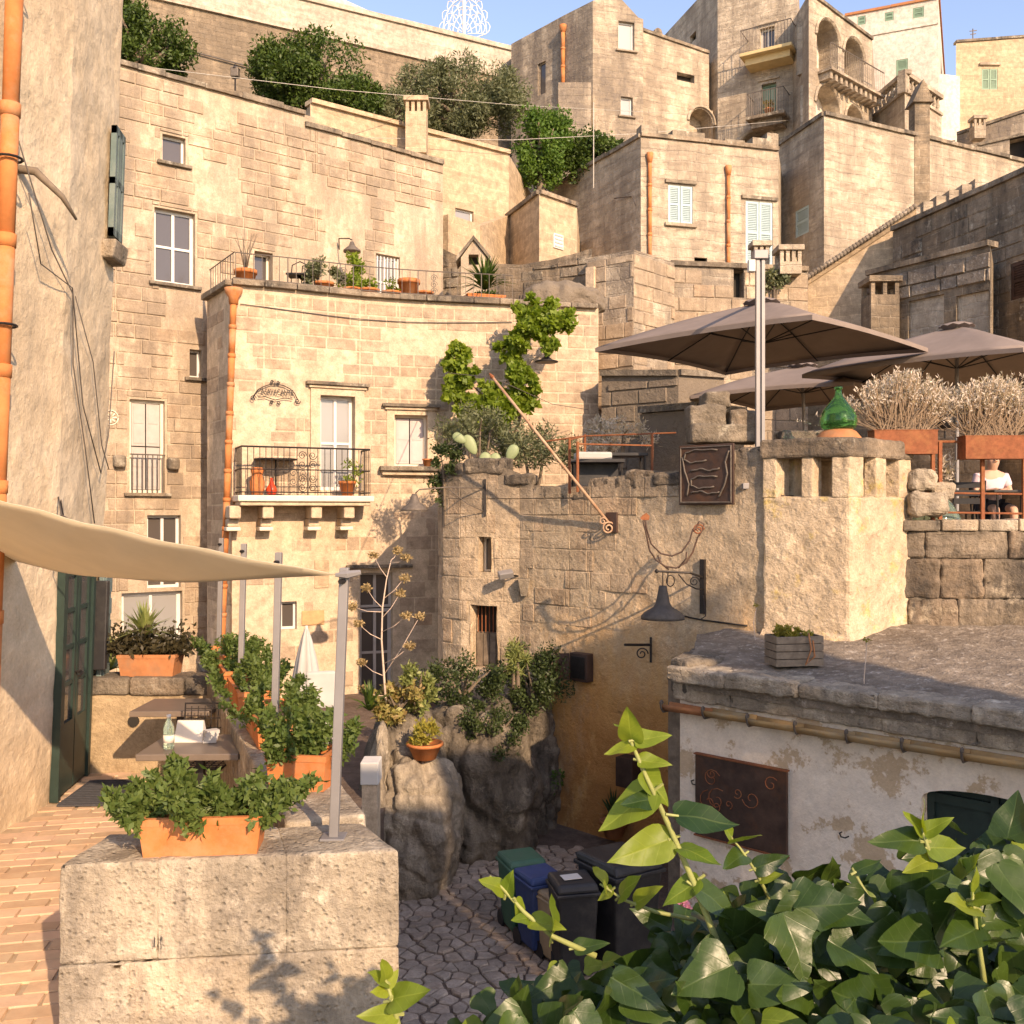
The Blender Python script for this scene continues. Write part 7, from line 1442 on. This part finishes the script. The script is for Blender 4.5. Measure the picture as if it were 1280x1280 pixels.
# house E : blue shutters
rE, pE, hE = simple_house('shuttered_house', 'stone house with pale blue shutters and two orange downpipes', ft((688, 35), (801, 30), (973, 31.2), (985, 38), (700, 42)), -3, 11.42, 'far_pale', {1: [(835, 232, 866, 279, .14), (932, 252, 966, 330, .14), (868, 322, 884, 330, .1)]}, (0, 1))
slatted(rE, pE[1], hE[1][0], 'lightblue', 2); slatted(rE, pE[1], hE[1][1], 'lightblue', 2); h = hE[1][0]; fr = frm(pE[1], (h[0]+h[1])/2); bevel(MB().fbox(fr, h[0]-.12, h[1]+.12, 0, .1, h[2]-.12, h[2]-.01).build('sill', 'far_pale', rE), .02); MB().fbox(fr, h[0]-.1, h[1]+.1, 0, .08, h[3]+.05, h[3]+.15).build('lintel', 'lichen', rE); h = hE[1][1]; fr = frm(pE[1], (h[0]+h[1])/2); MB().fbox(fr, h[0]-.15, h[1]+.15, 0, .08, h[3]+.05, h[3]+.15).build('lintel', 'lichen', rE)
fr = frm(pE[1], 1)
for a, b_, hh in ((801, 822, .28), (840, 880, .22), (905, 930, .12), (940, 958, .26), (958, 972, .45)): MB().fbox(fr, pE[1].u_of(a), pE[1].u_of(b_), -.35, .05, 11.5, 11.5+hh).build('parapet_stone', 'lichen', rE)
lab(pipe_on(rE, pE[1], 811, 200, 322), 'orange clay downpipe at the corner of the blue shuttered house'); lab(pipe_on(rE, pE[1], 909, 216, 335), 'orange clay downpipe between the blue shuttered window and door')
cable([P(768, 248, 31), P(790, 245, 30.4), P(797, 262, 30.2)], .02, 'irongrey', 'lamp_arm', rE)
# house F
rF, pF, hF = simple_house('plain_stone_house', 'plain pale stone house with one small blue shutter on its shaded side', ft((972, 33.7), (1030, 31), (1300, 35.6), (1300, 42), (985, 42)), -3, 12.48, 'far_pale', {0: [(994, 260, 1011, 294, .14)]}, (0, 1)); slatted(rF, pF[0], hF[0][0], 'lightblue', 1)
x, y = XY(1149, 33); cc_ = MB().box((x, y, 8.2), (.5, .5, 11)).build('chimney', 'far_dark', rF); m = MB(); zt = 13.6
m._add([(x-.35, y-.35, zt), (x+.35, y-.35, zt), (x+.35, y+.35, zt), (x-.35, y+.35, zt), (x, y-.35, zt+.75), (x, y+.35, zt+.75)], [(0, 1, 4), (1, 2, 5, 4), (2, 3, 5), (3, 0, 4, 5), (3, 2, 1, 0)]); m.build('chimney_hood', 'far_dark', cc_)
# upper houses
rA, pA, hA = simple_house('upper_house', 'tall grey stone house with gabled front beside the hanging trees', ft((639, 43.6), (704, 41.3), (741, 40), (804, 40.6), (806, 48), (640, 50)), 4, [20.7, 20.8, 20.75, 20.3, 20.3, 20.5], 'far', {2: [(773, 27, 793, 63, .2), (776, 121, 791, 145, .2)], 0: [(672, 78, 682, 118, .15)]})
for h in hA[2]: window(rA, pA[2], h, 'white_paint', 'glass_pale', 0, 0, .07, sill='far_pale')
for h in hA[0]: window(rA, pA[0], h, 'far_pale', 'glass', 0, 0, .05)
lab(pipe_on(rA, pA[1], 706, 38, 134, .09), 'pale terracotta downpipe in the corner of the grey gabled house')
o, t, n = pA[2].frame(0); m = MB(); L = pA[2].L; m._add([o+Vz*20.75, o+t*L*.9+Vz*20.35, o+t*L*.48+Vz*21.15, o+Vz*20.75-n*4, o+t*L*.9-n*4+Vz*20.35, o+t*L*.48-n*4+Vz*21.15], [(0, 1, 2), (0, 2, 5, 3), (2, 1, 4, 5)]); m.build('gable', 'far', rA)
x, y = XY(719, 40.3); MB().box((x-.1, y-.6, 14.2), (1.3, 1.4, 5.6)).build('annexe', 'far', rA)
rA2, pA2, hA2 = simple_house('upper_house', 'lower stone wing with an arch right of the gabled house', ft((803, 40.9), (886, 42.3), (890, 48), (803, 48)), 4, [19.95, 19.65, 19.65, 19.95], 'far_pale', {0: [(862, 136, 891, 180, .8), (846, 92, 868, 102, .3)]}, (0,)); arch_hole(rA2, pA2[0], hA2[0][0], 'far_pale', .8); h = hA2[0][1]; MB().fbox(frm(pA2[0], h[0]), h[0], h[1], -.3, -.28, h[2], h[3]).build('opening', 'dark', rA2)
x, y = XY(822, 44); MB().box((x, y, 20.2), (.45, .45, 1.6)).build('chimney', 'far_pale', rA2); m = MB(); m.lathe([(.3, 0), (.3, .1), (.18, .5), (.05, .6)], (x, y, 21.0), 8); m.build('chimney_pot', 'far_dark', rA2)
rB, pB, hB = simple_house('balcony_tower_house', 'tall upper stone house with two ochre balconies', ft((831, 47.5), (897, 42.4), (996, 40.7), (1004, 52), (850, 54)), 4, 23.0, 'far_pale', {1: [(950, 34, 968, 66, .25), (952, 104, 970, 150, .25), (921, 163, 972, 200, .7)], 0: [(862, 42, 870, 52, .2)]})
window(rB, pB[1], hB[1][0], 'white_paint', 'glass', 1, 0, .07, name='balcony_door', lintel='far_pale'); window(rB, pB[1], hB[1][1], 'greenshut', 'glass', 1, 0, .07, name='balcony_door', shutter='greenshut', lintel='far_pale'); arch_hole(rB, pB[1], hB[1][2], 'far_pale', .7, 'far_dark')
for (x0, x1, y_, dep, rh, mt) in ((934, 998, 70, 1.1, .95, 'yellow_balc'), (941, 988, 149, 1.0, .95, 'lichen')):
    fr = frm(pB[1], pB[1].u_of((x0+x1)/2)); u0, u1 = pB[1].u_of(x0), pB[1].u_of(x1); z = Z(y_, 41); bevel(MB().fbox(fr, u0, u1, 0, dep, z-.14, z).build('balcony_slab', mt, rB), .02); o, t, n = fr; br_ = MB().fbox(fr, u0+.15, u1-.15, 0, dep-.3, z-.42, z-.142).build('balcony_bracket', mt, rB); q = lambda u, d, zz: o+t*u+n*d+Vz*(z+zz)
    MB().tube([q(u0+.04, 0, rh), q(u0+.04, dep-.04, rh), q(u1-.04, dep-.04, rh), q(u1-.04, 0, rh)], .022, 5).build('balcony_rail', 'irongrey', rB)
    for k in range(17): u = u0+.04+(u1-u0-.08)*k/16; MB().tube([q(u, dep-.04, 0), q(u, dep-.04, rh)], .012, 4).build('balcony_bar', 'irongrey', rB)
    for u in (u0+.04, u1-.04):
        for k in range(1, 5): MB().tube([q(u, dep*k/5, 0), q(u, dep*k/5, rh)], .012, 4).build('balcony_bar', 'irongrey', rB)
fr = frm(pB[1], pB[1].u_of(968)); c = fr[0]+fr[1]*pB[1].u_of(966)+fr[2]*.6+Vz*Z(149, 41); fp = roundpot('flower_pot', 'red flowering pot on the lower balcony of the tall upper house', c, .2, .3, 'terracotta', n=10); cloud([leaves(120, ell(.25, .25, .2, .2), .14, c+Vector((0, 0, .45)), .6, .3, .2, 14)], 'foliage', 'lf_succ2', fp)
rB2, pB2, hB2 = simple_house('loggia_house', 'upper stone house with two tall arched loggias and a corbelled balcony', ft((990, 40.9), (1011, 38.6), (1090, 41.8), (1096, 49), (998, 50)), 4, [20.3, 20.3, 20.0, 20.0, 20.3], 'far_pale', {1: [(1021, 26, 1048, 92, .9), (1055, 49, 1079, 112, .9), (1020, 108, 1049, 160, .7), (1057, 133, 1079, 170, .7)]}, (1,))
for h in hB2[1]: arch_hole(rB2, pB2[1], h, 'far_pale', h[4], 'white_house')
for i, h in enumerate(hB2[1][:2]): fr = frm(pB2[1], (h[0]+h[1])/2); um = (h[0]+h[1])/2; window(rB2, pB2[1], (um-.4, um+.45, h[2]+.0, h[2]+1.9, .85), 'white_paint', 'glass', 1, 0, .06, name='loggia_door')
fr = frm(pB2[1], 1); o, t, n = fr; u0, u1 = pB2[1].u_of(1022), pB2[1].u_of(1089); z = hB2[1][0][2]-.05
z1_ = hB2[1][1][2]-.05; q = lambda u, d, zz: o+t*u+n*d+Vz*zz
for k in range(11): u = u0+(u1-u0)*(k+.5)/11; MB().fbox(fr, u-.09, u+.09, 0, .5, min(z, z1_)-.38, min(z, z1_)-.10).build('corbel', 'far_pale', rB2)
MB().fbox(fr, u0, u1, 0, .62, min(z, z1_)-.1, min(z, z1_)).build('balcony_slab', 'far_pale', rB2); MB().tube([q(u0, .58, min(z, z1_)+.95), q(u1, .58, min(z, z1_)+.95)], .025, 5).build('balcony_rail', 'irongrey', rB2)
for k in range(26): u = u0+(u1-u0)*k/25; MB().tube([q(u, .58, min(z, z1_)), q(u, .58, min(z, z1_)+.95)], .012, 4).build('balcony_bar', 'irongrey', rB2)
rC, pC, hC = simple_house('white_upper_house', 'whitewashed upper house with green shutters and pierced roof storey', ft((1056, 49.2), (1173, 47.5), (1180, 56), (1056, 56)), 6, 24.75, 'white_house', {0: [(1120, 74, 1135, 99, .15), (1072, 20, 1082, 31, .15), (1106, 15, 1117, 26, .15), (1141, 9, 1155, 22, .15)]}, (0, 1), cmat='terra_old')
for h in hC[0]: slatted(rC, pC[0], h, 'greenshut', 1)
fr = frm(pC[0], 1); MB().fbox(fr, 0, pC[0].L, 0, .06, Z(40, 48.3), Z(37, 48.3)).build('string_course', 'white_house', rC)
rD, pD, hD = simple_house('peach_upper_house', 'pale peach upper house with a green shuttered window under an antenna', ft((1195, 50), (1300, 50), (1300, 58), (1200, 58)), 6, [23.8, 24.1, 24.1, 23.8], 'peach', {0: [(1227, 86, 1247, 112, .15)]}, (0,)); slatted(rD, pD[0], hD[0][0], 'greenshut', 2); MB().fbox(frm(pD[0], 1), pD[0].u_of(1224), pD[0].u_of(1250), 0, .12, Z(82, 50), Z(79, 50)).build('lintel', 'far_pale', rD)
MB().tube([P(1216, 52, 52), P(1216, 36, 52)], .03, 5).tube([P(1212, 39, 52), P(1221, 38, 52)], .025, 4).tube([P(1213, 43, 52), P(1220, 42, 52)], .025, 4).build('antenna', 'irongrey', rD)
rK, pK, hK = simple_house('balustrade_terrace', 'stone terrace with a pale balustrade below the white upper house', ft((1086, 43.2), (1131, 40.2), (1177, 42.6), (1170, 48), (1090, 48)), 4, 17.1, 'far_pale', None, (0, 1), cmat='far_pale')
for e in (0, 1):
    p = pK[e]; o, t, n = p.frame(0); N_ = int(p.L/.32)
    for k in range(N_): c = o+t*(p.L*(k+.5)/N_)-n*.1+Vz*17.2; MB().lathe([(.09, 0), (.05, .1), (.11, .3), (.05, .55), (.09, .65)], c, 8).build('baluster', 'far_pale', rK, True)
    MB().fbox((o, t, n), -.1, p.L+.1, -.24, .06, 17.85, 18.02).build('balustrade_rail', 'far_pale', rK)
    MB().fbox((o, t, n), -.12, .22, -.26, .08, 17.1, 17.86).build('balustrade_pier', 'far_pale', rK)
rL, pL, hL = simple_house('rooftop_house', 'low stone house with small openings below the peach upper house', ft((1165, 42.2), (1300, 40.5), (1300, 46), (1165, 47)), 4, [15.2, 15.6, 15.6, 15.2], 'far', {0: [(1182, 176, 1194, 192, .2), (1262, 170, 1282, 205, .4)]}, (0,))
for h in hL[0]: MB().fbox(frm(pL[0], h[0]), h[0], h[1], -h[4]-.02, -h[4], h[2], h[3]).build('opening', 'dark', rL)
rM, pM, hM = simple_house('rooftop_house', 'narrow pale house squeezed between white and peach upper houses', ft((1172, 49), (1200, 49.3), (1200, 56), (1172, 56)), 6, 21.8, 'white_house')
rN, pN, hN = simple_house('rooftop_house', 'weathered roof block with small chimneys under the peach upper house', ft((1196, 44.5), (1296, 43), (1300, 48), (1200, 48)), 4, [17.0, 17.6, 17.6, 17.0], 'far', None, (0,)); slot_chimney(rN, 1222, 145, 175, 43.6, .5, 'far_pale', 2)
# great retaining wall with its pale parapet, white gable behind
rw = thing('retaining_wall', 'great brown retaining wall with pale parapet crossing behind the trees', 'wall', (-8, 41, 5)); rp2 = Path([(-22, 33.6), (-.0, 45.05), (4.5, 47.4)]); m = MB(); wall_mesh(m, rp2, -3, 19.75); m.build('wall', 'retain', rw); m = MB(); o, t, n = rp2.frame(1); L = rp2.L
m.fbox((o-t*1, t, n), 0, L, -.5, .12, 19.7, 21.0); m.build('parapet', 'retain_top', rw); MB().fbox((o-t*1, t, n), 0, L, -.58, .22, 21.0, 21.2).build('coping', 'retain_top', rw)
cable([o+t*(-1)+n*.1+Vz*18.6, o+t*9+n*.1+Vz*18.0, o+t*16+n*.1+Vz*17.6, o+t*26+n*.1+Vz*17.4], .03, 'wire', 'wall_cable', rw)
gr, pg, hg_ = simple_house('gabled_church', 'pale gabled building just showing over the retaining wall parapet', ft((300, 52), (470, 55), (470, 66), (280, 62)), 8, [29.5, 27.8, 27.8, 29.5], 'white_house')
# luminaria: white festival light frame
lu = thing('festival_light_frame', 'white shell-shaped festival light frame against the sky', 'decoration', P(580, 60, 52)); dL = 52; c = P(581, 28, dL); sc = dL/F
MB().tube([P(580, 75, dL), P(580, -12, dL)], .09, 6).build('mast', 'white_paint', lu)
q = lambda a, r: c+Vector((math.cos(a)*r*sc, 0, math.sin(a)*r*sc))
c0 = P(581, 42, dL); q = lambda a, r: c0+Vector((math.cos(a)*r*sc*.62, 0, math.sin(a)*r*sc))
for R in (14, 24, 34, 44): MB().tube([q(a, R) for a in np.linspace(.0, math.pi, 22)], .03, 4).build('ring', 'white_paint', lu)
for k in range(9): a = math.pi*k/8; MB().tube([q(a, 6), q(a, 40)], .024, 4).build('spoke', 'white_paint', lu)
for R, n_ in ((44, 9), (34, 8), (24, 6)):
    for k in range(n_): a = math.pi*(k+.5)/n_; MB().tube([q(a+da, R+h_) for da, h_ in ((-1.5/n_, 0), (-1.0/n_, 5), (0, 8), (1.0/n_, 5), (1.5/n_, 0))], .024, 4).build('scallop', 'white_paint', lu)
for s in (-1, 1): MB().tube([q(0 if s > 0 else math.pi, 44), P(581+s*14, 47, dL), P(581+s*6, 54, dL)], .03, 4).build('brace', 'white_paint', lu)
lant = thing('post_lantern', 'small old lantern post at the foot of the retaining wall', 'street lamp', P(294, 112, 30)); MB().tube([P(294, 125, 30), P(294, 96, 30)], .03, 6).build('post', 'iron', lant); bevel(MB().box(P(294, 91, 30), (.24, .24, .3)).build('lantern_head', 'irongrey', lant), .03); MB().lathe([(.15, 0), (.03, .12), (.01, .2)], P(294, 87, 30), 8).build('lantern_cap', 'iron', lant)
# trees on the slope
def tree(label, px, py, d, R, n, size, mat, seed, k, r, asp=.5):
    c = P(px, py, d); z0 = hillz(0, d)-.3; t = thing('tree', label, 'tree', (c.x, d, z0), 'trees below the retaining wall')
    m = MB(); m.tube([(c.x, d, z0), (c.x+.1, d, (z0+c.z)/2), (c.x, d, c.z)], [.3, .24, .14], 8)
    for i in range(7): a = i*.9; e = Vector((math.cos(a)*R[0]*.7, math.sin(a)*R[1]*.7, (.3+.5*(i % 3)/2)*R[2])); b0 = Vector((c.x, d, c.z-R[2]*.6+.2*(i % 3))); m.tube([b0, b0+e*.5+Vector((0, 0, .1)), c+e], [.1, .06, .02], 5)
    m.build('trunk', 'bark', t, True); cloud([leaves(n, clumps(k, R, r, seed), size, c, asp, .3, .25, seed)], 'crown', mat, t); return t
tree('dark rounded evergreen behind the roof edge next to the stucco house', 172, 62, 30, (1.6, 1.3, .95), 15000, .13, 'lf_pine', 101, 60, .42); tree('slender dark evergreen top rising beside the stucco house', 150, 18, 31, (.5, .5, .9), 1800, .15, 'lf_pine', 107, 12, .25)
tree('large dome-shaped evergreen in front of the retaining wall', 386, 96, 31.5, (1.8, 1.5, 1.15), 20000, .13, 'lf_pine', 102, 80, .46); tree('low dark evergreen mass at the right foot of the dome-shaped tree', 445, 128, 31, (.9, .8, .5), 6000, .13, 'lf_pine', 108, 26, .32)
tree('wide grey-green olive tree in front of the retaining wall', 572, 126, 33.5, (2.4, 1.7, 1.2), 26000, .15, 'lf_olive', 103, 90, .5, .3); tree('bright green conical tree beside the gabled stone house', 676, 182, 33, (.9, .9, 1.3), 14000, .13, 'lf_tree', 104, 50, .40)
tree('dark green spreading tree right of the bright conical tree', 738, 198, 33.5, (1.2, 1.0, .72), 11000, .13, 'lf_pine', 105, 44, .38); tree('grey-green bush crown left of the wide olive', 500, 145, 32, (.8, .7, .6), 6000, .15, 'lf_olive', 106, 22, .34, .3)
# long cables across the roofs
def span(label, pts, r): 
    return tag(cable(pts, r, 'palewire', 'overhead_cable'), label, 'cable')
span('long pale overhead cable spanning from the stucco house across the trees', [P(128, 74, 20.6), P(200, 86, 22.5), P(420, 112, 25), P(640, 131, 32), P(860, 143, 41)], .008)
span('lower pale overhead cable spanning in front of the bright conical tree', [P(430, 172, 27), P(640, 175, 30), P(800, 167, 34), P(990, 150, 40)], .008)
tag(MB().tube([P(742, 235, 31), P(742, 128, 31)], .014, 5).build('antenna_pole', 'palewire'), 'thin pole standing in the dark spreading tree', 'pole')
# ================================================================ UNSEEN SHADE CASTERS (blocks added behind the viewer, shaped to shade the alley)
r, pa, hp = simple_house('shade_caster', 'tall stone house across the lane whose shadow falls on the alley', [(10.6, -4), (14.9, -12), (12.3, -12), (8.02, -4)], -6.2, 6.9, 'far', None, ())
r, pa, hp = simple_house('shade_caster', 'middle stepped stone house across the lane beside the taller one', [(8.0, -4.02), (12.27, -12), (8.7, -12), (4.42, -4.02)], -6.2, 5.8, 'far_pale', None, ())
r, pa, hp = simple_house('shade_caster', 'narrow stone tower rising between the houses across the lane', [(12.1, -4.04), (16.3, -12), (14.95, -12), (10.65, -4.04)], -6.2, 8.95, 'far_pale', None, ())
# ================================================================ IVY ON THE NEAR GARDEN WALL
gw = thing('ivy_wall', 'low stone garden wall hidden under the ivy', 'wall', (1.2, 1.9, -2.5))
MB().prism([(-.05, 1.62), (2.4, 1.35), (2.5, 2.15), (.15, 2.35)], ALLEY-.2, -1.16).build('wall', 'parapet', gw)
def ivy_leaf_mesh(k, mat):
    r = random.Random(k); m = MB(); lob = .85 if k % 2 else .6
    out = [(0, -.02), (.20, -.16), (.42, -.10), (.5*lob+.1, .12), (.36, .30), (.30, .46), (.14, .80), (0, 1.0)]
    if k % 3 == 0: out = [(0, -.0), (.11, -.07), (.23, -.03), (.30, .16), (.26, .42), (.16, .72), (.06, .92), (0, 1.05)]
    n = len(out); cup = r.uniform(.12, .35); bend = r.uniform(-.35, .1)
    def z(x, y): return cup*(abs(x)**1.5)*1.5-.2*x*x+bend*y*y*.6+.035*math.sin(x*8+y*6+k)+.02*math.sin(y*13+k*2)*abs(x)*2
    def cr(t):
        i = min(int(t), n-2); f = t-i; a, b = out[i], out[i+1]; p0 = out[max(i-1, 0)]; p3 = out[min(i+2, n-1)]
        return tuple(.5*(2*a[c]+(b[c]-p0[c])*f+(2*p0[c]-5*a[c]+4*b[c]-p3[c])*f*f+(3*a[c]-p0[c]-3*b[c]+p3[c])*f**3) for c in (0, 1))
    out = [cr(x*.5) for x in range(2*n-1)]; n = len(out); mid = [(0, y) for _, y in out]; vs = []; fs = []
    for s in (1, -1):
        b = len(vs)
        for (x, y), (mx, my) in zip(out, mid):
            for f in (0, .33, .66, 1): xx, yy = s*x*f, y; vs.append((xx, yy, z(xx, yy)))
        for i in range(n-1):
            for f in range(3): a = b+i*4+f; q = (a, a+1, a+5, a+4); fs.append(q if s > 0 else q[::-1])
    m._add(vs, fs); me = bpy.data.meshes.new('leaf'); me.from_pydata(m.v, [], m.f); me.materials.append(M[mat]); me.polygons.foreach_set('use_smooth', [True]*len(me.polygons)); me.update(); at = me.attributes.new('leafco', 'FLOAT_VECTOR', 'POINT'); at.data.foreach_set('vector', [c for v in m.v for c in v]); return me
IV = [ivy_leaf_mesh(k, 'ivy') for k in range(6)]; IY = [ivy_leaf_mesh(k, 'ivy_young') for k in range(6)]
iv = thing('ivy_plant', 'glossy dark green ivy with bright young shoots spilling over the garden wall', 'ivy', (1.0, 1.9, -1.16))
rI = random.Random(77); NL = [0]; extra = MB(); exlc = []
def leaf(p, d, nrm, s, young=False, oval=False):
    y = d.normalized(); z = (nrm-y*nrm.dot(y)); z = z.normalized() if z.length > .01 else y.orthogonal().normalized(); x = y.cross(z); R = Matrix((x, y, z)).transposed().to_4x4(); R.translation = p; me = (IY if young else IV)[(0, 3)[rI.randrange(2)] if oval else rI.randrange(6)]; mt = R @ Matrix.Scale(s, 4)
    if NL[0] < 300 or young:
        o = bpy.data.objects.new('leaf', me); COL.objects.link(o); o.parent = iv; o.matrix_basis = mt; o.matrix_parent_inverse = Matrix.Translation(-Vector(iv.location)); NL[0] += 1
    else:
        extra.tone = rI.random(); exlc.extend(c for v in me.vertices for c in v.co); extra._add([mt @ v.co for v in me.vertices], [tuple(f.vertices) for f in me.polygons])
def sprig(pts, leaves_, r=.006, dflt=1.8):
    V3 = [P(*p) if len(p) == 3 else P(p[0], p[1], dflt) for p in pts]; MB().tube(V3, [r*(1-.55*i/(len(V3)-1)) for i in range(len(V3))], 6).build('shoot', 'stem', iv, True)
    for (bx, by, tx, ty, yg) in leaves_:
        a, b = P(bx, by, dflt), P(tx, ty, dflt-rI.uniform(-.03, .06)); d = b-a; s = d.length/.98; side = Vector((rI.uniform(-.7, .7), -.75, .8+rI.uniform(-.4, .4))); leaf(a, d, side, s, yg, True)
        MB().tube([a+(a-b)*.22, a], .0028, 5).build('leaf_stalk', 'stem', iv)
sprig([(925, 1260), (905, 1200), (870, 1110), (835, 1030), (805, 965), (788, 925)], [(790, 925, 784, 886, 1), (793, 930, 757, 942, 1), (795, 925, 838, 918, 1), (788, 915, 768, 905, 1), (800, 950, 838, 955, 1), (806, 965, 836, 1006, 1), (815, 990, 752, 1036, 1), (815, 1000, 778, 1005, 0), (848, 1020, 920, 1030, 0), (835, 1050, 765, 1076, 1), (850, 1060, 900, 1080, 1), (870, 1110, 925, 1150, 0), (872, 1100, 830, 1130, 1)], .0075)
sprig([(745, 1195), (690, 1170), (655, 1140), (628, 1110), (612, 1095)], [(628, 1112, 600, 1100, 1), (632, 1118, 640, 1090, 1), (645, 1128, 655, 1152, 1), (665, 1150, 705, 1160, 1), (690, 1168, 690, 1120, 1), (660, 1148, 640, 1150, 1), (720, 1185, 760, 1178, 0)], .006, 1.9)
sprig([(870, 1150), (820, 1140), (780, 1125), (750, 1105)], [(758, 1108, 742, 1085, 1), (775, 1120, 800, 1095, 1), (795, 1128, 825, 1108, 1), (765, 1112, 748, 1125, 1)], .005, 2.0)
sprig([(1100, 1190), (1090, 1130), (1065, 1085), (1150, 1060), (1148, 1040)][:3], [(1090, 1130, 1060, 1105, 1), (1070, 1090, 1100, 1075, 0)], .005)
sprig([(1190, 1180), (1175, 1110), (1160, 1060), (1152, 1035)], [(1153, 1035, 1157, 1000, 1), (1153, 1040, 1130, 1015, 1), (1156, 1040, 1190, 1022, 1), (1150, 1052, 1088, 1052, 0), (1160, 1060, 1205, 1060, 1), (1165, 1075, 1130, 1090, 1), (1172, 1100, 1215, 1110, 0)], .006)
sprig([(1235, 1260), (1225, 1190), (1218, 1140), (1215, 1115)], [(1216, 1118, 1222, 1085, 1), (1216, 1125, 1250, 1125, 1), (1218, 1135, 1185, 1125, 1), (1222, 1160, 1180, 1180, 0), (1225, 1180, 1270, 1170, 0)], .005, 1.6)
sprig([(965, 1130), (945, 1090), (925, 1060), (912, 1045)], [(914, 1046, 905, 1025, 1), (918, 1052, 950, 1042, 1), (930, 1068, 905, 1085, 0), (945, 1085, 985, 1070, 0), (950, 1100, 978, 1092, 1)], .004, 2.0)
sprig([(500, 1290), (492, 1255), (482, 1225)], [(482, 1225, 478, 1200, 1), (483, 1228, 462, 1215, 1), (485, 1232, 498, 1212, 1), (484, 1238, 465, 1240, 1), (490, 1250, 535, 1238, 1), (495, 1268, 448, 1270, 1), (490, 1245, 500, 1228, 1)], .005, 1.5)
# the mass: rows from the back crest to the near edge
def crest(px): return float(np.interp(px, [540, 620, 700, 800, 900, 980, 1050, 1130, 1200, 1290], [1290, 1250, 1215, 1180, 1120, 1095, 1095, 1075, 1050, 1045]))
spots = []
for row in range(10):
    d = 2.15-row*.08; px = 560+rI.uniform(0, 20)
    while px < 1330:
        py = crest(px)+row*26+rI.uniform(-16, 16)
        if py < 1330: spots.append((px, py, d+rI.uniform(-.06, .06), row))
        px += rI.uniform(19, 34)
rI.shuffle(spots)
for (px, py, d, row) in spots:
    p = P(px, py, d); tip = Vector((rI.gauss(0, .8), -.55+rI.gauss(0, .4), rI.gauss(-.25, .55))); nrm = Vector((rI.gauss(0, .35), -.75+rI.gauss(0, .25), .75+rI.gauss(0, .3))); yg = rI.random() < (.30 if px < 900 else .14)  # more yellow leaves at left: sunlight on the ivy put into leaf colour
    leaf(p, tip, nrm, rI.uniform(.055, .098)*(1 if not yg else .85), yg)
for k in range(560):
    px = rI.uniform(560, 1320); d = rI.uniform(1.5, 2.2); py = crest(px)+rI.uniform(30, 230)
    p = P(px, py, d+.12); leaf(p, Vector((rI.gauss(0, .8), -.3, rI.gauss(-.3, .6))), Vector((rI.gauss(0, .4), -.8, .6)), rI.uniform(.075, .11))
if extra.v: eo = extra.build('leaf', 'ivy', iv, True, kind='stuff'); eo.data.attributes.new('leafco', 'FLOAT_VECTOR', 'POINT').data.foreach_set('vector', exlc)
fl_ = thing('pink_flowers', 'small cluster of pink flowers behind the ivy shoots', 'flowers', P(850, 1150, 3.2)); cloud([leaves(60, ell(.028, .028, .028, .2), .02, P(852, 1132, 3.2), .8, .3, .2, 15)], 'petals', 'pink', fl_); MB().tube([P(850, 1300, 3.2), P(852, 1130, 3.2)], .006).build('stem', 'stem', fl_)
